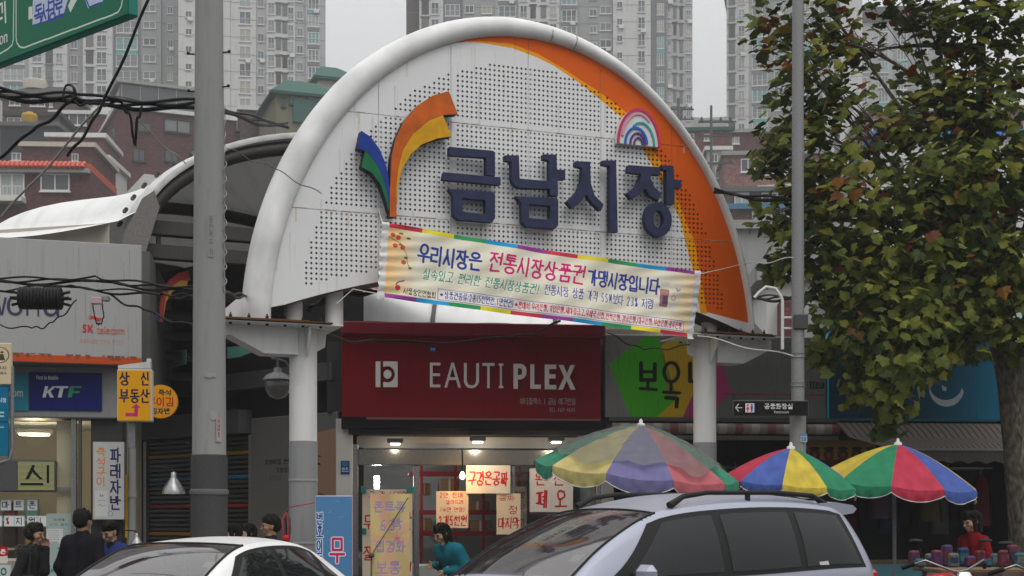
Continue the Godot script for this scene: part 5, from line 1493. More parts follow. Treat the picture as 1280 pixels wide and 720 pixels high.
func note(called: String, label: String, at: Vector3, deg: float, r: Array, lines: Array, paper: Color, ink: Color, z: float) -> Node3D:  # a hand-lettered paper sheet
	var p := Print.new(320, int(320 * r[3] / r[2]), paper)
	var h: float = p.im.get_height()
	for k in 5: p.rect(p.rng.randf_range(0, 320), 0, 2, h, paper.darkened(0.05))
	for l in lines:  # [words, x, y, width, height] as parts of the sheet
		p.fit(l[0], l[1] * 320, l[2] * h, l[3] * 320, l[4] * h, maxf(4.0, l[4] * h * 0.1), ink, l[4] * h * 0.035, 0.05)
	var o := thing(called, label, "hand lettered notice", at, deg)
	var b := Mb.new()
	var rows := []
	for j in 7:
		var row := []
		for i in 9: row.append(Vector3(r[0] + r[2] * i / 8.0, r[1] + r[3] * j / 6.0, z + 0.008 * sin(i * 1.3 + j * 0.9)))
		rows.append(row)
	b.grid(rows, false, false, Rect2(0, 1, 1, -1))
	part("sheet", b, printed(p, 0.8), o)
	return o

func right_shops() -> void:
	# --- the crimson cosmetics shop
	var o := thing("cosmetics_shop", "shop with crimson sign board, steel lintel, glass front and red shelves inside", "shop", Vector3(-2.367, 0, -20), 6)
	var w: float = 3.666
	var wall := mat(0.42, 0.41, 0.39, 0.8)
	slab("back_wall", [0.0, 0, w, 3.1], -2.7, -2.6, wall, o)
	slab("side_wall", [0.02, 0, 0.1, 3.1], -2.6, -0.4, wall, o)
	slab("side_wall", [w - 0.12, 0, 0.1, 3.1], -2.6, -0.4, wall, o)
	slab("floor", [0.0, 0.11, w, 0.06], -2.6, 0.0, M.concrete, o)
	slab("ceiling", [0.0, 2.75, w, 0.1], -2.6, -0.2, wall, o)
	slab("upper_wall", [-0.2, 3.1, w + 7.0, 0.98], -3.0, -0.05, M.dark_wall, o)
	slab("soffit", [0.0, 2.86, w, 0.16], -0.3, 0.3, M.dark, o)
	slab("fascia", [0.099, 2.778, 3.544, 0.236], 0.02, 0.2, mat(0.02, 0.019, 0.02, 0.4), o)
	slab("fascia_rail", [0.188, 2.907, 3.456, 0.028], 0.2, 0.23, M.steel, o)
	slab("header_panel", [0.21, 2.61, 3.434, 0.157], -0.12, -0.05, M.concrete, o)
	slab("lintel", [0.232, 2.363, 3.411, 0.224], -0.08, 0.06, mat(0.4, 0.38, 0.34, 0.25, 0.8, "grain", 1.0), o, 0.01)
	for q in [[0.144, 0.821, 0.088, 1.835], [0.998, 0.818, 0.078, 1.542], [2.38, 0.812, 0.045, 1.553], [3.575, 0.808, 0.069, 1.811]]: slab("door_post", q, -0.08, 0.04, M.steel, o, 0.008)
	slab("glass_pane", [0.232, 0.597, 0.766, 1.761], -0.02, -0.012, glass(0.1), o)
	slab("glass_pane", [2.425, 0.584, 1.15, 1.783], -0.02, -0.012, glass(0.1), o)
	slab("pillar", [-0.077, 0.822, 0.232, 2.178], -0.1, 0.1, M.white_worn, o, 0.01)
	slab("pillar", [3.643, 0.807, 0.172, 2.22], -0.1, 0.1, M.concrete, o, 0.01)
	# shelving with boxes
	var redm := mat(0.2, 0.012, 0.02, 0.5)
	for y in [592, 643, 671]:
		var q := [1.076, 2.217, 1.36, 0.067]
		slab("shelf_bar", [q[0] - 0.1, [2.25, 1.678, 1.365][[592, 643, 671].find(y)], w - q[0] - 0.1, 0.07], -1.3, -1.24, redm, o)
		slab("shelf", [q[0] - 0.1, [2.25, 1.678, 1.365][[592, 643, 671].find(y)] + 0.02, w - q[0] - 0.1, 0.03], -2.2, -1.3, M.white_worn, o)
	for x in [535, 575, 612, 660, 705]:
		slab("shelf_post", [[1.143, 1.647, 2.064, 2.606, 3.118][[535, 575, 612, 660, 705].find(x)], 0.2, 0.04, 2.4], -1.3, -1.25, redm, o)
	var card := mat(0.36, 0.23, 0.12, 0.85, 0, "grain", 1.5)
	var n := 0
	for q in [[1.11, 1.969, 0.19, 0.179], [1.434, 2.003, 0.292, 0.213], [1.816, 1.69, 0.361, 0.191], [1.088, 1.388, 0.223, 0.235], [1.883, 1.387, 0.316, 0.213], [2.493, 1.69, 0.295, 0.191], [2.879, 2.018, 0.273, 0.169], [2.516, 1.386, 0.318, 0.192], [3.061, 1.702, 0.251, 0.169]]:
		var bx := thing("cardboard_box", ["brown cardboard box on the shop shelf nearest the door post", "cardboard box on the shop shelf beside the lit bulb", "brown cardboard box between two hand lettered notices", "cardboard box behind the bending woman", "cardboard box on the lowest shelf right of the bending woman", "cardboard box in the middle row behind the right hand glass", "cardboard box high behind the right hand glass", "cardboard box low behind the right hand glass", "cardboard box behind the rim of the faded parasol"][n], "cardboard box", Vector3(-2.367, 0, -20), 6, "cardboard boxes on the shop shelves")
		slab("carton", q, -1.75, -1.28, card, bx, 0.008)
		slab("tape", [q[0] + q[2] * 0.45, q[1] + 0.01, q[2] * 0.1, q[3] - 0.015], -1.279, -1.276, M.cream, bx)
		n += 1
	var cb := Mb.new()
	cb.rbox(Vector3(1.2, 0.55, -1.0), Vector3(1.5, 0.8, 0.5), 0.02)
	part("display_counter", cb, M.white_worn, o)
	for k in 22:  # goods in the shop window
		slab("product", [0.2 + (k % 11) * 0.09, 1.25 + (k / 11) * 0.32, 0.06, 0.1 + 0.03 * ((k * 5) % 4)], -2.5, -2.42, [M.yellow, M.pane_teal, M.brick_red, M.white_worn, M.orange_tile][(k * 3) % 5], o)
	# sign board
	var s := thing("sign_board", "crimson shop sign board with pale raised letters under a dark red capping", "sign", Vector3(-2.367, 0, -20), 6)
	var sp := Print.new(1024, 336, Color(0.52, 0.0, 0.1))
	for y in 84:
		for x in 256: if (x + y) % 2 == 0: sp.rect(x * 4, y * 4, 4, 4, Color(0.46, 0.0, 0.08))
	var gr := Color(0.6, 0.58, 0.58)
	sp.fit("뷰티플랙스 | 금남 에그린점", 700, 254, 224, 27, 3, gr); sp.fit("TEL.468-4645", 818, 292, 106, 18, 2.5, gr)
	sp.dirt(90, 0.75, 0.95, 150.0)
	plate("face", [0.015, 3.013, 3.575, 1.148], -0.02, 0.3, printed(sp, 0.5), s, redm)
	slab("capping", [-0.005, 4.137, 3.646, 0.17], 0.0, 0.42, mat(0.2, 0.012, 0.025, 0.6, 0, "streak", 0.6), s, 0.015)
	slab("lower_trim", [0.341, 2.981, 3.248, 0.028], 0.1, 0.31, mat(0.3, 0.1, 0.1, 0.5), s)
	var lm := mat(0.78, 0.76, 0.76, 0.5)
	glyph("E", [1.212, 3.427, 0.143, 0.336], 0.3, 0.345, lm, s, false); glyph("A", [1.41, 3.424, 0.226, 0.342], 0.3, 0.345, lm, s, false); glyph("U", [1.681, 3.421, 0.205, 0.342], 0.3, 0.345, lm, s, false); glyph("T", [1.935, 3.423, 0.166, 0.343], 0.3, 0.345, lm, s, false); glyph("I", [2.163, 3.425, 0.061, 0.337], 0.3, 0.345, lm, s, false)
	glyph("P", [2.368, 3.417, 0.178, 0.343], 0.3, 0.345, lm, s); glyph("L", [2.602, 3.419, 0.145, 0.338], 0.3, 0.345, lm, s); glyph("E", [2.804, 3.415, 0.157, 0.339], 0.3, 0.345, lm, s); glyph("X", [2.994, 3.412, 0.236, 0.339], 0.3, 0.345, lm, s)
	slab("logo_bar", [0.467, 3.42, 0.066, 0.351], 0.3, 0.345, lm, s, 0.004)
	var lg := Mb.new()  # a square with a round cut and a disc in it
	var q4 := [0.571, 3.422, 0.197, 0.351]
	var cen := Vector2(q4[0] + q4[2] * 0.3, q4[1] + q4[3] * 0.5)
	var rad: float = q4[2] * 0.5
	var cut := [Vector2(q4[0], q4[1] + q4[3]), Vector2(q4[0], cen.y + rad * 1.05)]
	for k in 13:
		var a := lerpf(PI * 0.62, -PI * 0.62, k / 12.0)
		cut.append(cen + Vector2(cos(a) * rad, sin(a) * rad * 1.15))
	cut.append_array([Vector2(q4[0], cen.y - rad * 1.12), Vector2(q4[0], q4[1]), Vector2(q4[0] + q4[2], q4[1]), Vector2(q4[0] + q4[2], q4[1] + q4[3])])
	lg.prism(cut, 0.3, 0.345)
	part("logo_square", lg, lm, s)
	lg = Mb.new()
	var dsc := []
	for k in 20: dsc.append(cen + Vector2(cos(TAU * k / 20), sin(TAU * k / 20) * 1.1) * rad * 0.56)
	lg.prism(dsc, 0.3, 0.345)
	part("logo_dot", lg, lm, s)
	var tagp := Print.new(64, 44, Color(0.05, 0.25, 0.5)); tagp.fit("간판", 10, 10, 44, 24, 4, Color(0.7, 0.8, 0.9))
	plate("number_tag", [1.201, 3.911, 0.105, 0.072], 0.301, 0.31, printed(tagp), s)
	var hp := Print.new(72, 112, Color(0.1, 0.3, 0.5)); hp.disc(Vector2(36, 26), 26, 20, Color(0.2, 0.45, 0.62)); hp.fit("금호", 8, 56, 56, 20, 3, Color(0.8, 0.86, 0.9)); hp.rect(8, 84, 56, 6, Color(0.7, 0.8, 0.85))
	var hn := thing("house_number", "small blue house number plate on the pale pillar", "plate", Vector3(-2.367, 0, -20), 6)
	plate("plate", [-0.01, 2.23, 0.121, 0.188], 0.1, 0.112, printed(hp), hn)
	# lights in the shop
	for q in [["lit spot lamp under the shop soffit above the glass door", Vector3(-1.614, 2.645, -19.9), 1.2], ["bright spot lamp under the soffit right of the door", Vector3(-0.475, 2.667, -19.9), 3.5], ["lit spot lamp under the soffit above the faded parasol", Vector3(0.608, 2.667, -19.9), 2.0]]:
		var l := thing("spot_lamp", q[0], "lamp", q[1], 6, "spot lamps under the shop soffit")
		var b := Mb.new()
		b.rbox(Vector3(0, 0.05, 0), Vector3(0.22, 0.06, 0.12), 0.01)
		part("housing", b, M.frame_dark, l)
		b = Mb.new()
		b.rbox(Vector3(0, 0.005, 0.02), Vector3(0.14, 0.025, 0.09), 0.008)
		part("lamp_glass", b, glow(1, 0.95, 0.85, q[2] * 1.2), l)
		omni(Vector3(0, -0.05, 0.02), Color(1, 0.94, 0.84), 0.045 * q[2], 0.05, l)
	var bulb := thing("hanging_bulb", "bare lit bulb hanging beside the white notice in the doorway", "lamp", Vector3(-0.679, 2.202, -19.7))
	var bb := Mb.new()
	bb.lathe([Vector2(0, -0.05), Vector2(0.03, -0.035), Vector2(0.04, 0.0), Vector2(0.025, 0.04), Vector2(0.014, 0.06)], 14)
	part("bulb", bb, glow(1, 0.72, 0.4, 7.0), bulb)
	bb = Mb.new()
	bb.tube([Vector3(0, 0.06, 0), Vector3(0, 0.36, 0)], 0.012, 6)
	part("cord", bb, M.cable, bulb)
	omni(Vector3(0, -0.01, 0), Color(1, 0.75, 0.45), 0.22, 0.04, bulb)
	var fl := thing("tube_lamp", "upright white tube lamp glowing behind the shop glass", "lamp", Vector3(-1.99, 2.154, -21.2), 6)
	var fb := Mb.new()
	fb.rbox(Vector3.ZERO, Vector3(0.08, 0.2, 0.04), 0.01)
	part("lamp_tube", fb, glow(0.85, 0.95, 1, 2.6), fl)
	omni(Vector3(0, 0, 0.08), Color(0.9, 0.96, 1), 0.5, 0.06, fl)
	# hand-lettered notices
	var ink := Color(0.72, 0.1, 0.12)
	var cream := Color(0.84, 0.79, 0.7)
	note("paper_notice", "white notice with one line of red brush lettering beside the bulb", Vector3(-2.367, 0, -20), 6, [1.726, 1.971, 0.62, 0.393], [["구경은공짜", 0.04, 0.22, 0.92, 0.5]], Color(0.84, 0.82, 0.78), ink, 0.1)
	note("paper_notice", "cream notice with four lines of red lettering left of centre in the doorway", Vector3(-2.367, 0, -20), 6, [1.311, 1.488, 0.449, 0.515], [["2만 판매", 0.1, 0.04, 0.75, 0.14], ["알려드려", 0.3, 0.24, 0.55, 0.12], ["(수면 면양)", 0.12, 0.44, 0.78, 0.13], ["2개5천원", 0.06, 0.66, 0.9, 0.28]], cream, ink, 0.05)
	note("paper_notice", "cream notice with large red letters half hidden behind the van", Vector3(-2.367, 0, -20), 6, [2.154, 1.398, 0.339, 0.574], [["공짜", 0.1, 0.05, 0.7, 0.13], ["정", 0.5, 0.3, 0.4, 0.2], ["마지막", 0.06, 0.58, 0.9, 0.28]], cream, ink, 0.07)
	note("paper_notice", "white notice with tall red letters beside the faded parasol rim", Vector3(-2.367, 0, -20), 6, [2.618, 1.713, 0.614, 0.609], [["왼 전", 0.12, 0.1, 0.7, 0.3], ["폐 오", 0.14, 0.5, 0.72, 0.4]], Color(0.83, 0.8, 0.77), ink, 0.1)
	note("paper_notice", "cream notice with red letters low inside the right hand glass", Vector3(-2.367, 0, -20), 6, [2.38, 1.431, 0.226, 0.642], [["만병", 0.1, 0.1, 0.8, 0.15], ["독서", 0.1, 0.4, 0.8, 0.18], ["박기", 0.1, 0.7, 0.8, 0.18]], cream, ink, -0.15)
	note("paper_notice", "large white notice behind the yellow banner stand at the shop door", Vector3(-2.367, 0, -20), 6, [0.287, 0.764, 0.689, 1.26], [["고 객 서귀예", 0.12, 0.02, 0.8, 0.07], ["무", 0.02, 0.28, 0.2, 0.16], ["한", 0.8, 0.25, 0.18, 0.2], ["잘", 0.02, 0.62, 0.2, 0.16], ["원", 0.8, 0.8, 0.18, 0.16]], Color(0.83, 0.79, 0.72), ink, 0.12)
	var tp := thing("door_hook", "green and blue clips holding the notice at the shop door", "clip", Vector3(-2.367, 0, -20), 6)
	for q in [[0.265, 1.967, 0.077, 0.1], [0.898, 1.98, 0.111, 0.078], [0.287, 1.4, 0.055, 0.089]]: slab("clip", q, 0.13, 0.17, mat(0.02, 0.2, 0.2, 0.5), tp, 0.01)
	# yellow roll banner on a cross stand in front of the door
	var ns := thing("banner_stand", "yellow striped banner stand with pale lilac lettering at the shop door", "banner stand", Vector3(-1.74, 0, -17.6), 8)
	var np := Print.new(300, 640, Color(0.8, 0.72, 0.5))
	for k in 9:
		if k % 2 == 0: np.poly([Vector2(150, 320), Vector2(150 + 700 * cos(k * 0.7), 320 + 700 * sin(k * 0.7)), Vector2(150 + 700 * cos(k * 0.7 + 0.5), 320 + 700 * sin(k * 0.7 + 0.5))], Color(0.83, 0.66, 0.52))
	var lil := Color(0.66, 0.56, 0.66)
	for s2 in [[3, Color(0.86, 0.8, 0.72)], [0, lil]]:
		np.write("폰트폭", 26 + s2[0], 60 + s2[0], 82, 80, 13, s2[1]); np.write("63", 70 + s2[0], 190 + s2[0], 100, 90, 13, s2[1]); np.write("박", 170 + s2[0], 180 + s2[0], 80, 90, 13, s2[1]); np.write("립경화", 40 + s2[0], 350 + s2[0], 78, 86, 13, s2[1]); np.write("보통", 40 + s2[0], 500 + s2[0], 100, 100, 13, s2[1])
	np.poly([Vector2(200, 300), Vector2(212, 320), Vector2(236, 318), Vector2(220, 336), Vector2(226, 360), Vector2(204, 346), Vector2(184, 356), Vector2(190, 334), Vector2(176, 318), Vector2(196, 320)], Color(0.82, 0.5, 0.6))
	var nb := Mb.new()
	var q5 := [0.01, 0.865, 0.479, 1.058]
	var nr := []
	for j in 9:
		var row := []
		for i in 7: row.append(Vector3(q5[0] + q5[2] * i / 6.0, q5[1] + q5[3] * j / 8.0, 0.02 * sin(i * 1.1 + j * 0.5) - 0.02 * (j / 8.0)))
		nr.append(row)
	nb.grid(nr, false, false, Rect2(0, 1, 1, -1))
	part("sheet", nb, printed(np, 0.8), ns)
	nb = Mb.new()
	nb.tube([Vector3(0.019, 1.17, 0.05), Vector3(0.469, 1.875, 0.04)], 0.007, 6)
	nb.tube([Vector3(0.019, 1.17, 0.05), Vector3(0.01, 0.2, 0.1)], 0.01, 6)
	part("rod", nb, M.frame_dark, ns)
	nb = Mb.new()
	nb.lathe([Vector2(0, -0.03), Vector2(0.035, -0.02), Vector2(0.035, 0.02), Vector2(0, 0.03)], 10, Vector3(0.019, 1.17, 0.06))
	part("hub", nb, M.frame_dark, ns)
	# blue standing sign tied to the gate column
	var us := thing("standing_sign", "blue standing signboard with a pink syllable beside the gate column", "signboard", Vector3(-2.259, 0, -16.6), 6)
	var up := Print.new(300, 620, Color(0.32, 0.52, 0.7))
	for k in 30: up.disc(Vector2(up.rng.randf_range(0, 300), up.rng.randf_range(0, 620)), 3, 3, Color(0.6, 0.75, 0.85))
	for s3 in [[22.0, Color(0.85, 0.9, 0.94)], [11.0, Color(0.16, 0.26, 0.55)]]:
		up.write("번", 6, 120, 56, 90, s3[0], s3[1]); up.write("호", 6, 216, 56, 90, s3[0], s3[1]); up.write("이", 6, 320, 56, 90, s3[0], s3[1]); up.write("동", 6, 416, 56, 90, s3[0], s3[1])
	for s3 in [[34.0, Color(0.9, 0.9, 0.92)], [20.0, Color(0.78, 0.16, 0.4)]]: up.write("무", 116, 300, 130, 200, s3[0], s3[1])
	plate("face", [0, 0.907, 0.412, 0.965], 0.0, 0.05, printed(up, 0.5), us, mat(0.5, 0.36, 0.4, 0.6))
	# --- the next shop with the coloured pentagons
	var g := thing("sign_board", "grey shop sign with green yellow and pink pentagons behind the right column", "sign", Vector3(-2.367, 0, -20), 6)
	var gp := Print.new(1100, 420, Color(0.42, 0.42, 0.42))
	for x in 1100:
		if x < 420: gp.rect(x, 0, 1, 420, Color(0.5, 0.5, 0.5))
	var pxm := func(a: Array) -> Array:
		var out := []
		for v in a: out.append(Vector2((v.x - 757) / 276.0 * 1100, (v.y - 420.5) / 102.0 * 420))
		return out
	gp.poly(pxm.call([Vector2(852, 420), Vector2(895, 430), Vector2(913, 490), Vector2(882, 524), Vector2(850, 524)]), Color(0.7, 0.22, 0.46))
	gp.poly(pxm.call([Vector2(826, 433), Vector2(842, 421), Vector2(862, 421), Vector2(876, 470), Vector2(852, 524), Vector2(820, 524)]), Color(0.8, 0.66, 0.03))
	gp.poly(pxm.call([Vector2(762, 457), Vector2(806, 422), Vector2(822, 422), Vector2(840, 480), Vector2(847, 498), Vector2(820, 523), Vector2(788, 523)]), Color(0.27, 0.7, 0.06))
	gp.poly(pxm.call([Vector2(826, 433), Vector2(840, 480), Vector2(847, 498), Vector2(833, 500)]), Color(0.5, 0.56, 0.06))
	gp.poly(pxm.call([Vector2(905, 491.5), Vector2(1033, 492), Vector2(1033, 493.5), Vector2(905, 493.5)]), Color(0.6, 0.2, 0.36))
	for l in [[[Vector2(801, 455), Vector2(801, 476), Vector2(818, 476), Vector2(818, 456)], 5], [[Vector2(801, 466), Vector2(818, 466)], 4], [[Vector2(809.5, 476), Vector2(809.5, 487)], 4], [[Vector2(800, 487), Vector2(820, 488)], 4], [[Vector2(838, 480), Vector2(838, 491)], 4], [[Vector2(829, 491), Vector2(849, 492)], 4], [[Vector2(832, 498), Vector2(846, 499), Vector2(845, 509)], 5], [[Vector2(862, 455), Vector2(862, 477), Vector2(880, 478)], 5], [[Vector2(884, 452), Vector2(884, 486)], 4], [[Vector2(884, 466), Vector2(891, 466)], 4]]:
		gp.line(pxm.call(l[0]), l[1] * 4.0, Color(0.09, 0.1, 0.09))
	var ring := []
	for k in 21: ring.append(Vector2(838.5 + 9 * sin(TAU * k / 20), 466 - 12 * cos(TAU * k / 20)))
	gp.line(pxm.call(ring), 18, Color(0.09, 0.1, 0.09))
	gp.fit("병원", 1008, 44, 52, 24, 4, Color(0.2, 0.2, 0.2))
	gp.dirt(120, 0.78, 0.96, 200.0)
	plate("face", [3.664, 3.041, 3.161, 1.143], -0.02, 0.28, printed(gp, 0.5), g, M.galv)
	glyph("ttea", [6.586, 3.463, 0.213, 0.115], 0.281, 0.287, mat(0.03, 0.03, 0.03, 0.6), g, false)
	var sh := thing("dark_shop", "dark open shop front under the grey pentagon sign with rolled striped awning", "shop", Vector3(-2.367, 0, -20), 6)
	var w2: float = 9.656
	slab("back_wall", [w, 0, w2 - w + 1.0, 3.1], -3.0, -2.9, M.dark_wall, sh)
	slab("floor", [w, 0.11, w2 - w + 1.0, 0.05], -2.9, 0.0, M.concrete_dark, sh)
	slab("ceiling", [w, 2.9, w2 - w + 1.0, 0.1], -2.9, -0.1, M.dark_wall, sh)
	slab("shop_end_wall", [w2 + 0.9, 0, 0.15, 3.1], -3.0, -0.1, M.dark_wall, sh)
	var rw := Mb.new()
	var rq := [3.747, 2.799, 3.266, 0.171]
	for k in 28:
		rw = Mb.new()
		var x: float = rq[0] + rq[2] * k / 28.0
		rw.xf = Transform3D(Basis(Vector3(0, 0, 1), PI / 2), Vector3(x + rq[2] / 28.0, rq[1] + rq[3] / 2, 0.3))
		rw.lathe([Vector2(0.075, 0), Vector2(0.075, rq[2] / 28.0)], 10)
		part("rolled_cloth_stripe", rw, [mat(0.24, 0.2, 0.17, 0.9), mat(0.34, 0.33, 0.31, 0.9), mat(0.2, 0.08, 0.08, 0.9)][[0, 1, 0, 2][k % 4]], sh)
	slab("awning_rail", [3.712, 2.982, 3.3, 0.057], 0.1, 0.32, M.frame_dark, sh)
	slab("awning_rail", [3.712, 2.731, 3.3, 0.057], 0.1, 0.3, M.concrete_dark, sh)
	# --- teal sign with a smile
	var t := thing("sign_board", "teal shop sign with a pale smile mark behind the plane tree", "sign", Vector3(-2.367, 0, -20), 6)
	var tp2 := Print.new(900, 440, Color(0.03, 0.27, 0.36))
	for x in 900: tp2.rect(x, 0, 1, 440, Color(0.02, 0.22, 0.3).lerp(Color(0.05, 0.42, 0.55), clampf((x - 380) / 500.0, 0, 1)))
	var sm := []
	for k in 17:
		var a := lerpf(0.15, PI - 0.1, k / 16.0)
		sm.append(Vector2(605 + 90 * cos(a), 282 + 92 * sin(a)))
	for k in range(16, -1, -1):
		var a := lerpf(0.15, PI - 0.1, k / 16.0)
		sm.append(Vector2(601 + 84 * cos(a), 262 + 78 * sin(a)))
	tp2.poly(sm, Color(0.66, 0.7, 0.72))
	tp2.poly([Vector2(580, 262), Vector2(606, 276), Vector2(602, 296), Vector2(584, 290)], Color(0.66, 0.7, 0.72))
	tp2.poly([Vector2(590, 160), Vector2(620, 40), Vector2(660, 10), Vector2(640, 90), Vector2(612, 180)], Color(0.5, 0.62, 0.64))
	tp2.fit("LE", 90, 318, 40, 22, 4, Color(0.3, 0.42, 0.46)); tp2.rect(140, 320, 90, 16, Color(0.16, 0.36, 0.44))
	tp2.dirt(90, 0.78, 0.96, 200.0)
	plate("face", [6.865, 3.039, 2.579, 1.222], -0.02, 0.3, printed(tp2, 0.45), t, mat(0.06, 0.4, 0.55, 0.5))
	# --- striped awning of the right-hand shop
	var a2 := thing("awning", "striped brown and cream shop awning with hanging valance at right", "awning", Vector3(-2.367, 0, -20), 6)
	var ax := Print.new(512, 64, Color(0.4, 0.37, 0.35))
	for k in 64: if k % 2 == 0: ax.rect(k * 8, 0, 4, 64, Color(0.24, 0.2, 0.18))
	var am := printed(ax, 0.85)
	am.backlight_enabled = true
	am.backlight = Color(0.2, 0.2, 0.2)
	var x0: float = 7.012
	var x1: float = 10.022
	var ab := Mb.new()
	var top: float = 2.98
	var bot: float = 2.565
	ab.grid([[Vector3(x0 + 0.5, bot, 1.1), Vector3(x1, bot, 1.1)], [Vector3(x0, (top + bot) / 2 - 0.02, 0.7), Vector3(x1, (top + bot) / 2 - 0.02, 0.7)], [Vector3(x0 - 0.05, top, 0.32), Vector3(x1, top, 0.32)]], false, false, Rect2(0, 1, 1, -1))
	part("cloth", ab, am, a2)
	ab = Mb.new()
	var row0 := []
	var row1 := []
	for k in 41:
		var x := lerpf(x0 + 0.5, x1, k / 40.0)
		row0.append(Vector3(x, bot - 0.17 - 0.02 * sin(k * PI / 2), 1.1 + 0.015 * sin(k * 1.3)))
		row1.append(Vector3(x, bot - 0.012, 1.1))
	ab.grid([row0, row1], false, false, Rect2(0, 1, 1, -1))
	part("valance", ab, mat(0.1, 0.09, 0.085, 0.9, 0, "streak", 1.5), a2)
	slab("front_bar", [x0 + 0.5, bot - 0.012, x1 - x0 - 0.5, 0.03], 1.08, 1.12, M.galv, a2)
	for x in [x0 + 0.55, x1 - 1.3]:
		var arm := Mb.new()
		arm.bar(Vector3(x, bot + 0.02, 1.08), Vector3(x, top - 0.5, 0.1), 0.03, 0.03)
		part("arm", arm, M.galv, a2)
	# warm lit picture panel and goods in the dark shop
	var fp := Print.new(420, 180, Color(0.55, 0.42, 0.16))
	for k in 5: 
		fp.disc(Vector2(40 + k * 88, 96), 34, 40, Color(0.3, 0.12, 0.06)); fp.disc(Vector2(40 + k * 88, 54), 34, 12, Color(0.08, 0.06, 0.04)); fp.disc(Vector2(40 + k * 88, 100), 14, 20, Color(0.5, 0.3, 0.14))
	fp.rect(0, 130, 420, 50, Color(0.26, 0.11, 0.06))
	var pic := thing("food_picture", "warm coloured picture panel of round pots over the dark shop", "picture panel", Vector3(-2.367, 0, -20), 6)
	plate("face", [6.645, 2.361, 0.986, 0.38], 0.0, 0.06, printed(fp, 0.4), pic, M.frame_dark)
	var cols := [mat(0.06, 0.02, 0.02, 0.9), mat(0.09, 0.01, 0.02, 0.9), mat(0.07, 0.04, 0.06, 0.9), mat(0.02, 0.03, 0.07, 0.9), mat(0.03, 0.03, 0.03, 0.9), mat(0.07, 0.05, 0.02, 0.9), mat(0.06, 0.06, 0.06, 0.9)]
	for k in 16:  # garments hanging in the dark shop
		var gx := lerpf(5.716, 9.778, k / 15.0)
		var gt := thing("hanging_garment", "%s garment, %s from the left on the rails in the dark open shop" % [["brown", "dark crimson", "dull mauve", "navy", "charcoal", "olive brown", "grey"][k % 7], ["first", "second", "third", "fourth", "fifth", "sixth", "seventh", "eighth", "ninth", "tenth", "eleventh", "twelfth", "thirteenth", "fourteenth", "fifteenth", "last"][k]], "garment", Vector3(-2.367, 0, -20), 6, "garments hanging in the dark shop")
		var yb := 1.45 + 0.12 * sin(k * 2.3)
		var gb := Mb.new()
		var z := -1.2 - 0.3 * (k % 3)
		var gl := []
		for j in 6:
			var tt := j / 5.0
			var hw := lerpf(0.13, 0.2, tt) if j else 0.06
			var yy := yb + 0.85 - tt * 0.8
			gl.append([Vector3(gx - hw, yy, z), Vector3(gx - hw * 0.4, yy, z + 0.06), Vector3(gx, yy, z + 0.05 + 0.02 * sin(k + j)), Vector3(gx + hw * 0.5, yy, z + 0.07), Vector3(gx + hw, yy, z), Vector3(gx, yy, z - 0.06)])
		gl.reverse()
		gb.grid(gl, false, true)
		part("cloth", gb, cols[k % 7], gt)
		gb = Mb.new()
		gb.tube([Vector3(gx, yb + 0.84, z), Vector3(gx, yb + 0.95, z)], 0.006, 5)
		part("hook", gb, M.steel, gt)
	var rail := thing("clothes_rail", "steel clothes rail running through the dark open shop", "rail", Vector3(-2.367, 0, -20), 6)
	for z in [-1.2, -1.5, -1.8]:
		var rb := Mb.new()
		rb.tube([Vector3(5.541, 2.4, z), Vector3(9.961, 2.4, z)], 0.014, 6)
		part("bar", rb, M.steel, rail)
	# red ribbon bundle tied on the left gate column
	var rbn := thing("ribbon_bundle", "pink red ribbon bundle knotted round the left gate column", "ribbon", Vector3(-2.624, 1.693, -16.75))
	var rm := mat(0.36, 0.06, 0.09, 0.8)
	var r1 := Mb.new()
	r1.tube([Vector3(0, 0, 0), Vector3(0.03, 0.05, 0.03), Vector3(0.12, 0.07, 0.05), Vector3(0.24, 0.09, 0.06), Vector3(0.34, 0.11, 0.0)], 0.008, 5)
	part("ribbon", r1, rm, rbn)
	for k in 5:
		r1 = Mb.new()
		r1.tube([Vector3(0, 0, 0), Vector3(-0.04 + 0.02 * k, -0.08, 0.03), Vector3(-0.03 + 0.018 * k, -0.2, 0.02), Vector3(-0.04 + 0.02 * k, -0.32 - 0.03 * (k % 2), 0.02)], [0.008, 0.014, 0.016, 0.005], 5)
		part("tail", r1, [rm, M.brick_brown, M.cable][k % 3], rbn)
	r1 = Mb.new()
	r1.lathe([Vector2(0, -0.36), Vector2(0.04, -0.33), Vector2(0.045, -0.28), Vector2(0, -0.24)], 10)
	part("tassel", r1, mat(0.6, 0.02, 0.03, 0.6), rbn)
	# globe lamp on a bracket behind the left column
	var gl2 := thing("globe_lamp", "unlit glass globe lamp with grey hat beside the left gate column", "lamp", Vector3(-2.897, 3.281, -17.8))
	var g2 := Mb.new()
	g2.lathe([Vector2(0.02, -0.19), Vector2(0.1, -0.16), Vector2(0.155, -0.08), Vector2(0.16, 0.0), Vector2(0.13, 0.07)], 20)
	part("globe", g2, glass(0.3, 0.2, 0.2, 0.2, 0.1), gl2)
	g2 = Mb.new()
	g2.lathe([Vector2(0.19, 0.05), Vector2(0.14, 0.11), Vector2(0.05, 0.15), Vector2(0.045, 0.2), Vector2(0, 0.21)], 20)
	part("hat", g2, M.galv, gl2)
	g2 = Mb.new()
	g2.tube([Vector3(0, 0.2, 0), Vector3(0, 0.31, 0), Vector3(-0.08, 0.32, 0)], 0.016, 6)
	g2.tube([Vector3(0, 0.31, 0), Vector3(0.1, 0.28, 0), Vector3(0.2, 0.1, 0)], 0.014, 6)
	part("bracket", g2, M.galv, gl2)

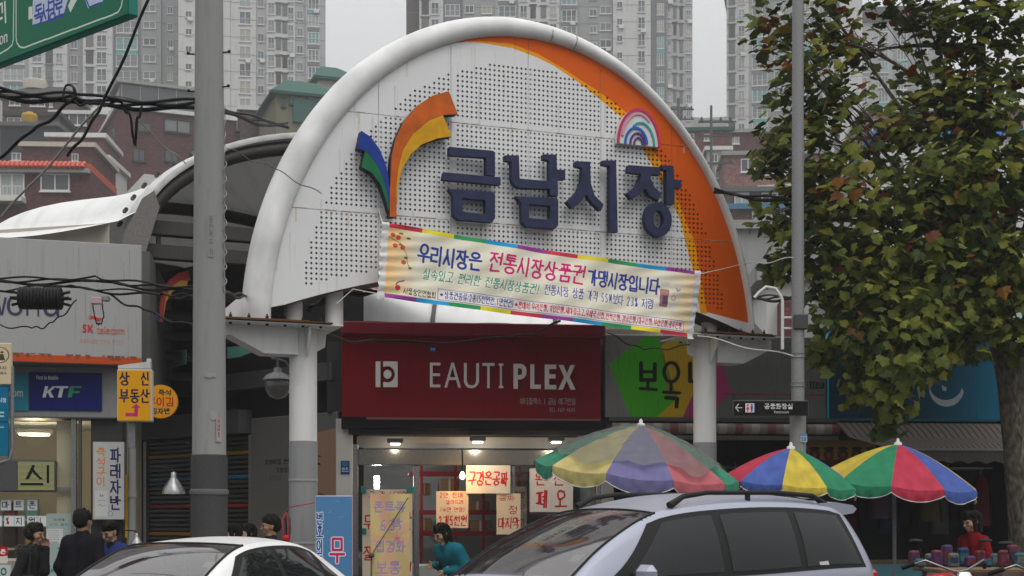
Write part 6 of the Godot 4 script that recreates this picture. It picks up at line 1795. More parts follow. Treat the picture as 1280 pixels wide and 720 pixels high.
# --- poles, cables, road sign -------------------------------------------------------------------------------------------------
func cable(label: String, ends: Array, r: float, sag: float, m: Material, strands := 1, called := "overhead_cable") -> Node3D:
	var o := thing(called, label, "cable", Vector3.ZERO)
	for s in strands:
		var b := Mb.new()
		var pts := []
		for k in ends.size() - 1:
			var a: Vector3 = ends[k]; var d: Vector3 = ends[k + 1]
			for i in range(0 if k == 0 else 1, 13):
				var t := i / 12.0
				var off := Vector3(0, 0.022 * s + 0.02 * sin(t * 9 + s * 2), 0.02 * s)
				pts.append(a.lerp(d, t) - Vector3(0, sag * 4 * t * (1 - t) * (1.0 + s * 0.15), 0) + off)
		b.tube(pts, r * (1.0 if s == 0 else 0.7), 6)
		part("strand", b, m, o)
	return o

func poles_and_wires() -> void:
	var o := thing("utility_pole", "thick weathered concrete utility pole with step bolts left of the gate", "utility pole", Vector3(-3.049, 1.487, -14.5) * Vector3(1, 0, 1))
	var con := mat(0.27, 0.27, 0.262, 0.95, 0, "streak", 0.9)
	var b := Mb.new()
	b.lathe([Vector2(0.178, 0), Vector2(0.172, 1.8), Vector2(0.155, 4.5), Vector2(0.135, 7.2), Vector2(0.11, 10.5)], 28)
	part("shaft", b, con, o)
	b = Mb.new()
	var sl: float = 2.26
	b.lathe([Vector2(0.19, 0), Vector2(0.186, 1.0), Vector2(0.182, sl - 0.02), Vector2(0.165, sl)], 28)
	part("sleeve", b, mat(0.09, 0.09, 0.092, 0.9, 0, "grain", 2.0, 1.0), o)
	for y in [1.3, 1.88, 0.9]:
		b = Mb.new()
		b.lathe([Vector2(0.184, y - 0.03), Vector2(0.195, y - 0.02), Vector2(0.195, y + 0.02), Vector2(0.184, y + 0.03)], 28)
		part("strap", b, M.concrete_dark, o)
	for y in [5.8, 4.0]:
		b = Mb.new()
		b.lathe([Vector2(0.14, y), Vector2(0.157 - 0.012 * (y - 4), y + 0.005), Vector2(0.157 - 0.012 * (y - 4), y + 0.035), Vector2(0.14, y + 0.04)], 28)
		part("band", b, M.galv, o)
	for q in [[6.85, 2.9], [6.3, 0.2], [6.28, 2.9], [3.22, 3.0], [2.36, 2.9], [5.95, 0.3], [5.9, 2.8]]:
		b = Mb.new()
		var dir := Vector3(cos(q[1]), 0, sin(q[1]) * 0.6)
		b.tube([Vector3(0, q[0], 0) + dir * 0.1, Vector3(0, q[0] + 0.005, 0) + dir * 0.2, Vector3(0, q[0] + 0.02, 0) + dir * 0.21], 0.008, 6)
		b.lathe([Vector2(0, -0.014), Vector2(0.015, -0.012), Vector2(0.015, 0.012), Vector2(0, 0.014)], 8, Vector3(0, q[0] + 0.01, 0) + dir * 0.21)
		part("step_bolt", b, M.cable, o)
	var ip := Print.new(48, 200, Color(0.53, 0.53, 0.525))
	ip.write("광전력주", 8, 6, 32, 32, 3, Color(0.36, 0.36, 0.36), 1.0, 0.0, true); ip.write("35", 12, 160, 22, 28, 3, Color(0.36, 0.36, 0.36))
	b = Mb.new()
	var rows := []
	for j in [0.0, 1.0]:
		var row := []
		for i in 5:
			var a := lerpf(1.05, 1.45, i / 4.0)
			row.append(Vector3(cos(a) * (0.163 - j * 0.005), 4.22 + j * 0.42, sin(a) * (0.163 - j * 0.005)))
		row.reverse()
		rows.append(row)
	b.grid(rows, false, false, Rect2(0, 1, 1, -1))
	part("inscription", b, printed(ip, 0.9), o)
	for q in [[1.3, 3.02, 0.12, 0.05, 0.0], [1.1, 2.6, 0.07, 0.09, 0.04]]:  # scraps of old bills and tape
		b = Mb.new()
		var scrap := []
		for jj in 3:
			var row := []
			for i in 5:
				var a: float = q[0] + (i / 4.0 - 0.5) * q[2] / 0.18
				var rr := 0.1935 if q[1] < 2.2 else 0.1745
				row.append(Vector3(cos(a) * rr, q[1] + jj * q[3] / 2 + (i - 2) * q[4] * 0.03 + 0.008 * sin(i * 2.0 + jj), sin(a) * rr))
			row.reverse()
			scrap.append(row)
		b.grid(scrap)
		part("paper_scrap", b, M.concrete, o)
	var npp := Print.new(40, 160, Color(0.6, 0.58, 0.56)); npp.write("금남번호", 8, 8, 24, 28, 3, Color(0.5, 0.12, 0.14), 0.0, 0.0, true)
	b = Mb.new()
	b.box(Vector3(0.12, 2.5, 0.125), Vector3(0.06, 0.24, 0.012), Basis(Vector3.UP, 0.75))
	part("number_plate", b, printed(npp), o)
	b = Mb.new()
	var w := []
	for k in 90: w.append(Vector3(0.17 + 0.018 * cos(k * 0.9) * (1 if k > 25 else 0.2), 5.75 - k * 0.021, 0.06 + 0.018 * sin(k * 0.9)))
	b.tube(w, 0.006, 4)
	part("coiled_wire", b, M.concrete, o)
	# cables
	cable("thick black bundled cable from the photo's left edge to the concrete pole", [Vector3(-5.286, 5.813, -14.2), Vector3(-4.385, 5.761, -14.35), Vector3(-3.174, 5.741, -14.5)], 0.022, 0.02, M.cable, 4)
	cable("black cable pair running from the concrete pole behind the arch", [Vector3(-2.952, 5.737, -14.6), Vector3(-2.722, 6.364, -17.5)], 0.02, 0.02, M.cable, 3)
	cable("black service cable slanting down left from the loop of cable", [Vector3(-4.385, 5.777, -14.35), Vector3(-4.867, 5.534, -14.6), Vector3(-5.583, 5.217, -15)], 0.018, 0.01, M.cable)
	cable("thin grey wire just above the thick bundle at left", [Vector3(-5.434, 5.98, -14.6), Vector3(-4.193, 5.95, -14.8), Vector3(-3.163, 5.842, -14.6)], 0.006, 0.02, M.concrete_dark)
	cable("slanting dark guy cable crossing the towers at upper left", [Vector3(-3.35, 6.513, -13.4), Vector3(-3.956, 5.51, -13.8), Vector3(-4.324, 5.131, -14)], 0.015, 0.01, M.cable)
	cable("pale guy wire slanting down from the cables to the brick houses", [Vector3(-4.039, 5.702, -14.2), Vector3(-5.388, 4.792, -15.2)], 0.012, 0.0, M.concrete)
	cable("thin pale wire running down right from the cables to the arcade edge", [Vector3(-3.8, 5.632, -14.4), Vector3(-4.216, 6.198, -18.6)], 0.007, 0.0, M.concrete)
	var loop := thing("cable_loop", "round loop of spare black cable hanging on the bundle at left", "cable", Vector3(-4.393, 5.834, -14.3))
	for k in 3:
		b = Mb.new()
		var pts := []
		for i in 25: pts.append(Vector3((0.065 - 0.006 * k) * cos(TAU * i / 24), 0.085 * sin(TAU * i / 24), 0.01 * k + 0.01 * sin(i)))
		b.tube(pts, 0.009, 6)
		part("turn", b, M.cable, loop)
	cable("black cable loop sagging below the bundle before the brick block", [Vector3(-4.385, 5.747, -14.3), Vector3(-4.195, 5.723, -14.3), Vector3(-3.92, 5.776, -14.4), Vector3(-3.816, 5.632, -14.4), Vector3(-3.802, 5.37, -14.5)], 0.014, 0.0, M.cable)
	cable("second drop cable hanging beside the sagging loop", [Vector3(-3.696, 5.728, -14.4), Vector3(-3.752, 5.584, -14.4), Vector3(-3.794, 5.354, -14.5)], 0.014, 0.0, M.cable)
	cable("lower black cable bundle crossing the white fascia sign", [Vector3(-5.658, 4.116, -15.2), Vector3(-4.391, 4.116, -15.2), Vector3(-3.204, 3.92, -14.6)], 0.016, 0.015, M.cable, 3)
	cable("second lower black cable crossing just under the fascia bundle", [Vector3(-5.658, 3.998, -15.2), Vector3(-4.729, 4.057, -15.2), Vector3(-3.667, 3.942, -15), Vector3(-3.204, 3.855, -14.6)], 0.013, 0.01, M.cable, 2)
	cable("cable slanting from the fascia to the concrete pole's middle", [Vector3(-4.307, 3.998, -15.2), Vector3(-3.833, 3.783, -15), Vector3(-3.228, 3.563, -14.6)], 0.012, 0.01, M.cable)
	cable("lower cables running from the pole behind the gate's left foot", [Vector3(-2.92, 3.904, -14.6), Vector3(-3.172, 4.272, -17.3)], 0.015, 0.01, M.cable, 2)
	cable("thin drooping wire hanging beneath the ribbed cable joint", [Vector3(-5.5, 3.667, -15), Vector3(-5, 3.592, -15), Vector3(-4.815, 3.664, -15.1), Vector3(-4.564, 3.899, -15.1)], 0.008, 0.01, M.cable)
	cable("thin looped wire hanging over the red lettering of the white sign", [Vector3(-4.433, 3.939, -15.2), Vector3(-4.408, 3.745, -15.2), Vector3(-4.366, 3.644, -15.2), Vector3(-4.307, 3.728, -15.2), Vector3(-4.332, 3.948, -15.2)], 0.007, 0.0, M.cable)
	var sp := thing("cable_joint", "black ribbed cable joint closure hanging in front of the white sign", "cable joint", Vector3(-4.908, 3.908, -15), 3)
	b = Mb.new()
	var prof := []
	for k in 13:
		prof.append(Vector2(0.1, k * 0.034)); prof.append(Vector2(0.118, k * 0.034 + 0.006)); prof.append(Vector2(0.118, k * 0.034 + 0.02)); prof.append(Vector2(0.1, k * 0.034 + 0.026))
	prof.push_front(Vector2(0.0, -0.005)); prof.append(Vector2(0.0, 0.45))
	b.xf = Transform3D(Basis(Vector3(0, 0, 1), -PI / 2), Vector3(-0.22, 0, 0))
	b.lathe(prof, 20)
	part("ribbed_shell", b, M.black_rubber, sp)
	for s in [-1.0, 1.0]:
		for a in 4:
			b = Mb.new()
			b.tube([Vector3(s * 0.22, 0.05 * cos(a * 1.6), 0.05 * sin(a * 1.6)), Vector3(s * 0.3, 0.07 * cos(a * 1.6), 0.06 * sin(a * 1.6))], 0.016, 6)
			part("cable_gland", b, M.black_rubber, sp)
	var tb := thing("terminal_box", "pinkish cable terminal box on the lower bundle over the white sign", "terminal box", Vector3(-4.368, 3.906, -15.15))
	b = Mb.new()
	b.rbox(Vector3.ZERO, Vector3(0.12, 0.075, 0.06), 0.01)
	part("box", b, mat(0.5, 0.36, 0.38, 0.6), tb)
	b = Mb.new()
	b.rbox(Vector3(0.1, 0.02, 0), Vector3(0.07, 0.055, 0.06), 0.012)
	part("clamp", b, M.concrete, tb)
	cable("black cable from the arch's right shoulder through the plane tree", [Vector3(2.614, 5.837, -18.6), Vector3(3.54, 5.514, -17.7), Vector3(5.157, 5.462, -18.2), Vector3(6.717, 5.32, -18.6)], 0.025, 0.02, M.cable, 2)
	cable("dark cables level with the orange panel's foot behind the lamp post", [Vector3(3.278, 4.667, -20), Vector3(3.6, 4.36, -18), Vector3(4.75, 4.471, -19)], 0.02, 0.01, M.cable, 3)
	cable("thin pale wire from the gate's right plate to the lamp post", [Vector3(2.346, 3.926, -18.2), Vector3(3.373, 3.555, -17.25)], 0.008, 0.0, M.white_worn)
	cable("thin pale wire from the banner corner to the lamp post", [Vector3(2.976, 4.896, -18.6), Vector3(3.373, 4.734, -17.25)], 0.007, 0.0, M.white_worn)
	cable("black cable sagging across the crimson sign capping", [Vector3(-2.327, 3.868, -17.6), Vector3(-1.813, 3.979, -19.2), Vector3(0, 4.045, -19.3), Vector3(0.617, 4.149, -18.5)], 0.016, 0.03, M.cable)
	cable("thin dark cable drooping across the pentagon sign", [Vector3(1.28, 4.085, -19.2), Vector3(1.769, 3.873, -19.3), Vector3(2.319, 3.877, -18.8)], 0.009, 0.0, M.cable)
	cable("black cable bundle under the gate's left panel corner", [Vector3(-2.493, 4.162, -17.6), Vector3(-2.188, 4.404, -17.9), Vector3(-1.638, 4.472, -18.2), Vector3(-1.253, 4.524, -18.8)], 0.03, 0.0, M.cable, 2)
	cable("thin grey wire crossing the arch's left shoulder", [Vector3(-2.967, 5.467, -15), Vector3(-2.783, 5.682, -16.7), Vector3(-2.221, 5.399, -16.8)], 0.006, 0.0, M.concrete_dark)
	# far poles
	for q in [["slim far utility pole with crossarms right of the arch", Vector3(12.45, 24.1, -90), 0.11], ["far utility pole with crossarms against the middle tower block", Vector3(15.022, 36.267, -130), 0.2]]:
		var p := thing("utility_pole", q[0], "utility pole", q[1])
		b = Mb.new()
		b.lathe([Vector2(q[2], -8), Vector2(q[2] * 0.7, 3.4)], 10)
		part("shaft", b, M.concrete_dark, p)
		for y in [2.4, 1.5, -0.2]:
			b = Mb.new()
			b.box(Vector3(0.3, y, 0), Vector3(2.2, 0.12, 0.12))
			for k in 4: b.lathe([Vector2(0.05, y + 0.06), Vector2(0.09, y + 0.12), Vector2(0.05, y + 0.28)], 8, Vector3(-0.6 + k * 0.6, 0, 0))
			part("crossarm", b, M.frame_dark, p)
	# lamp post and what hangs on it
	var l := thing("lamp_post", "slim grey lamp post standing before the plane tree", "lamp post", Vector3(3.434, 1.6, -17.3) * Vector3(1, 0, 1))
	b = Mb.new()
	b.lathe([Vector2(0.105, 0), Vector2(0.098, 2.9), Vector2(0.08, 2.95), Vector2(0.075, 4.6), Vector2(0.066, 8.0), Vector2(0.055, 10.5)], 20)
	part("shaft", b, mat(0.36, 0.365, 0.37, 0.6, 0.2, "grain", 2.2), l)
	b = Mb.new()
	b.rbox(Vector3(0.02, 3.97, 0.065), Vector3(0.17, 0.18, 0.07), 0.012)
	part("junction_box", b, mat(0.1, 0.1, 0.1, 0.5, 0, "grain", 2), l)
	var fp := Print.new(40, 48, Color(0.6, 0.68, 0.76)); fp.rect(0, 0, 40, 14, Color(0.35, 0.5, 0.66)); fp.fit("50", 5, 18, 32, 26, 4, Color(0.2, 0.25, 0.3))
	plate("number_plate", [0.01, 2.53, 0.08, 0.1], 0.102, 0.108, printed(fp), l)
	for y in [3.2, 3.55, 1.9]:
		b = Mb.new()
		b.lathe([Vector2(0.09, y), Vector2(0.105 - 0.008 * (y - 1), y + 0.006), Vector2(0.105 - 0.008 * (y - 1), y + 0.04), Vector2(0.09, y + 0.046)], 20)
		part("strap", b, M.galv, l)
	b = Mb.new()
	b.tube([Vector3(-0.52, 4.27, 0.0), Vector3(-0.47, 4.33, 0), Vector3(-0.38, 4.4, 0.0), Vector3(-0.27, 4.38, 0), Vector3(-0.2, 4.28, 0), Vector3(-0.185, 4.24, 0), Vector3(-0.185, 3.65, 0)], 0.02, 8)
	b.tube([Vector3(-0.185, 4.03, 0), Vector3(0, 4.03, 0)], 0.015, 6)
	b.tube([Vector3(-0.185, 3.9, 0), Vector3(0, 3.9, 0)], 0.015, 6)
	part("bent_pipe", b, M.white_worn, l)
	var rs := thing("restroom_sign", "black restroom direction sign with arrow and figures on the lamp post", "sign", Vector3(3.058, 0, -17.2), 2)
	var rp := Print.new(480, 92, Color(0.06, 0.06, 0.062))
	rp.line([Vector2(30, 20), Vector2(12, 44), Vector2(30, 68)], 7, Color(0.75, 0.75, 0.75)); rp.line([Vector2(14, 44), Vector2(52, 44)], 6, Color(0.75, 0.75, 0.75))
	rp.rect(74, 14, 58, 62, Color(0.8, 0.8, 0.82)); rp.disc(Vector2(90, 26), 6, 6, Color(0.8, 0.15, 0.2)); rp.poly([Vector2(90, 32), Vector2(102, 56), Vector2(78, 56)], Color(0.8, 0.15, 0.2)); rp.rect(86, 56, 8, 16, Color(0.8, 0.15, 0.2))
	rp.disc(Vector2(116, 26), 6, 6, Color(0.15, 0.25, 0.65)); rp.rect(109, 33, 14, 22, Color(0.15, 0.25, 0.65)); rp.rect(111, 55, 10, 17, Color(0.15, 0.25, 0.65))
	rp.fit("공중화장실", 196, 16, 190, 36, 5, Color(0.8, 0.8, 0.8))
	var rr := [-0.433, 2.847, 0.885, 0.162]
	plate("face", rr, 0.09, 0.12, printed(rp, 0.4), rs, M.frame_dark)
	glyph("Restroom", [0.048, 2.866, 0.173, 0.029], 0.12, 0.123, M.white_worn, rs, false)
	# green direction sign
	var g := thing("direction_sign", "large green road direction sign cut by the photo's top left corner", "road sign", Vector3(-2.56, 4.976, -9.6), -40.06)
	var gp := Print.new(900, 420, Color(0.0, 0.4, 0.29))
	var at := func(p: Vector2) -> Vector2: return Vector2((p.x + 2.6) / 2.6 * 900, (1.2 - p.y) / 1.2 * 420)
	var put := func(a: Array, col: Color) -> void:
		var q := []
		for p in a: q.append(at.call(p))
		gp.poly(q, col)
	var wh := Color(0.82, 0.84, 0.8)
	var curve := func(a: Array, wd: float, col: Color) -> void:
		var q := []
		for p in a: q.append(at.call(p))
		gp.line(q, wd, col)
	curve.call([Vector2(-1.373, 0.497), Vector2(-1.373, 0.133), Vector2(-1.36, 0.094), Vector2(-1.32, 0.056), Vector2(-1.267, 0.041), Vector2(-0.182, 0.032), Vector2(-0.113, 0.036), Vector2(-0.079, 0.062), Vector2(-0.063, 0.105), Vector2(-0.059, 0.185)], 4, wh)
	curve.call([Vector2(-1.4, 0.504), Vector2(-1.411, 0.127), Vector2(-1.427, 0.094), Vector2(-1.481, 0.076), Vector2(-1.59, 0.065), Vector2(-1.757, 0.067)], 4, wh)
	put.call([Vector2(-1.149, 0.415), Vector2(-1.157, 0.17), Vector2(-0.76, 0.152), Vector2(-0.676, 0.29)], Color(0.72, 0.76, 0.84))
	curve.call([Vector2(-1.149, 0.174), Vector2(-0.76, 0.155), Vector2(-0.681, 0.291)], 4, Color(0.15, 0.25, 0.6))
	put.call([Vector2(-1.209, 0.32), Vector2(-1.157, 0.316), Vector2(-1.157, 0.227), Vector2(-1.209, 0.23)], wh)
	put.call([Vector2(-0.632, 0.293), Vector2(-0.706, 0.213), Vector2(-0.676, 0.159), Vector2(-0.598, 0.23), Vector2(-0.579, 0.281)], wh)
	put.call([Vector2(-0.511, 0.237), Vector2(-0.463, 0.141), Vector2(-0.293, 0.14), Vector2(-0.265, 0.193)], Color(0.72, 0.76, 0.84))
	curve.call([Vector2(-0.492, 0.219), Vector2(-0.449, 0.146), Vector2(-0.298, 0.144)], 4, Color(0.15, 0.25, 0.6))
	for k in 4:
		var p: Vector2 = at.call([Vector2(-1.131, 0.313), Vector2(-1.043, 0.307), Vector2(-0.956, 0.301), Vector2(-0.87, 0.296)][k])
		gp.write("독서당로"[k], p.x, p.y, 40, 50, 6, Color(0.16, 0.26, 0.6))
	curve.call([Vector2(-1.646, 0.429), Vector2(-1.563, 0.427), Vector2(-1.558, 0.364)], 7, wh)
	curve.call([Vector2(-1.525, 0.43), Vector2(-1.514, 0.281)], 7, wh)
	curve.call([Vector2(-1.646, 0.325), Vector2(-1.563, 0.321)], 7, wh)
	plate("face", [-2.6, 0.0, 2.6, 1.2], -0.08, 0.0, printed(gp, 0.45), g, mat(0.02, 0.2, 0.15, 0.5))
	glyph("on", [-1.59, 0.125, 0.104, 0.065], 0.001, 0.004, M.white_paint, g, false)
	for x in [-2.0, -0.7]: slab("hanger_rail", [x, 0.05, 0.08, 1.5], -0.16, -0.083, M.galv, g)
	b = Mb.new()
	b.tube([Vector3(-6.0, 1.6, -0.2), Vector3(-1.2, 1.75, -0.2), Vector3(0.2, 1.78, -0.2)], [0.11, 0.08, 0.06], 14)
	b.tube([Vector3(-6.0, -5.2, -0.2), Vector3(-6.0, 2.0, -0.2)], [0.16, 0.12], 16)
	part("mast_arm", b, M.galv, g)

# --- parasols, stalls, motorcycle ---------------------------------------------------------------------------------------------
func parasol(label: String, at: Vector3, r: float, rise: float, rim_y: float, tilt: Vector3, turn: float, cols: Array, faded := false) -> Node3D:
	var o := thing("parasol", label, "parasol", Vector3(at.x, 0, at.z))
	var pole := Mb.new()
	pole.tube([Vector3(0, 0.0, 0), Vector3(0, rim_y + rise - 0.02, 0)], 0.022, 10)
	part("pole", pole, M.galv, o)
	var base := Mb.new()
	base.lathe([Vector2(0.26, 0.11), Vector2(0.26, 0.16), Vector2(0.2, 0.2), Vector2(0.04, 0.22), Vector2(0.04, 0.4)], 20)
	part("base", base, M.concrete, o)
	var bas := Basis.from_euler(tilt)
	var top := Vector3(0, rim_y, 0)
	var nseg := cols.size()
	for k in nseg:
		var a0 := turn + TAU * k / nseg
		var a1 := turn + TAU * (k + 1) / nseg
		var pt := func(t: float, s: float) -> Vector3:
			var e := Vector3(cos(a0), 0, -sin(a0)).lerp(Vector3(cos(a1), 0, -sin(a1)), s) * r
			var sag := 0.06 * r * sin(PI * s) * t * t
			return top + bas * (e * t + Vector3(0, rise * (1 - pow(t, 1.45)) - sag * 0.5, 0) + e * (-sag * 0.25))
		var b := Mb.new()
		var rows := []
		for j in range(10, -1, -1):
			var row := []
			for i in 9: row.append(pt.call(maxf(j / 10.0, 0.01), i / 8.0))
			rows.append(row)
		b.grid(rows)
		var p := part("panel", b, cols[k], o)
		b = Mb.new()  # scalloped valance
		var up := []
		var mid := []
		var dn := []
		for i in 13:
			var s := i / 12.0
			var e: Vector3 = pt.call(1.0, s)
			var out: Vector3 = bas * Vector3(cos(lerpf(a0, a1, s)), 0, -sin(lerpf(a0, a1, s)))
			var drop := 0.09 * r * (0.35 + 1.0 * pow(sin(PI * clampf(s * 0.94 + 0.03, 0, 1)), 0.5)) + 0.015
			up.append(e)
			mid.append(e + Vector3(0, -drop * 0.5, 0) + out * (0.008 + 0.008 * sin(i * 2.0 + k)))
			dn.append(e + Vector3(0, -drop, 0) + out * (0.012 * sin(i * 1.7 + k)))
		b.grid([dn, mid, up])
		part("valance", b, cols[k], p)
		b = Mb.new()
		b.tube(dn, 0.006, 4)
		part("piping", b, M.white_worn, p)
		b = Mb.new()
		b.tube([pt.call(0.03, 0.0) + Vector3(0, -0.02, 0), pt.call(0.5, 0.0) + Vector3(0, -0.015, 0), pt.call(1.0, 0.0) + Vector3(0, -0.012, 0)], 0.006, 5)
		part("rib", b, M.steel, o)
	var f := Mb.new()
	f.lathe([Vector2(0.05, -0.01), Vector2(0.045, 0.02), Vector2(0.02, 0.03), Vector2(0.018, 0.06), Vector2(0, 0.075)], 12, top + bas * Vector3(0, rise, 0))
	part("finial", f, M.white_worn, o)
	if faded:  # wrinkled clear plastic sheet thrown over the top
		var b := Mb.new()
		var rows := []
		for j in range(14, -1, -1):
			var row := []
			for i in 65:
				var a := TAU * i / 64
				var t := j / 14.0 * (0.86 + 0.05 * sin(a * 5.0) + 0.04 * sin(a * 11.0))
				var wr := 0.012 * sin(a * 23 + j * 0.7) + 0.01 * sin(a * 9 + j * 1.9) + 0.008 * sin(j * 2.3 + a * 31)
				row.append(top + bas * (Vector3(cos(a), 0, -sin(a)) * r * t * 1.01 + Vector3(0, rise * (1 - pow(t, 1.45)) + 0.02 + wr * minf(1, t * 2), 0)))
			rows.append(row)
		b.grid(rows)
		var pm := StandardMaterial3D.new()
		pm.albedo_color = Color(0.5, 0.51, 0.5, 0.45)
		pm.transparency = BaseMaterial3D.TRANSPARENCY_ALPHA
		pm.roughness = 0.4
		pm.albedo_texture = T.grain
		part("plastic_sheet", b, pm, o)
	return o

func street_things() -> void:
	var mk := func(r: float, g: float, bl: float) -> StandardMaterial3D:
		var m := mat(r, g, bl, 0.7, 0, "grime", 1.3)
		m.backlight_enabled = true
		m.backlight = Color(0.3, 0.3, 0.3)
		return m
	var red: Material = mk.call(0.5, 0.04, 0.08)
	var blue: Material = mk.call(0.07, 0.12, 0.4)
	var yel: Material = mk.call(0.6, 0.46, 0.06)
	var grn: Material = mk.call(0.03, 0.24, 0.12)
	var fred: Material = mk.call(0.5, 0.13, 0.15)
	var fvio: Material = mk.call(0.17, 0.16, 0.33)
	var fyel: Material = mk.call(0.56, 0.47, 0.18)
	var fgrn: Material = mk.call(0.05, 0.26, 0.16)
	parasol("large faded parasol draped with clear plastic, in front of the red shop", Vector3(1.326, 2.242, -15.4), 1.09, 0.48, Vector3(1.326, 2.13, -15.4).y, Vector3(0.1, 0, -0.1), -0.05, [fyel, fgrn, fvio, fyel, fred, fgrn, fyel, fvio, fred, fgrn], true)
	parasol("middle parasol of red blue yellow and green panels, half behind the faded one", Vector3(3.163, 2.15, -16.5), 0.8, 0.4, Vector3(3.163, 2.022, -16.5).y, Vector3(0.06, 0, -0.07), 0.05, [red, yel, grn, red, grn, red, blue, yel, grn, blue])
	parasol("right parasol with a bright red front panel under the striped awning", Vector3(4.514, 2.167, -17), 0.97, 0.46, Vector3(4.514, 2.034, -17).y, Vector3(0.08, 0, -0.07), 0.02, [grn, yel, red, grn, blue, yel, grn, red, blue, yel])
	# stall tables
	for q in [["trestle stall table of small goods under the faded parasol", Vector3(1.3, 0.993, -15.6), 2.0, 0], ["trestle stall table of packets under the right parasol", Vector3(4.64, 0.923, -17.4), 1.8, 4], ["low stall table of bright packets at the photo's right edge", Vector3(4.892, 1.024, -14.8), 1.3, 8]]:
		var o := thing("stall_table", q[0], "stall table", q[1] * Vector3(1, 0, 1) + Vector3(0, 0.11, 0), 5)
		var w: float = q[2]
		var b := Mb.new()
		b.rbox(Vector3(0, 0.98, 0), Vector3(w, 0.04, 0.8), 0.008)
		part("table_top", b, mat(0.25, 0.17, 0.1, 0.8, 0, "grain", 1), o)
		for x in [-w / 2 + 0.1, w / 2 - 0.1]:
			for z in [-0.32, 0.32]:
				b = Mb.new()
				b.box(Vector3(x, 0.48, z), Vector3(0.04, 0.96, 0.04))
				part("leg", b, M.galv, o)
		b = Mb.new()
		var rows := []
		for j in 3:
			var row := []
			for i in 21: row.append(Vector3(-w / 2 + w * i / 20.0, 0.6 + j * 0.185, 0.41 + 0.015 * sin(i * 1.4) * (2 - j)))
			rows.append(row)
		b.grid(rows)
		part("skirt_cloth", b, [M.slate, mat(0.1, 0.25, 0.3, 0.9), M.brick_brown][int(q[3]) / 4], o)
	var gm := [mat(0.05, 0.17, 0.2, 0.6, 0, "blotch", 3), mat(0.16, 0.035, 0.08, 0.6, 0, "blotch", 3), mat(0.18, 0.17, 0.15, 0.6, 0, "blotch", 3), mat(0.08, 0.04, 0.12, 0.6, 0, "blotch", 3), mat(0.02, 0.05, 0.15, 0.6, 0, "blotch", 3), mat(0.17, 0.025, 0.025, 0.6, 0, "blotch", 3)]
	var words := ["teal and white", "pink", "cream", "violet", "blue", "red"]
	for k in 14:
		var px: Vector3 = [Vector3(4.222, 1.269, -14.9), Vector3(5.215, 1.269, -14.9)][0].lerp([Vector3(4.222, 1.269, -14.9), Vector3(5.256, 1.269, -14.9)][1], (k % 7) / 6.0)
		var o := thing("goods_packet", "%s packet, %s in the %s row at the photo's right edge" % [words[k % 6], ["first", "second", "third", "fourth", "fifth", "sixth", "seventh"][k % 7], "front" if k < 7 else "back"], "packet", Vector3(px.x, 1.11, px.z - (0.22 if k >= 7 else 0.0)), 4 * sin(k * 3.0), "packets on the right stall")
		var h := 0.09 + 0.03 * ((k * 3) % 4) + (0.05 if k >= 7 else 0.0)
		var b := Mb.new()
		b.rbox(Vector3(0, h / 2, 0), Vector3(0.11, h, 0.08), 0.02)
		part("wrapper", b, gm[k % 6], o)
		b = Mb.new()
		b.rbox(Vector3(0, h * 0.5, 0.041), Vector3(0.08, h * 0.4, 0.004), 0.001)
		part("label_patch", b, gm[(k + 2) % 6], o)
	motorcycle()

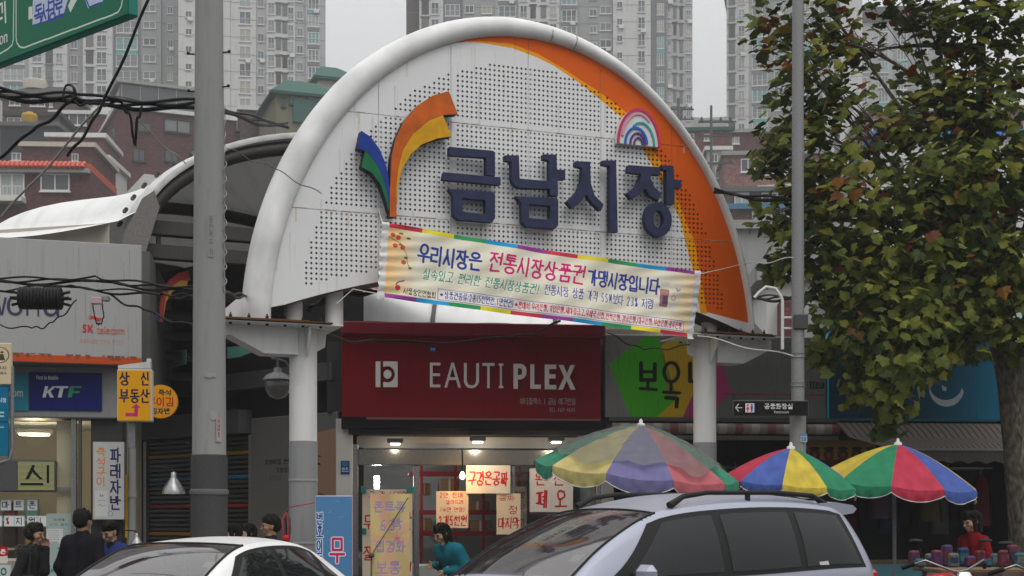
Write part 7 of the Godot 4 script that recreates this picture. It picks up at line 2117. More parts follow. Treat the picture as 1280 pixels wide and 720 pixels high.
func motorcycle() -> void:
	var o := thing("motorcycle", "red motorcycle with chrome handlebar and windscreen standing just right of the van", "motorcycle", Vector3(4.195, 1.044, -14.3) * Vector3(1, 0, 1), -72)
	o.scale = Vector3.ONE * 1.1
	var red := mat(0.35, 0.01, 0.015, 0.2)
	red.clearcoat_enabled = true
	red.clearcoat = 0.6
	var tyre := func(x: float) -> void:
		var b := Mb.new()
		var rows := []
		for i in 29:
			var a := TAU * i / 28
			var row := []
			for j in 10:
				var c := TAU * j / 10
				var rr := 0.27 + 0.045 * cos(c)
				row.append(Vector3(x + cos(a) * rr, 0.31 + sin(a) * rr, 0.045 * sin(c)))
			rows.append(row)
		b.grid(rows, false, true)
		var t := part("wheel", b, M.black_rubber, o)
		b = Mb.new()
		for k in 12: b.bar(Vector3(x, 0.31, 0), Vector3(x + 0.25 * cos(TAU * k / 12), 0.31 + 0.25 * sin(TAU * k / 12), 0), 0.01, 0.01)
		part("spokes", b, M.chrome, t)
	tyre.call(-0.6); tyre.call(0.6)
	var b := Mb.new()
	b.tube([Vector3(0.6, 0.31, 0.08), Vector3(0.42, 0.75, 0.08), Vector3(0.36, 0.95, 0.07)], 0.022, 8)
	b.tube([Vector3(0.6, 0.31, -0.08), Vector3(0.42, 0.75, -0.08), Vector3(0.36, 0.95, -0.07)], 0.022, 8)
	part("fork", b, M.chrome, o)
	b = Mb.new()
	b.tube([Vector3(0.38, 0.85, 0), Vector3(0.1, 0.5, 0), Vector3(-0.25, 0.45, 0), Vector3(-0.6, 0.35, 0)], 0.03, 8)
	b.rbox(Vector3(-0.02, 0.42, 0), Vector3(0.36, 0.28, 0.24), 0.05)
	part("frame", b, M.cable, o)
	b = Mb.new()
	b.tube([Vector3(0.36, 0.82, 0), Vector3(0.2, 0.86, 0), Vector3(0.0, 0.84, 0), Vector3(-0.16, 0.76, 0)], [0.06, 0.13, 0.14, 0.08], 14)
	part("fuel_tank", b, red, o)
	b = Mb.new()
	b.rbox(Vector3(-0.42, 0.8, 0), Vector3(0.6, 0.1, 0.26), 0.04)
	part("saddle", b, M.black_rubber, o)
	b = Mb.new()
	b.tube([Vector3(0.22, 1.06, 0.38), Vector3(0.3, 1.1, 0.3), Vector3(0.36, 1.02, 0.1), Vector3(0.36, 1.0, 0), Vector3(0.36, 1.02, -0.1), Vector3(0.3, 1.1, -0.3), Vector3(0.22, 1.06, -0.38)], 0.01, 8)
	part("handlebar", b, M.steel, o)
	for s in [-1.0, 1.0]:
		b = Mb.new()
		b.tube([Vector3(0.24, 1.07, s * 0.36), Vector3(0.14, 1.03, s * 0.43)], 0.02, 8)
		part("grip", b, M.black_rubber, o)
		b = Mb.new()
		b.tube([Vector3(0.27, 1.09, s * 0.28), Vector3(0.25, 1.24, s * 0.34)], 0.006, 6)
		b.lathe([Vector2(0, -0.01), Vector2(0.055, -0.008), Vector2(0.06, 0.0), Vector2(0.05, 0.014), Vector2(0, 0.02)], 14, Vector3(0.25, 1.27, s * 0.36))
		part("mirror", b, M.black_rubber, o)
	b = Mb.new()
	b.lathe([Vector2(0, 0), Vector2(0.08, 0.02), Vector2(0.09, 0.06), Vector2(0.05, 0.12), Vector2(0, 0.13)], 14, Vector3(0.44, 0.88, 0))
	part("headlamp", b, M.chrome, o)
	b = Mb.new()
	var rows := []
	for j in 7:
		var row := []
		for i in 9:
			var a := lerpf(-0.9, 0.9, i / 8.0)
			row.append(Vector3(0.42 + 0.12 * cos(a) - j * 0.035, 0.98 + j * 0.065, 0.34 * sin(a) * (1 - 0.03 * j * j * 0.4)))
		rows.append(row)
	b.grid(rows)
	part("windscreen", b, glass(0.35, 0.4, 0.38, 0.38, 0.1), o)
	var twin := copy(o, "second red motorcycle with a reddish windscreen cut by the photo's lower right corner")
	twin.position = Vector3(4.458, 1.098, -12.9) * Vector3(1, 0, 1)
	twin.rotation.y = deg_to_rad(-58)
	for c in twin.get_children():
		if str(c.name).begins_with("windscreen"): c.material_override = glass(0.5, 0.25, 0.03, 0.03, 0.12)
	for c in o.get_children():
		if str(c.name).begins_with("windscreen"):
			o.remove_child(c)
			c.free()

# --- cars ------------------------------------------------------------------------------------------------------------------------
func along(knots: Array, x: float) -> float:
	for i in knots.size() - 1:
		var a: Array = knots[i]; var b: Array = knots[i + 1]
		if x <= b[0]:
			var p: Array = knots[maxi(i - 1, 0)]; var q: Array = knots[mini(i + 2, knots.size() - 1)]
			var t := clampf((x - a[0]) / (b[0] - a[0]), 0, 1)
			var w: float = b[0] - a[0]
			var m0: float = (b[1] - p[1]) / maxf(b[0] - p[0], 0.01) * w
			var m1: float = (q[1] - a[1]) / maxf(q[0] - a[0], 0.01) * w
			return (2 * t * t * t - 3 * t * t + 1) * a[1] + (t * t * t - 2 * t * t + t) * m0 + (-2 * t * t * t + 3 * t * t) * b[1] + (t * t * t - t * t) * m1
	return knots[-1][1]

func car(label: String, called: String, at: Vector3, deg: float, s: Dictionary, paint: Material, glass_m: Material) -> Node3D:  # x runs from the front bumper to the tail, z towards the left side
	var o := thing(called, label, "car", at, deg)
	var L: float = s.length
	var belt := func(x: float) -> Vector2: return Vector2(along(s.width, x) * 0.965, along(s.belt, x))
	var eave := func(x: float) -> Vector2:
		if x < s.cowl or x > s.tail: return Vector2(along(s.width, x) * 0.9, along(s.belt, x) + 0.012)
		return Vector2(along(s.roof_width, x), along(s.roof, x))
	var crown := func(x: float) -> float: return s.crown * (0.4 if x < s.cowl or x > s.tail else lerpf(0.4, 1.0, smoothstep(s.header - 0.1, s.header + 0.7, x)))
	var side := func(x: float, t: float) -> Vector3:
		var a: Vector2 = belt.call(x); var b: Vector2 = eave.call(x)
		var q := a.lerp(b, t)
		return Vector3(x, q.y, q.x + 0.055 * sin(PI * t) * (b.y - a.y))
	var top := func(x: float, z: float) -> Vector3:  # z from -1 to 1 across the roof
		var e: Vector2 = eave.call(x)
		return Vector3(x - s.bow * (1 - z * z) * (1.0 if x >= s.cowl and x < s.header + 0.1 else 0.2), e.y + crown.call(x) * (1 - pow(absf(z), 2.4)), e.x * z)
	var xs := []
	for k in 97: xs.append(L * k / 96.0)
	var section := func(x: float) -> Array:
		var w: float = along(s.width, x)
		var b: Vector2 = belt.call(x)
		var out := [Vector3(x, 0.24, w * 0.86), Vector3(x, 0.4, w * 0.97), Vector3(x, lerpf(0.4, b.y, 0.5), w), Vector3(x, b.y - 0.07, w * 0.995)]
		for k in 6: out.append(side.call(x, k / 5.0))
		for k in range(1, 18): out.append(top.call(x, 1.0 - k / 9.0))
		for k in 6:
			var q: Vector3 = side.call(x, 1.0 - k / 5.0)
			out.append(Vector3(q.x, q.y, -q.z))
		for k in [3, 2, 1, 0]: out.append(Vector3(out[k].x, out[k].y, -out[k].z))
		return out
	var b := Mb.new()
	var rows := []
	for x in xs: rows.append(section.call(x))
	b.grid(rows)
	var keep := PackedInt32Array()  # the windscreen opening is left out of the shell
	for k in range(0, b.ix.size(), 3):
		var c := (b.v[b.ix[k]] + b.v[b.ix[k + 1]] + b.v[b.ix[k + 2]]) / 3
		var xx: float = c.x + s.bow * 0.7
		if xx > s.cowl + 0.05 and xx < s.header and absf(c.z) < along(s.roof_width, xx) * 0.93 and c.y > along(s.belt, xx) + 0.02 and c.y > along(s.roof, xx) - 0.02: continue
		keep.append_array([b.ix[k], b.ix[k + 1], b.ix[k + 2]])
	b.ix = keep
	for e in [0, rows.size() - 1]:
		var r: Array = rows[e]
		var mid := Vector3(r[0].x, 0.5, 0)
		for j in r.size() - 1:
			if e == 0: b.tri(mid, r[j + 1], r[j])
			else: b.tri(mid, r[j], r[j + 1])
	part("body", b, paint, o)
	b = Mb.new()  # windscreen
	rows = []
	for k in 13:
		var x := lerpf(s.cowl + 0.03, s.header + 0.03, k / 12.0)
		var row := []
		for j in 17: row.append(top.call(x, lerpf(0.95, -0.95, j / 16.0)) + Vector3(-0.004, 0.004, 0))
		rows.append(row)
	b.grid(rows)
	part("windscreen", b, s.screen, o)
	b = Mb.new()
	for z in [-0.945, 0.945]:
		var pts := []
		for k in 13: pts.append(top.call(lerpf(s.cowl, s.header + 0.03, k / 12.0), z) + Vector3(-0.004, 0.006, 0))
		b.tube(pts, 0.011, 6)
	var hp := []
	for j in 17: hp.append(top.call(s.header + 0.02, lerpf(0.945, -0.945, j / 16.0)) + Vector3(-0.002, 0.006, 0))
	b.tube(hp, 0.01, 6)
	part("windscreen_seal", b, M.black_rubber, o)
	for sg in [1.0, -1.0]:
		var patch := func(called2: String, x0: float, x1: float, t0: float, t1: float, lean0: float, lean1: float, off: float, m: Material) -> void:
			var bb := Mb.new()
			var rr := []
			for i in 9:
				var t := lerpf(t0, t1, i / 8.0)
				var row := []
				for j in 17:
					var x := lerpf(x0 + lean0 * t, x1 + lean1 * t, j / 16.0)
					var p: Vector3 = side.call(x, t)
					var bv: Vector2 = belt.call(x)
					var ev: Vector2 = eave.call(x)
					var nn := Vector3(0, bv.x - ev.x, ev.y - bv.y).normalized()
					p += nn * off
					row.append(Vector3(p.x, p.y, p.z * sg))
				if sg < 0: row.reverse()
				rr.append(row)
			bb.grid(rr)
			part(called2, bb, m, o)
		patch.call("window_surround", s.surround[0], s.surround[1], 0.03, 0.94, s.surround[2], s.surround[3], 0.004, M.black_rubber)
		for q in s.windows: patch.call("side_window", q[0], q[1], 0.09, 0.87, q[2], q[3], 0.009, glass_m)
		b = Mb.new()
		b.rbox(Vector3(s.mirror.x, s.mirror.y, s.mirror.z * sg), Vector3(0.12, 0.17, 0.22), 0.05)
		b.bar(Vector3(s.mirror.x + 0.02, s.mirror.y - 0.06, (s.mirror.z - 0.05) * sg), Vector3(s.mirror.x + 0.06, s.mirror.y - 0.1, (s.mirror.z - 0.22) * sg), 0.05, 0.05)
		part("door_mirror", b, paint, o)
		b = Mb.new()
		b.rbox(Vector3(0.1, along(s.belt, 0.15) - 0.13, (along(s.width, 0.12) - 0.15) * sg), Vector3(0.14, 0.15, 0.26), 0.04)
		part("headlight", b, M.chrome, o)
		b = Mb.new()
		b.rbox(Vector3(L - 0.06, along(s.belt, L - 0.1) - 0.12, (along(s.width, L - 0.1) - 0.1) * sg), Vector3(0.1, 0.28, 0.14), 0.03)
		part("tail_light", b, mat(0.4, 0.01, 0.01, 0.2), o)
		b = Mb.new()
		for q in s.windows.slice(0, 2): b.rbox(Vector3(q[1] - 0.12, along(s.belt, q[1]) - 0.1, along(s.width, q[1]) * sg), Vector3(0.2, 0.035, 0.05), 0.012)
		part("door_handle", b, paint, o)
		for x in [s.axle_front, s.axle_rear]:
			b = Mb.new()
			var prof := [Vector2(0.0, 0.0), Vector2(0.2, 0.01), Vector2(0.21, 0.03), Vector2(0.3, 0.02), Vector2(0.33, 0.06), Vector2(0.33, 0.16), Vector2(0.29, 0.2), Vector2(0, 0.2)]
			b.xf = Transform3D(Basis(Vector3.RIGHT, -PI / 2 * sg), Vector3(x, 0.33, (along(s.width, x) + 0.01) * sg))
			prof.reverse()
			var pf := []
			for p in prof: pf.append(Vector2(p.x, p.y - 0.2))
			b.lathe(pf, 24)
			part("wheel", b, M.black_rubber, o)
	# inside: dashboard, wheel and seats behind the screen
	b = Mb.new()
	b.rbox(Vector3(s.cowl + 0.3, along(s.belt, s.cowl) - 0.06, 0), Vector3(0.55, 0.2, s.cabin * 1.9), 0.05)
	part("dashboard", b, M.frame_dark, o)
	b = Mb.new()
	var ring := []
	for k in 17: ring.append(Vector3(s.cowl + 0.72, along(s.belt, s.cowl) + 0.0, 0.36) + Basis(Vector3(0, 0, 1), 0.6) * Vector3(0, 0.18 * cos(TAU * k / 16), 0.18 * sin(TAU * k / 16)))
	b.tube(ring, 0.014, 6)
	part("steering_wheel", b, M.cable, o)
	for z in [-0.36, 0.36]:
		b = Mb.new()
		b.rbox(Vector3(s.header + 0.25, along(s.belt, s.header) - 0.1, z), Vector3(0.14, 0.6, 0.46), 0.05, Basis(Vector3(0, 0, 1), -0.15))
		b.rbox(Vector3(s.header + 0.33, along(s.belt, s.header) + 0.28, z), Vector3(0.09, 0.16, 0.24), 0.035)
		part("seat", b, mat(0.05, 0.05, 0.055, 0.9), o)
	b = Mb.new()
	b.rbox(Vector3(s.header - 0.12, along(s.roof, s.header) - 0.12, 0), Vector3(0.03, 0.06, 0.2), 0.01)
	part("rear_view_mirror", b, M.frame_dark, o)
	return o

func cars() -> void:
	var silver := mat(0.31, 0.33, 0.41, 0.32, 0.3)
	silver.clearcoat_enabled = true
	silver.clearcoat = 0.7
	var white := mat(0.74, 0.74, 0.74, 0.3)
	white.clearcoat_enabled = true
	white.clearcoat = 0.6
	var tint := mat(0.012, 0.013, 0.014, 0.04)
	tint.metallic_specular = 0.42
	var screen := glass(0.72, 0.05, 0.04, 0.042, 0.03)
	var clear := Image.create(4, 4, false, Image.FORMAT_RGBA8)
	clear.fill(Color.WHITE)
	screen.albedo_texture = ImageTexture.create_from_image(clear)
	screen.metallic_specular = 0.75
	screen.clearcoat_enabled = true
	screen.clearcoat = 1.0
	screen.clearcoat_roughness = 0.03
	var v := {
		"length": 4.75, "belt": [[0, 0.62], [0.1, 0.8], [0.35, 0.92], [0.95, 1.05], [1.6, 1.09], [3.0, 1.11], [4.3, 1.15], [4.65, 1.12], [4.75, 0.95]],
		"width": [[0, 0.62], [0.1, 0.78], [0.4, 0.88], [0.9, 0.92], [2.0, 0.93], [4.1, 0.92], [4.55, 0.88], [4.75, 0.78]],
		"roof": [[0.95, 1.07], [1.35, 1.34], [1.75, 1.54], [2.05, 1.645], [2.5, 1.71], [3.3, 1.75], [4.1, 1.725], [4.36, 1.66], [4.54, 1.45], [4.68, 1.13]],
		"roof_width": [[0.95, 0.84], [1.4, 0.76], [2.05, 0.68], [3.0, 0.68], [4.2, 0.67], [4.5, 0.7], [4.68, 0.8]],
		"cowl": 0.98, "tail": 4.68, "header": 2.03, "crown": 0.1, "bow": 0.05, "cabin": 0.8, "surround": [1.22, 4.5, 0.72, -0.2], "screen": screen,
		"windows": [[1.42, 2.62, 0.72, 0.0], [2.72, 3.58, 0.0, -0.02], [3.66, 4.44, 0.0, -0.24]], "mirror": Vector3(1.62, 1.16, 1.02), "axle_front": 0.92, "axle_rear": 3.75}
	var o := car("silver blue minivan with dark glass and roof rails in the foreground", "minivan", Vector3(-0.84, 0.0, -11.25), 37, v, silver, tint)
	for sg in [1.0, -1.0]:
		var b := Mb.new()
		b.tube([Vector3(2.25, 1.72, 0.61 * sg), Vector3(2.42, 1.8, 0.6 * sg), Vector3(2.7, 1.835, 0.6 * sg), Vector3(3.6, 1.845, 0.6 * sg), Vector3(4.05, 1.82, 0.6 * sg), Vector3(4.28, 1.72, 0.6 * sg)], [0.035, 0.024, 0.02, 0.02, 0.024, 0.035], 8)
		b.tube([Vector3(3.2, 1.74, 0.6 * sg), Vector3(3.2, 1.85, 0.6 * sg)], 0.024, 8)
		part("roof_rail", b, M.black_rubber, o)
	var sp := Mb.new()
	var rows := []
	for j in 15:
		var z := lerpf(0.66, -0.66, j / 14.0)
		var dip := -0.06 * z * z
		rows.append([Vector3(4.1, 1.775 + dip, z), Vector3(4.3, 1.79 + dip, z), Vector3(4.54, 1.765 + dip, z), Vector3(4.6, 1.73 + dip, z), Vector3(4.55, 1.69 + dip, z), Vector3(4.3, 1.66 + dip, z), Vector3(4.1, 1.69 + dip, z)])
	sp.grid(rows, false, true)
	for e in [rows[0], rows[-1]]:
		for k in range(1, 6): sp.tri(e[0], e[k], e[k + 1])
	part("tail_spoiler", sp, silver, o)
	var st := Mb.new()
	st.box(Vector3(1.28, 1.295, 0.56), Vector3(0.1, 0.002, 0.13), Basis(Vector3(0, 0, 1), 0.6))
	part("windscreen_card", st, mat(0.35, 0.5, 0.62, 0.6), o)
	st = Mb.new()
	st.box(Vector3(3.88, 1.245, 0.875), Vector3(0.12, 0.1, 0.003), Basis(Vector3(1, 0, 0), -0.36))
	part("window_sticker", st, mat(0.42, 0.42, 0.42, 0.6), o)
	var w := {
		"length": 4.5, "belt": [[0, 0.5], [0.1, 0.66], [0.45, 0.75], [1.2, 0.88], [1.6, 0.92], [3.0, 0.95], [3.8, 0.97], [4.35, 0.92], [4.5, 0.7]],
		"width": [[0, 0.55], [0.1, 0.72], [0.4, 0.82], [1.0, 0.86], [3.4, 0.86], [4.2, 0.82], [4.5, 0.68]],
		"roof": [[1.3, 0.9], [1.7, 1.13], [2.1, 1.32], [2.35, 1.385], [2.8, 1.41], [3.15, 1.38], [3.5, 1.25], [3.95, 0.98]],
		"roof_width": [[1.3, 0.74], [2.1, 0.61], [2.8, 0.57], [3.4, 0.58], [3.95, 0.68]],
		"cowl": 1.32, "tail": 3.95, "header": 2.3, "crown": 0.05, "bow": 0.06, "cabin": 0.72, "surround": [1.5, 3.75, 0.66, -0.5], "screen": screen,
		"windows": [[1.62, 2.6, 0.66, 0.0], [2.68, 3.26, 0.0, -0.05], [3.32, 3.66, -0.02, -0.42]], "mirror": Vector3(1.85, 0.99, 0.94), "axle_front": 0.85, "axle_rear": 3.5}
	var c := car("white sedan parked in the left foreground before the concrete pole", "sedan", Vector3(-3.7, 0.0, -9.97), 65, w, white, tint)
	st = Mb.new()
	st.box(Vector3(2.02, 1.24, 0.44), Vector3(0.09, 0.002, 0.1), Basis(Vector3(0, 0, 1), 0.5))
	part("windscreen_card", st, mat(0.45, 0.6, 0.58, 0.6), c)

# --- people: one continuous skin over a jointed skeleton --------------------------------------------------------------------
func skin_field(m: Mb, bones: Array, cell: float, k: float, paint = null) -> void:  # bones: [from, to, radius, radius, colour]
	var lo := Vector3.INF; var hi := -Vector3.INF
	for b in bones:
		var r := maxf(b[2], b[3]) + cell * 2.5
		lo = lo.min(b[0] - Vector3.ONE * r).min(b[1] - Vector3.ONE * r)
		hi = hi.max(b[0] + Vector3.ONE * r).max(b[1] + Vector3.ONE * r)
	var nx := ceili((hi.x - lo.x) / cell) + 1
	var ny := ceili((hi.y - lo.y) / cell) + 1
	var nz := ceili((hi.z - lo.z) / cell) + 1
	var f := PackedFloat32Array(); f.resize(nx * ny * nz); f.fill(1.0)
	var near := PackedFloat32Array(); near.resize(nx * ny * nz); near.fill(1.0)
	var who := PackedInt32Array(); who.resize(nx * ny * nz)
	for bi in bones.size():
		var b: Array = bones[bi]
		var a: Vector3 = b[0]; var ab: Vector3 = b[1] - b[0]
		var l2 := maxf(ab.length_squared(), 1e-9)
		var r := maxf(b[2], b[3]) + k + cell * 2
		var c0 := ((a.min(b[1]) - Vector3.ONE * r - lo) / cell).floor().max(Vector3.ZERO)
		var c1 := ((a.max(b[1]) + Vector3.ONE * r - lo) / cell).ceil().min(Vector3(nx - 1, ny - 1, nz - 1))
		for z in range(int(c0.z), int(c1.z) + 1):
			for y in range(int(c0.y), int(c1.y) + 1):
				var i := (z * ny + y) * nx + int(c0.x)
				for x in range(int(c0.x), int(c1.x) + 1):
					var p := lo + Vector3(x, y, z) * cell - a
					var t := clampf(p.dot(ab) / l2, 0, 1)
					var d := (p - ab * t).length() - lerpf(b[2], b[3], t)
					var o := f[i]
					var h := maxf(k - absf(o - d), 0.0) / k
					f[i] = minf(o, d) - h * h * k * 0.25
					if d < near[i]:
						near[i] = d; who[i] = bi
					i += 1
	var idx := {}
	var sx := 1; var sy := nx; var sz := nx * ny
	var corner := [0, sx, sy, sx + sy, sz, sx + sz, sy + sz, sx + sy + sz]
	var off := [Vector3(0, 0, 0), Vector3(1, 0, 0), Vector3(0, 1, 0), Vector3(1, 1, 0), Vector3(0, 0, 1), Vector3(1, 0, 1), Vector3(0, 1, 1), Vector3(1, 1, 1)]
	var edges := [[0, 1], [2, 3], [4, 5], [6, 7], [0, 2], [1, 3], [4, 6], [5, 7], [0, 4], [1, 5], [2, 6], [3, 7]]
	for z in nz - 1:
		for y in ny - 1:
			var i := (z * ny + y) * nx
			for x in nx - 1:
				var v0 := f[i]
				if absf(v0) > cell * 1.8:
					i += 1
					continue
				var neg := 0
				for c in corner: if f[i + c] < 0: neg += 1
				if neg > 0 and neg < 8:
					var s := Vector3.ZERO
					var n := 0
					for e in edges:
						var a := f[i + corner[e[0]]]; var b := f[i + corner[e[1]]]
						if (a < 0) != (b < 0):
							s += (off[e[0]] as Vector3).lerp(off[e[1]], a / (a - b)); n += 1
					var g := Vector3(f[i + 1] - v0 + f[i + sx + sy] - f[i + sy], f[i + sy] - v0 + f[i + sx + sy] - f[i + sx], f[i + sz] - v0 + f[i + sx + sz] - f[i + sx])
					var p := lo + (Vector3(x, y, z) + s / n) * cell
					var col: Color = bones[who[i]][4]
					if paint != null: col = paint.call(p, col)
					m.tint = col
					idx[i] = m.put(p, g.normalized())
				i += 1
	for i in idx:  # a quad round every crossed edge
		for ax in 3:
			var e: int = [sx, sy, sz][ax]
			var b: int = [sy, sz, sx][ax]
			var c: int = [sz, sx, sy][ax]
			if (f[i] < 0) == (f[i + e] < 0): continue
			if not (idx.has(i - b) and idx.has(i - c) and idx.has(i - b - c)): continue
			var q := [idx[i], idx[i - b], idx[i - b - c], idx[i - c]]
			if f[i] >= 0: m.ix.append_array([q[0], q[1], q[2], q[0], q[2], q[3]])
			else: m.ix.append_array([q[0], q[2], q[1], q[0], q[3], q[2]])
	m.tint = Color.WHITE

func person(label: String, head_top: Vector3, deg: float, s: Dictionary) -> Node3D:
	var ground := 0.11
	var k: float = (head_top.y - ground) / s.get("stand", 1.72)
	var o := thing("person", label, "person", Vector3(head_top.x, ground, head_top.z), deg)
	o.scale = Vector3.ONE * k
	var coat: Color = s.coat
	var legs: Color = s.get("trousers", Color(0.03, 0.03, 0.035))
	var skin: Color = s.get("skin", Color(0.42, 0.25, 0.17))
	var lean: float = s.get("lean", 0.05)
	var hip := Vector3(0, 0.92, 0)
	var up := func(p: Vector3) -> Vector3: return hip + Basis(Vector3.RIGHT, lean) * (p - hip)
	var shift: Vector3 = -Vector3(0, 0, up.call(Vector3(0, 1.6, 0)).z)  # the head stays over the given spot
	var bulk: float = s.get("bulk", 1.0)
	var bones := []
	for x in [-1.0, 1.0]:
		bones.append([Vector3(x * 0.09, 0.9, 0), Vector3(x * 0.1, 0.5, 0.02), 0.085, 0.062, legs])
		bones.append([Vector3(x * 0.1, 0.5, 0.02), Vector3(x * 0.1, 0.1, -0.02), 0.06, 0.042, legs])
		bones.append([Vector3(x * 0.1, 0.05, -0.03), Vector3(x * 0.11, 0.035, 0.13), 0.042, 0.032, Color(0.02, 0.02, 0.02)])
		bones.append([Vector3(x * 0.075, 0.78, 0), up.call(Vector3(x * 0.075, 1.05, 0)), 0.125 * bulk, 0.115 * bulk, coat])
		bones.append([up.call(Vector3(x * 0.075, 1.05, 0)), up.call(Vector3(x * 0.095, 1.3, 0.0)), 0.115 * bulk, 0.118 * bulk, coat])
		bones.append([up.call(Vector3(0, 1.41, -0.01)), up.call(Vector3(x * 0.18, 1.36, 0)), 0.06, 0.072 * bulk, coat])
		var sh: Vector3 = up.call(Vector3(x * 0.195, 1.355, 0))
		var hand: Vector3 = s.get("left_hand" if x > 0 else "right_hand", Vector3(x * 0.27, 0.82, 0.1))
		var mid := (sh + hand) / 2
		var reach := sh.distance_to(hand)
		var bend := sqrt(maxf(0.0, 0.29 * 0.29 - reach * reach / 4))
		var pull := (Vector3(x * 0.5, -0.7, -0.55) - (hand - sh).normalized() * Vector3(x * 0.5, -0.7, -0.55).dot((hand - sh).normalized())).normalized()
		var elbow := mid + pull * bend
		bones.append([sh, elbow, 0.066 * bulk, 0.054 * bulk, coat])
		bones.append([elbow, hand, 0.054 * bulk, 0.042 * bulk, coat])
	bones.append([up.call(Vector3(0, 1.36, -0.01)), up.call(Vector3(0, 1.44, 0.0)), 0.075, 0.066, s.get("collar", coat)])
	bones.append([up.call(Vector3(0, 1.4, 0.0)), up.call(Vector3(0, 1.5, 0.012)), 0.052, 0.05, skin])
	var m := Mb.new()
	m.xf = Transform3D(Basis(), shift)
	skin_field(m, bones, 0.02, 0.045)
	# head
	var neck: Vector3 = up.call(Vector3(0, 1.47, 0.0))
	var turn := Basis.from_euler(Vector3(s.get("nod", 0.05), s.get("look", 0.0), 0))
	var hd := func(p: Vector3) -> Vector3: return neck + turn * (p - Vector3(0, 1.47, 0))
	var face := func(p: Vector3, col: Color) -> Color:
		var q := turn.inverse() * (p - neck) + Vector3(0, 1.47, 0)
		for x in [-1.0, 1.0]:
			if (q - Vector3(x * 0.034, 1.602, 0.085)).length() < 0.017 and absf(q.y - 1.602) < 0.0075: return Color(0.03, 0.02, 0.018)
			if absf(q.y - 1.622) < 0.005 and absf(q.x - x * 0.036) < 0.02 and q.z > 0.05: return Color(0.05, 0.035, 0.03)
		if absf(q.y - 1.533) < 0.008 and absf(q.x) < 0.026 and q.z > 0.06: return Color(0.36, 0.13, 0.11)
		return col
	var hb := [[hd.call(Vector3(0, 1.63, -0.025)), hd.call(Vector3(0, 1.615, 0.015)), 0.088, 0.08, skin], [hd.call(Vector3(0, 1.585, 0.02)), hd.call(Vector3(0, 1.545, 0.03)), 0.07, 0.056, skin], [hd.call(Vector3(0, 1.54, 0.04)), hd.call(Vector3(0, 1.515, 0.06)), 0.044, 0.026, skin], [hd.call(Vector3(0, 1.6, 0.094)), hd.call(Vector3(0, 1.568, 0.11)), 0.009, 0.015, skin], [hd.call(Vector3(-0.04, 1.622, 0.075)), hd.call(Vector3(0.04, 1.622, 0.075)), 0.015, 0.015, skin], [hd.call(Vector3(-0.02, 1.533, 0.082)), hd.call(Vector3(0.02, 1.533, 0.082)), 0.011, 0.011, skin], [hd.call(Vector3(0, 1.56, -0.02)), hd.call(Vector3(0, 1.45, -0.005)), 0.055, 0.05, skin]]
	for x in [-1.0, 1.0]:
		hb.append([hd.call(Vector3(x * 0.083, 1.6, -0.012)), hd.call(Vector3(x * 0.08, 1.565, -0.005)), 0.016, 0.012, skin])
		hb.append([hd.call(Vector3(x * 0.045, 1.575, 0.06)), hd.call(Vector3(x * 0.05, 1.57, 0.05)), 0.026, 0.026, skin])
	skin_field(m, hb, 0.0085, 0.018, face)
	# hands with four fingers and a thumb, slightly curled
	for x in [-1.0, 1.0]:
		var hand: Vector3 = s.get("left_hand" if x > 0 else "right_hand", Vector3(x * 0.27, 0.82, 0.1))
		var dir: Vector3 = s.get("left_dir" if x > 0 else "right_dir", Vector3(0, -1, 0.25)).normalized()
		var palm_n := (Vector3(-x, 0, 0.2) - dir * Vector3(-x, 0, 0.2).dot(dir)).normalized()
		var across: Vector3 = dir.cross(palm_n) * x
		var fb := []
		for j in 4:
			var off: Vector3 = across * (j - 1.5) * 0.019
			fb.append([hand + dir * 0.01 + off * 0.7, hand + dir * 0.075 + off, 0.014, 0.013, skin])
			var len: float = [0.062, 0.07, 0.066, 0.052][j]
			var kn: Vector3 = hand + dir * 0.08 + off
			var p1: Vector3 = kn + (dir * 0.85 + palm_n * (0.3 + 0.06 * j)).normalized() * len * 0.55
			fb.append([kn, p1, 0.0095, 0.0085, skin])
			fb.append([p1, p1 + (dir * 0.5 + palm_n * 0.85).normalized() * len * 0.5, 0.0085, 0.007, skin])
		var th: Vector3 = hand + dir * 0.03 - across * 0.03
		fb.append([th, th + (dir * 0.5 - across * 0.7 + palm_n * 0.3).normalized() * 0.035, 0.014, 0.011, skin])
		fb.append([th + (dir * 0.5 - across * 0.7 + palm_n * 0.3).normalized() * 0.035, th + (dir * 1.1 - across * 0.7 + palm_n * 0.6).normalized() * 0.065, 0.011, 0.008, skin])
		fb.append([hand - dir * 0.05, hand + dir * 0.02, 0.03, 0.027, skin])
		skin_field(m, fb, 0.0065, 0.008)
	var bm := StandardMaterial3D.new()
	bm.vertex_color_use_as_albedo = true
	bm.roughness = 0.9
	bm.metallic_specular = 0.15
	part("body", m, bm, o)
	# hair
	var h := Mb.new()
	h.xf = Transform3D(Basis(), shift)
	var hc: Color = s.get("hair", Color(0.012, 0.01, 0.009))
	var style: String = s.get("style", "short")
	var hh := [[hd.call(Vector3(0, 1.648, -0.03)), hd.call(Vector3(0, 1.65, 0.012)), 0.093, 0.083, hc], [hd.call(Vector3(0, 1.6, -0.05)), hd.call(Vector3(0, 1.64, -0.04)), 0.085, 0.09, hc]]
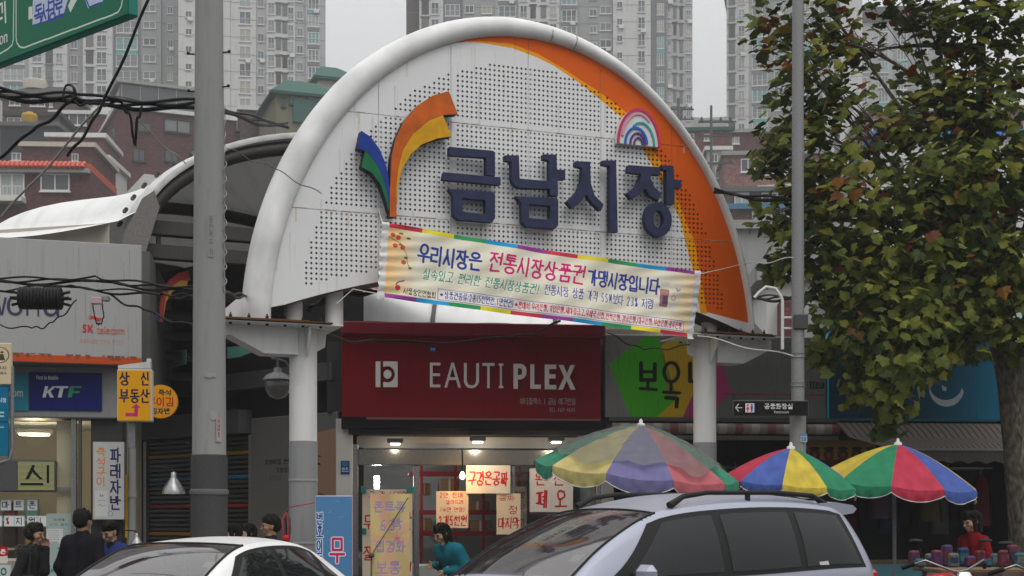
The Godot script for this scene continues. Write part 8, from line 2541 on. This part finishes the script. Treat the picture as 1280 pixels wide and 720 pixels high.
	if style == "short":
		hh.append([hd.call(Vector3(0, 1.685, 0.05)), hd.call(Vector3(0.02, 1.69, 0.03)), 0.045, 0.05, hc])
		for x in [-1.0, 1.0]: hh.append([hd.call(Vector3(x * 0.075, 1.62, -0.02)), hd.call(Vector3(x * 0.07, 1.66, 0.02)), 0.022, 0.03, hc])
	else:
		for j in 22:
			var a := j * 2.4
			var y := 1.72 - 0.2 * fposmod(j * 0.37, 1.0)
			if cos(a) > 0.35 and y < 1.66: continue
			hh.append([hd.call(Vector3(sin(a) * 0.078, y, cos(a) * 0.078 - 0.025)), hd.call(Vector3(sin(a + 0.3) * 0.085, y - 0.03, cos(a + 0.3) * 0.085 - 0.025)), 0.034, 0.03, hc])
	for j in 26:  # loose tufts
		var a := j * 2.4
		var y := 1.745 - 0.13 * fposmod(j * 0.29, 1.0)
		if cos(a) > 0.3 and y < 1.69: continue
		var rr := 0.092 * sqrt(maxf(0.05, 1.0 - pow((y - 1.645) / 0.105, 2)))
		hh.append([hd.call(Vector3(sin(a) * rr, y, cos(a) * rr - 0.02)), hd.call(Vector3(sin(a + 0.35) * (rr + 0.012), y - 0.03 - 0.01 * (j % 3), cos(a + 0.35) * (rr + 0.012) - 0.02)), 0.014, 0.005, hc])
	if style == "bob":
		for x in [-1.0, 1.0]:
			hh.append([hd.call(Vector3(x * 0.075, 1.62, 0.01)), hd.call(Vector3(x * 0.082, 1.5, 0.02)), 0.034, 0.024, hc])
			hh.append([hd.call(Vector3(x * 0.05, 1.6, -0.07)), hd.call(Vector3(x * 0.06, 1.48, -0.06)), 0.05, 0.035, hc])
	skin_field(h, hh, 0.011, 0.014, func(p: Vector3, c: Color) -> Color: return c * (0.8 + 0.5 * fposmod(sin(p.x * 310 + p.z * 190 + sin(p.y * 90) * 2) * 0.5 + 0.5, 1.0)))
	var hm := StandardMaterial3D.new()
	hm.vertex_color_use_as_albedo = true
	hm.roughness = 0.7
	hm.metallic_specular = 0.2
	part("hair", h, hm, o)
	return o

func people() -> void:
	var black := Color(0.014, 0.014, 0.016)
	var p1 := person("person in dark fur hooded coat raising a hand to the mouth, handbag on the shoulder", Vector3(-4.967, 1.558, -15), 80, {"coat": Color(0.02, 0.02, 0.023), "style": "perm", "bulk": 1.12, "left_hand": Vector3(0.05, 1.42, 0.2), "left_dir": Vector3(-0.1, 0.9, 0.1), "lean": 0.12, "nod": 0.12})
	var fur := Mb.new()
	for k in 26:
		var a := lerpf(-2.5, 2.5, k / 25.0)
		var c := Vector3(sin(a) * 0.15, 1.4 + 0.03 * cos(k * 2.2), -0.07 - cos(a) * 0.1)
		for j in 5:
			var d := Vector3(sin(a) + 0.6 * sin(k * 7.0 + j * 2), 0.5 + 0.7 * cos(j * 2.4 + k), -cos(a) + 0.6 * cos(k * 3.0 + j)).normalized()
			fur.tube([c, c + d * 0.05, c + d * 0.075 - Vector3(0, 0.012, 0)], [0.022, 0.014, 0.002], 5, false)
	part("fur_hood", fur, mat(0.06, 0.05, 0.042, 0.95), p1)
	var bag := Mb.new()
	bag.rbox(Vector3(-0.27, 0.98, -0.02), Vector3(0.1, 0.24, 0.32), 0.04)
	part("handbag", bag, mat(0.015, 0.015, 0.016, 0.4), p1)
	bag = Mb.new()
	bag.tube([Vector3(-0.27, 1.08, -0.1), Vector3(-0.22, 1.36, -0.06), Vector3(-0.2, 1.43, 0.0), Vector3(-0.22, 1.36, 0.06), Vector3(-0.27, 1.08, 0.06)], 0.012, 6)
	part("bag_strap", bag, mat(0.015, 0.015, 0.016, 0.4), p1)
	person("person in a plain black coat seen from behind, next to the dark pier", Vector3(-4.467, 1.7, -15), 158, {"coat": black, "bulk": 1.15})
	person("person in a blue jacket looking down under the upright white sign", Vector3(-4.342, 1.591, -15.6), -32, {"coat": Color(0.025, 0.04, 0.16), "collar": black, "style": "perm", "lean": 0.2, "nod": 0.4, "bulk": 1.1, "left_hand": Vector3(0.1, 1.0, 0.4), "right_hand": Vector3(-0.12, 1.0, 0.4)})
	person("person facing left whose pale face shows just right of the concrete pole", Vector3(-3.063, 1.547, -15.8), -75, {"coat": black, "style": "bob", "nod": 0.1})
	person("person with dark hair half hidden behind the sedan's roof centre", Vector3(-3.016, 1.545, -16.4), -70, {"coat": Color(0.02, 0.018, 0.02), "style": "bob", "look": 0.3})
	person("dark haired person in profile facing left by the ribboned gate column", Vector3(-2.584, 1.643, -15.4), -72, {"coat": Color(0.016, 0.018, 0.026), "bulk": 1.1, "skin": Color(0.36, 0.2, 0.13)})
	person("person in a teal padded coat bending over goods at the shop door", Vector3(-0.845, 1.572, -16.9), -52, {"coat": Color(0.015, 0.13, 0.17), "style": "bob", "lean": 0.62, "nod": 0.4, "bulk": 1.2, "stand": 1.64, "left_hand": Vector3(0.06, 1.0, 0.35), "left_dir": Vector3(-0.2, -0.7, 0.6), "right_hand": Vector3(-0.16, 1.08, 0.38), "right_dir": Vector3(0, -0.3, 0.9)})
	person("person in a red top standing at the dark stall at right", Vector3(5.248, 1.691, -16.4), -70, {"coat": Color(0.16, 0.01, 0.014), "style": "bob", "nod": 0.2})

# --- the plane tree at the right ---------------------------------------------------------------------------------------------
func tree() -> void:
	var base: Vector3 = Vector3(6.619, 0.881, -18.5) * Vector3(1, 0, 1)
	var o := thing("plane_tree", "big plane tree with green and rusty autumn leaves filling the photo's right side", "tree", base + Vector3(0, 0.1, 0))
	var org := base + Vector3(0, 0.1, 0)
	var bark := mat(0.27, 0.235, 0.18, 0.9, 0, "bark", 0.45, 0.8)
	var trunk := [Vector3(0, 0, 0), Vector3(6.588, 1.497, -18.5) - org, Vector3(6.496, 2.525, -18.5) - org, Vector3(6.393, 3.45, -18.5) - org, Vector3(6.228, 4.169, -18.5) - org, Vector3(6.126, 5.197, -18.5) - org, Vector3(6.043, 6.431, -18.5) - org, Vector3(6.023, 7.664, -18.5) - org, Vector3(6.064, 9.103, -18.5) - org]
	var b := Mb.new()
	b.tube(trunk, [0.25, 0.2, 0.18, 0.165, 0.15, 0.115, 0.09, 0.06, 0.025], 16)
	part("trunk", b, bark, o)
	var r := RandomNumberGenerator.new()
	r.seed = 77
	# clumps of the crown: [place, radius across, share of leaves, share of rusty leaves]
	var clumps := [
		[Vector3(3.298, 7.754, -18.1), 0.3, 1.0, 0.3], [Vector3(3.62, 7.149, -17.9), 0.36, 1.0, 0.15], [Vector3(4.087, 7.72, -18.3), 0.34, 1.0, 0.25], [Vector3(4.592, 7.667, -18.7), 0.26, 0.7, 0.4], [Vector3(4.12, 6.82, -18), 0.36, 0.7, 0.1],
		[Vector3(3.539, 6.656, -18.2), 0.34, 0.75, 0.12], [Vector3(3.314, 6.256, -18.3), 0.24, 1.0, 0.05], [Vector3(3.857, 6.149, -17.8), 0.38, 0.75, 0.1], [Vector3(3.66, 5.723, -18.1), 0.34, 1.0, 0.04], [Vector3(3.296, 5.382, -18.2), 0.24, 0.8, 0.02],
		[Vector3(3.741, 5.119, -18.1), 0.36, 1.0, 0.04], [Vector3(3.418, 4.815, -18.2), 0.2, 0.9, 0.0], [Vector3(4.15, 5.632, -17.7), 0.42, 1.0, 0.12], [Vector3(4.371, 4.764, -17.8), 0.46, 1.1, 0.06], [Vector3(4.042, 4.395, -18.1), 0.36, 1.0, 0.02],
		[Vector3(4.216, 3.847, -17.9), 0.38, 1.0, 0.04], [Vector3(3.841, 3.651, -18.1), 0.17, 1.0, 0.0], [Vector3(4.52, 3.36, -18), 0.34, 1.0, 0.0], [Vector3(4.694, 2.893, -17.9), 0.22, 1.0, 0.0], [Vector3(4.838, 3.822, -17.7), 0.46, 1.2, 0.03],
		[Vector3(5.063, 4.646, -17.8), 0.48, 1.2, 0.08], [Vector3(4.936, 5.455, -17.7), 0.46, 1.2, 0.06], [Vector3(4.807, 6.467, -18.1), 0.4, 0.7, 0.35], [Vector3(5.409, 7.07, -18.3), 0.44, 0.8, 0.35], [Vector3(5.651, 7.734, -18.1), 0.44, 0.9, 0.15],
		[Vector3(5.234, 8.081, -18.4), 0.3, 0.8, 0.2], [Vector3(6.255, 7.794, -18.1), 0.4, 0.9, 0.1], [Vector3(5.887, 6.751, -17.9), 0.46, 1.1, 0.12], [Vector3(6.285, 6.015, -17.9), 0.5, 1.2, 0.1], [Vector3(5.495, 5.785, -17.6), 0.46, 1.2, 0.08],
		[Vector3(5.723, 4.924, -17.7), 0.5, 1.1, 0.1], [Vector3(6.285, 4.563, -17.9), 0.46, 1.2, 0.05], [Vector3(5.526, 4.039, -17.7), 0.4, 1.2, 0.04], [Vector3(5.3, 3.617, -17.8), 0.2, 1.2, 0.0], [Vector3(6.36, 3.86, -18), 0.24, 1.0, 0.05],
		[Vector3(4.681, 3.311, -17.7), 0.3, 1.0, 0.0], [Vector3(4.88, 8.412, -18.3), 0.4, 0.6, 0.1], [Vector3(3.863, 8.31, -18.3), 0.36, 0.8, 0.2], [Vector3(5.998, 8.615, -18.3), 0.5, 0.9, 0.1],
		[Vector3(7.218, 7.598, -18.3), 0.6, 1.0, 0.1], [Vector3(7.24, 6.326, -18.1), 0.6, 1.0, 0.1], [Vector3(7.32, 5.158, -18.3), 0.6, 1.0, 0.05], [Vector3(7.117, 4.142, -18.3), 0.45, 1.0, 0.05], [Vector3(5.525, 6.475, -19.5), 0.7, 0.6, 0.1], [Vector3(6.676, 5.868, -19.7), 0.8, 0.7, 0.1], [Vector3(5.254, 4.709, -19.3), 0.6, 0.9, 0.05], [Vector3(6.129, 7.401, -19.7), 0.7, 0.5, 0.15], [Vector3(4.41, 5.275, -18.9), 0.5, 0.8, 0.05], [Vector3(6.154, 4.465, -19.1), 0.6, 1.0, 0.05]]
	for c in clumps: c[1] *= 1.27
	# limbs and twigs reach for the clumps
	var core: Vector3 = Vector3(5.91, 5.917, -18.5)
	var n := 0
	for c in clumps:
		var t: Vector3 = c[0]
		var s: Vector3 = trunk[4 + n % 3] + org if t.y < 4.4 else trunk[4 + n % 4] + org
		if t.y > 3.6 and s.y > t.y: s = trunk[4] + org
		var mid := s.lerp(t, 0.5) + Vector3(r.randf_range(-0.15, 0.15), 0.25 + r.randf_range(-0.1, 0.2), r.randf_range(-0.15, 0.15))
		b = Mb.new()
		var pts := []
		for k in 9:
			var q := k / 8.0
			pts.append(s.lerp(mid, q).lerp(mid.lerp(t, q), q) - org)
		b.tube(pts, [0.055, 0.05, 0.042, 0.034, 0.028, 0.021, 0.016, 0.011, 0.006], 6)
		for k in 4:
			var d: Vector3 = Vector3(r.randf_range(-1, 1), r.randf_range(-0.4, 1), r.randf_range(-1, 1)) * c[1] * 0.8
			var st: Vector3 = pts[5 + k % 3]
			b.tube([st, st.lerp(t - org + d, 0.5) + Vector3(0, 0.05, 0), t - org + d], [0.009, 0.006, 0.003], 5)
		part("branch", b, bark, o)
		n += 1
	# leaves: palm shaped blades that hang from their stalks
	var blades := []
	for kind in 3:
		b = Mb.new()
		var rim := [[0.0, -0.03], [0.3, -0.16], [0.52, 0.02], [0.44, 0.22], [0.56, 0.46], [0.34, 0.52], [0.2, 0.66], [0.0, 0.9], [-0.2, 0.66], [-0.34, 0.52], [-0.56, 0.46], [-0.44, 0.22], [-0.52, 0.02], [-0.3, -0.16]]
		var p := []
		for q in rim:
			var w := 1.0 + 0.12 * sin(kind * 2.0 + q[0] * 9)
			p.append(Vector3(q[0] * w, 0.02 - 0.16 * absf(q[0]) * (1 + kind * 0.4) - 0.12 * q[1] * q[1] + 0.03 * sin(q[0] * 14 + kind), q[1] * w))
		var mid := Vector3(0, 0.03, 0.22)
		for k in p.size(): b.tri(mid, p[(k + 1) % p.size()], p[k])
		b.tri(Vector3(-0.012, 0.02, -0.04), Vector3(0.012, 0.02, -0.04), Vector3(0, 0.12, -0.5))
		blades.append(b.mesh())
	var greens := [Color(0.038, 0.058, 0.012), Color(0.054, 0.074, 0.013), Color(0.08, 0.098, 0.015), Color(0.115, 0.13, 0.018), Color(0.16, 0.162, 0.023), Color(0.03, 0.05, 0.015)]
	var rusts := [Color(0.17, 0.05, 0.01), Color(0.1, 0.02, 0.012), Color(0.18, 0.085, 0.012), Color(0.12, 0.035, 0.014), Color(0.15, 0.12, 0.02)]
	var list := []
	for c in clumps:
		var count := int(560 * c[1] * c[1] * c[2] / 0.58 * 0.62) + 12
		var tone := r.randi_range(0, 2)
		for k in count:
			var d := Vector3(r.randfn(0, 0.48), r.randfn(0, 0.46), r.randfn(0, 0.5))
			if d.length() > 1.15: d = d.normalized() * r.randf_range(0.6, 1.1)
			var at: Vector3 = c[0] + d * c[1]
			var out := (at - core).normalized()
			var nn := (Vector3(r.randf_range(-1, 1), r.randf_range(-0.3, 1.2), r.randf_range(-1, 1)) * 0.9 + out * 0.35 + Vector3(0, 0.45, 0.3)).normalized()
			var tip := (Vector3(r.randf_range(-1, 1), -1.1, r.randf_range(-1, 1)) + out * 0.5)
			tip = (tip - nn * tip.dot(nn)).normalized()
			var size := r.randf_range(0.09, 0.185)
			var basis := Basis(nn.cross(tip), nn, tip).scaled(Vector3.ONE * size)
			var rusty: bool = r.randf() < c[3] * (1.1 if r.randf() < 0.5 else 0.3)
			var col: Color = rusts[r.randi() % 5] if rusty else greens[clampi(tone + r.randi_range(0, 3), 0, 5)]
			list.append([Transform3D(basis, at - org), col, at.distance_to(Vector3(0, 1.6, 0)), r.randi() % 3])
	list.sort_custom(func(a, d) -> bool: return a[2] < d[2])
	var lm := StandardMaterial3D.new()
	lm.vertex_color_use_as_albedo = true
	lm.roughness = 0.7
	lm.metallic_specular = 0.25
	lm.backlight_enabled = true
	lm.backlight = Color(0.55, 0.6, 0.35)
	var single := {}
	for k in 300:
		var q: Array = list[k]
		if not single.has(q[1]):
			var sm := mat(q[1].r, q[1].g, q[1].b, 0.7)
			sm.backlight_enabled = true
			sm.backlight = Color(0.55, 0.6, 0.35)
			single[q[1]] = sm
		mpart("leaf", blades[q[3]], single[q[1]], o).transform = q[0]
	for kind in 3:
		var sel := []
		for k in range(300, list.size()): if list[k][3] == kind: sel.append(list[k])
		var mm := MultiMesh.new()
		mm.transform_format = MultiMesh.TRANSFORM_3D
		mm.use_colors = true
		mm.mesh = blades[kind]
		mm.instance_count = sel.size()
		for k in sel.size():
			mm.set_instance_transform(k, sel[k][0])
			mm.set_instance_color(k, sel[k][1])
		var mi := MultiMeshInstance3D.new()
		mi.name = "foliage"
		mi.multimesh = mm
		mi.material_override = lm
		o.add_child(mi, true)
		stuff(mi)
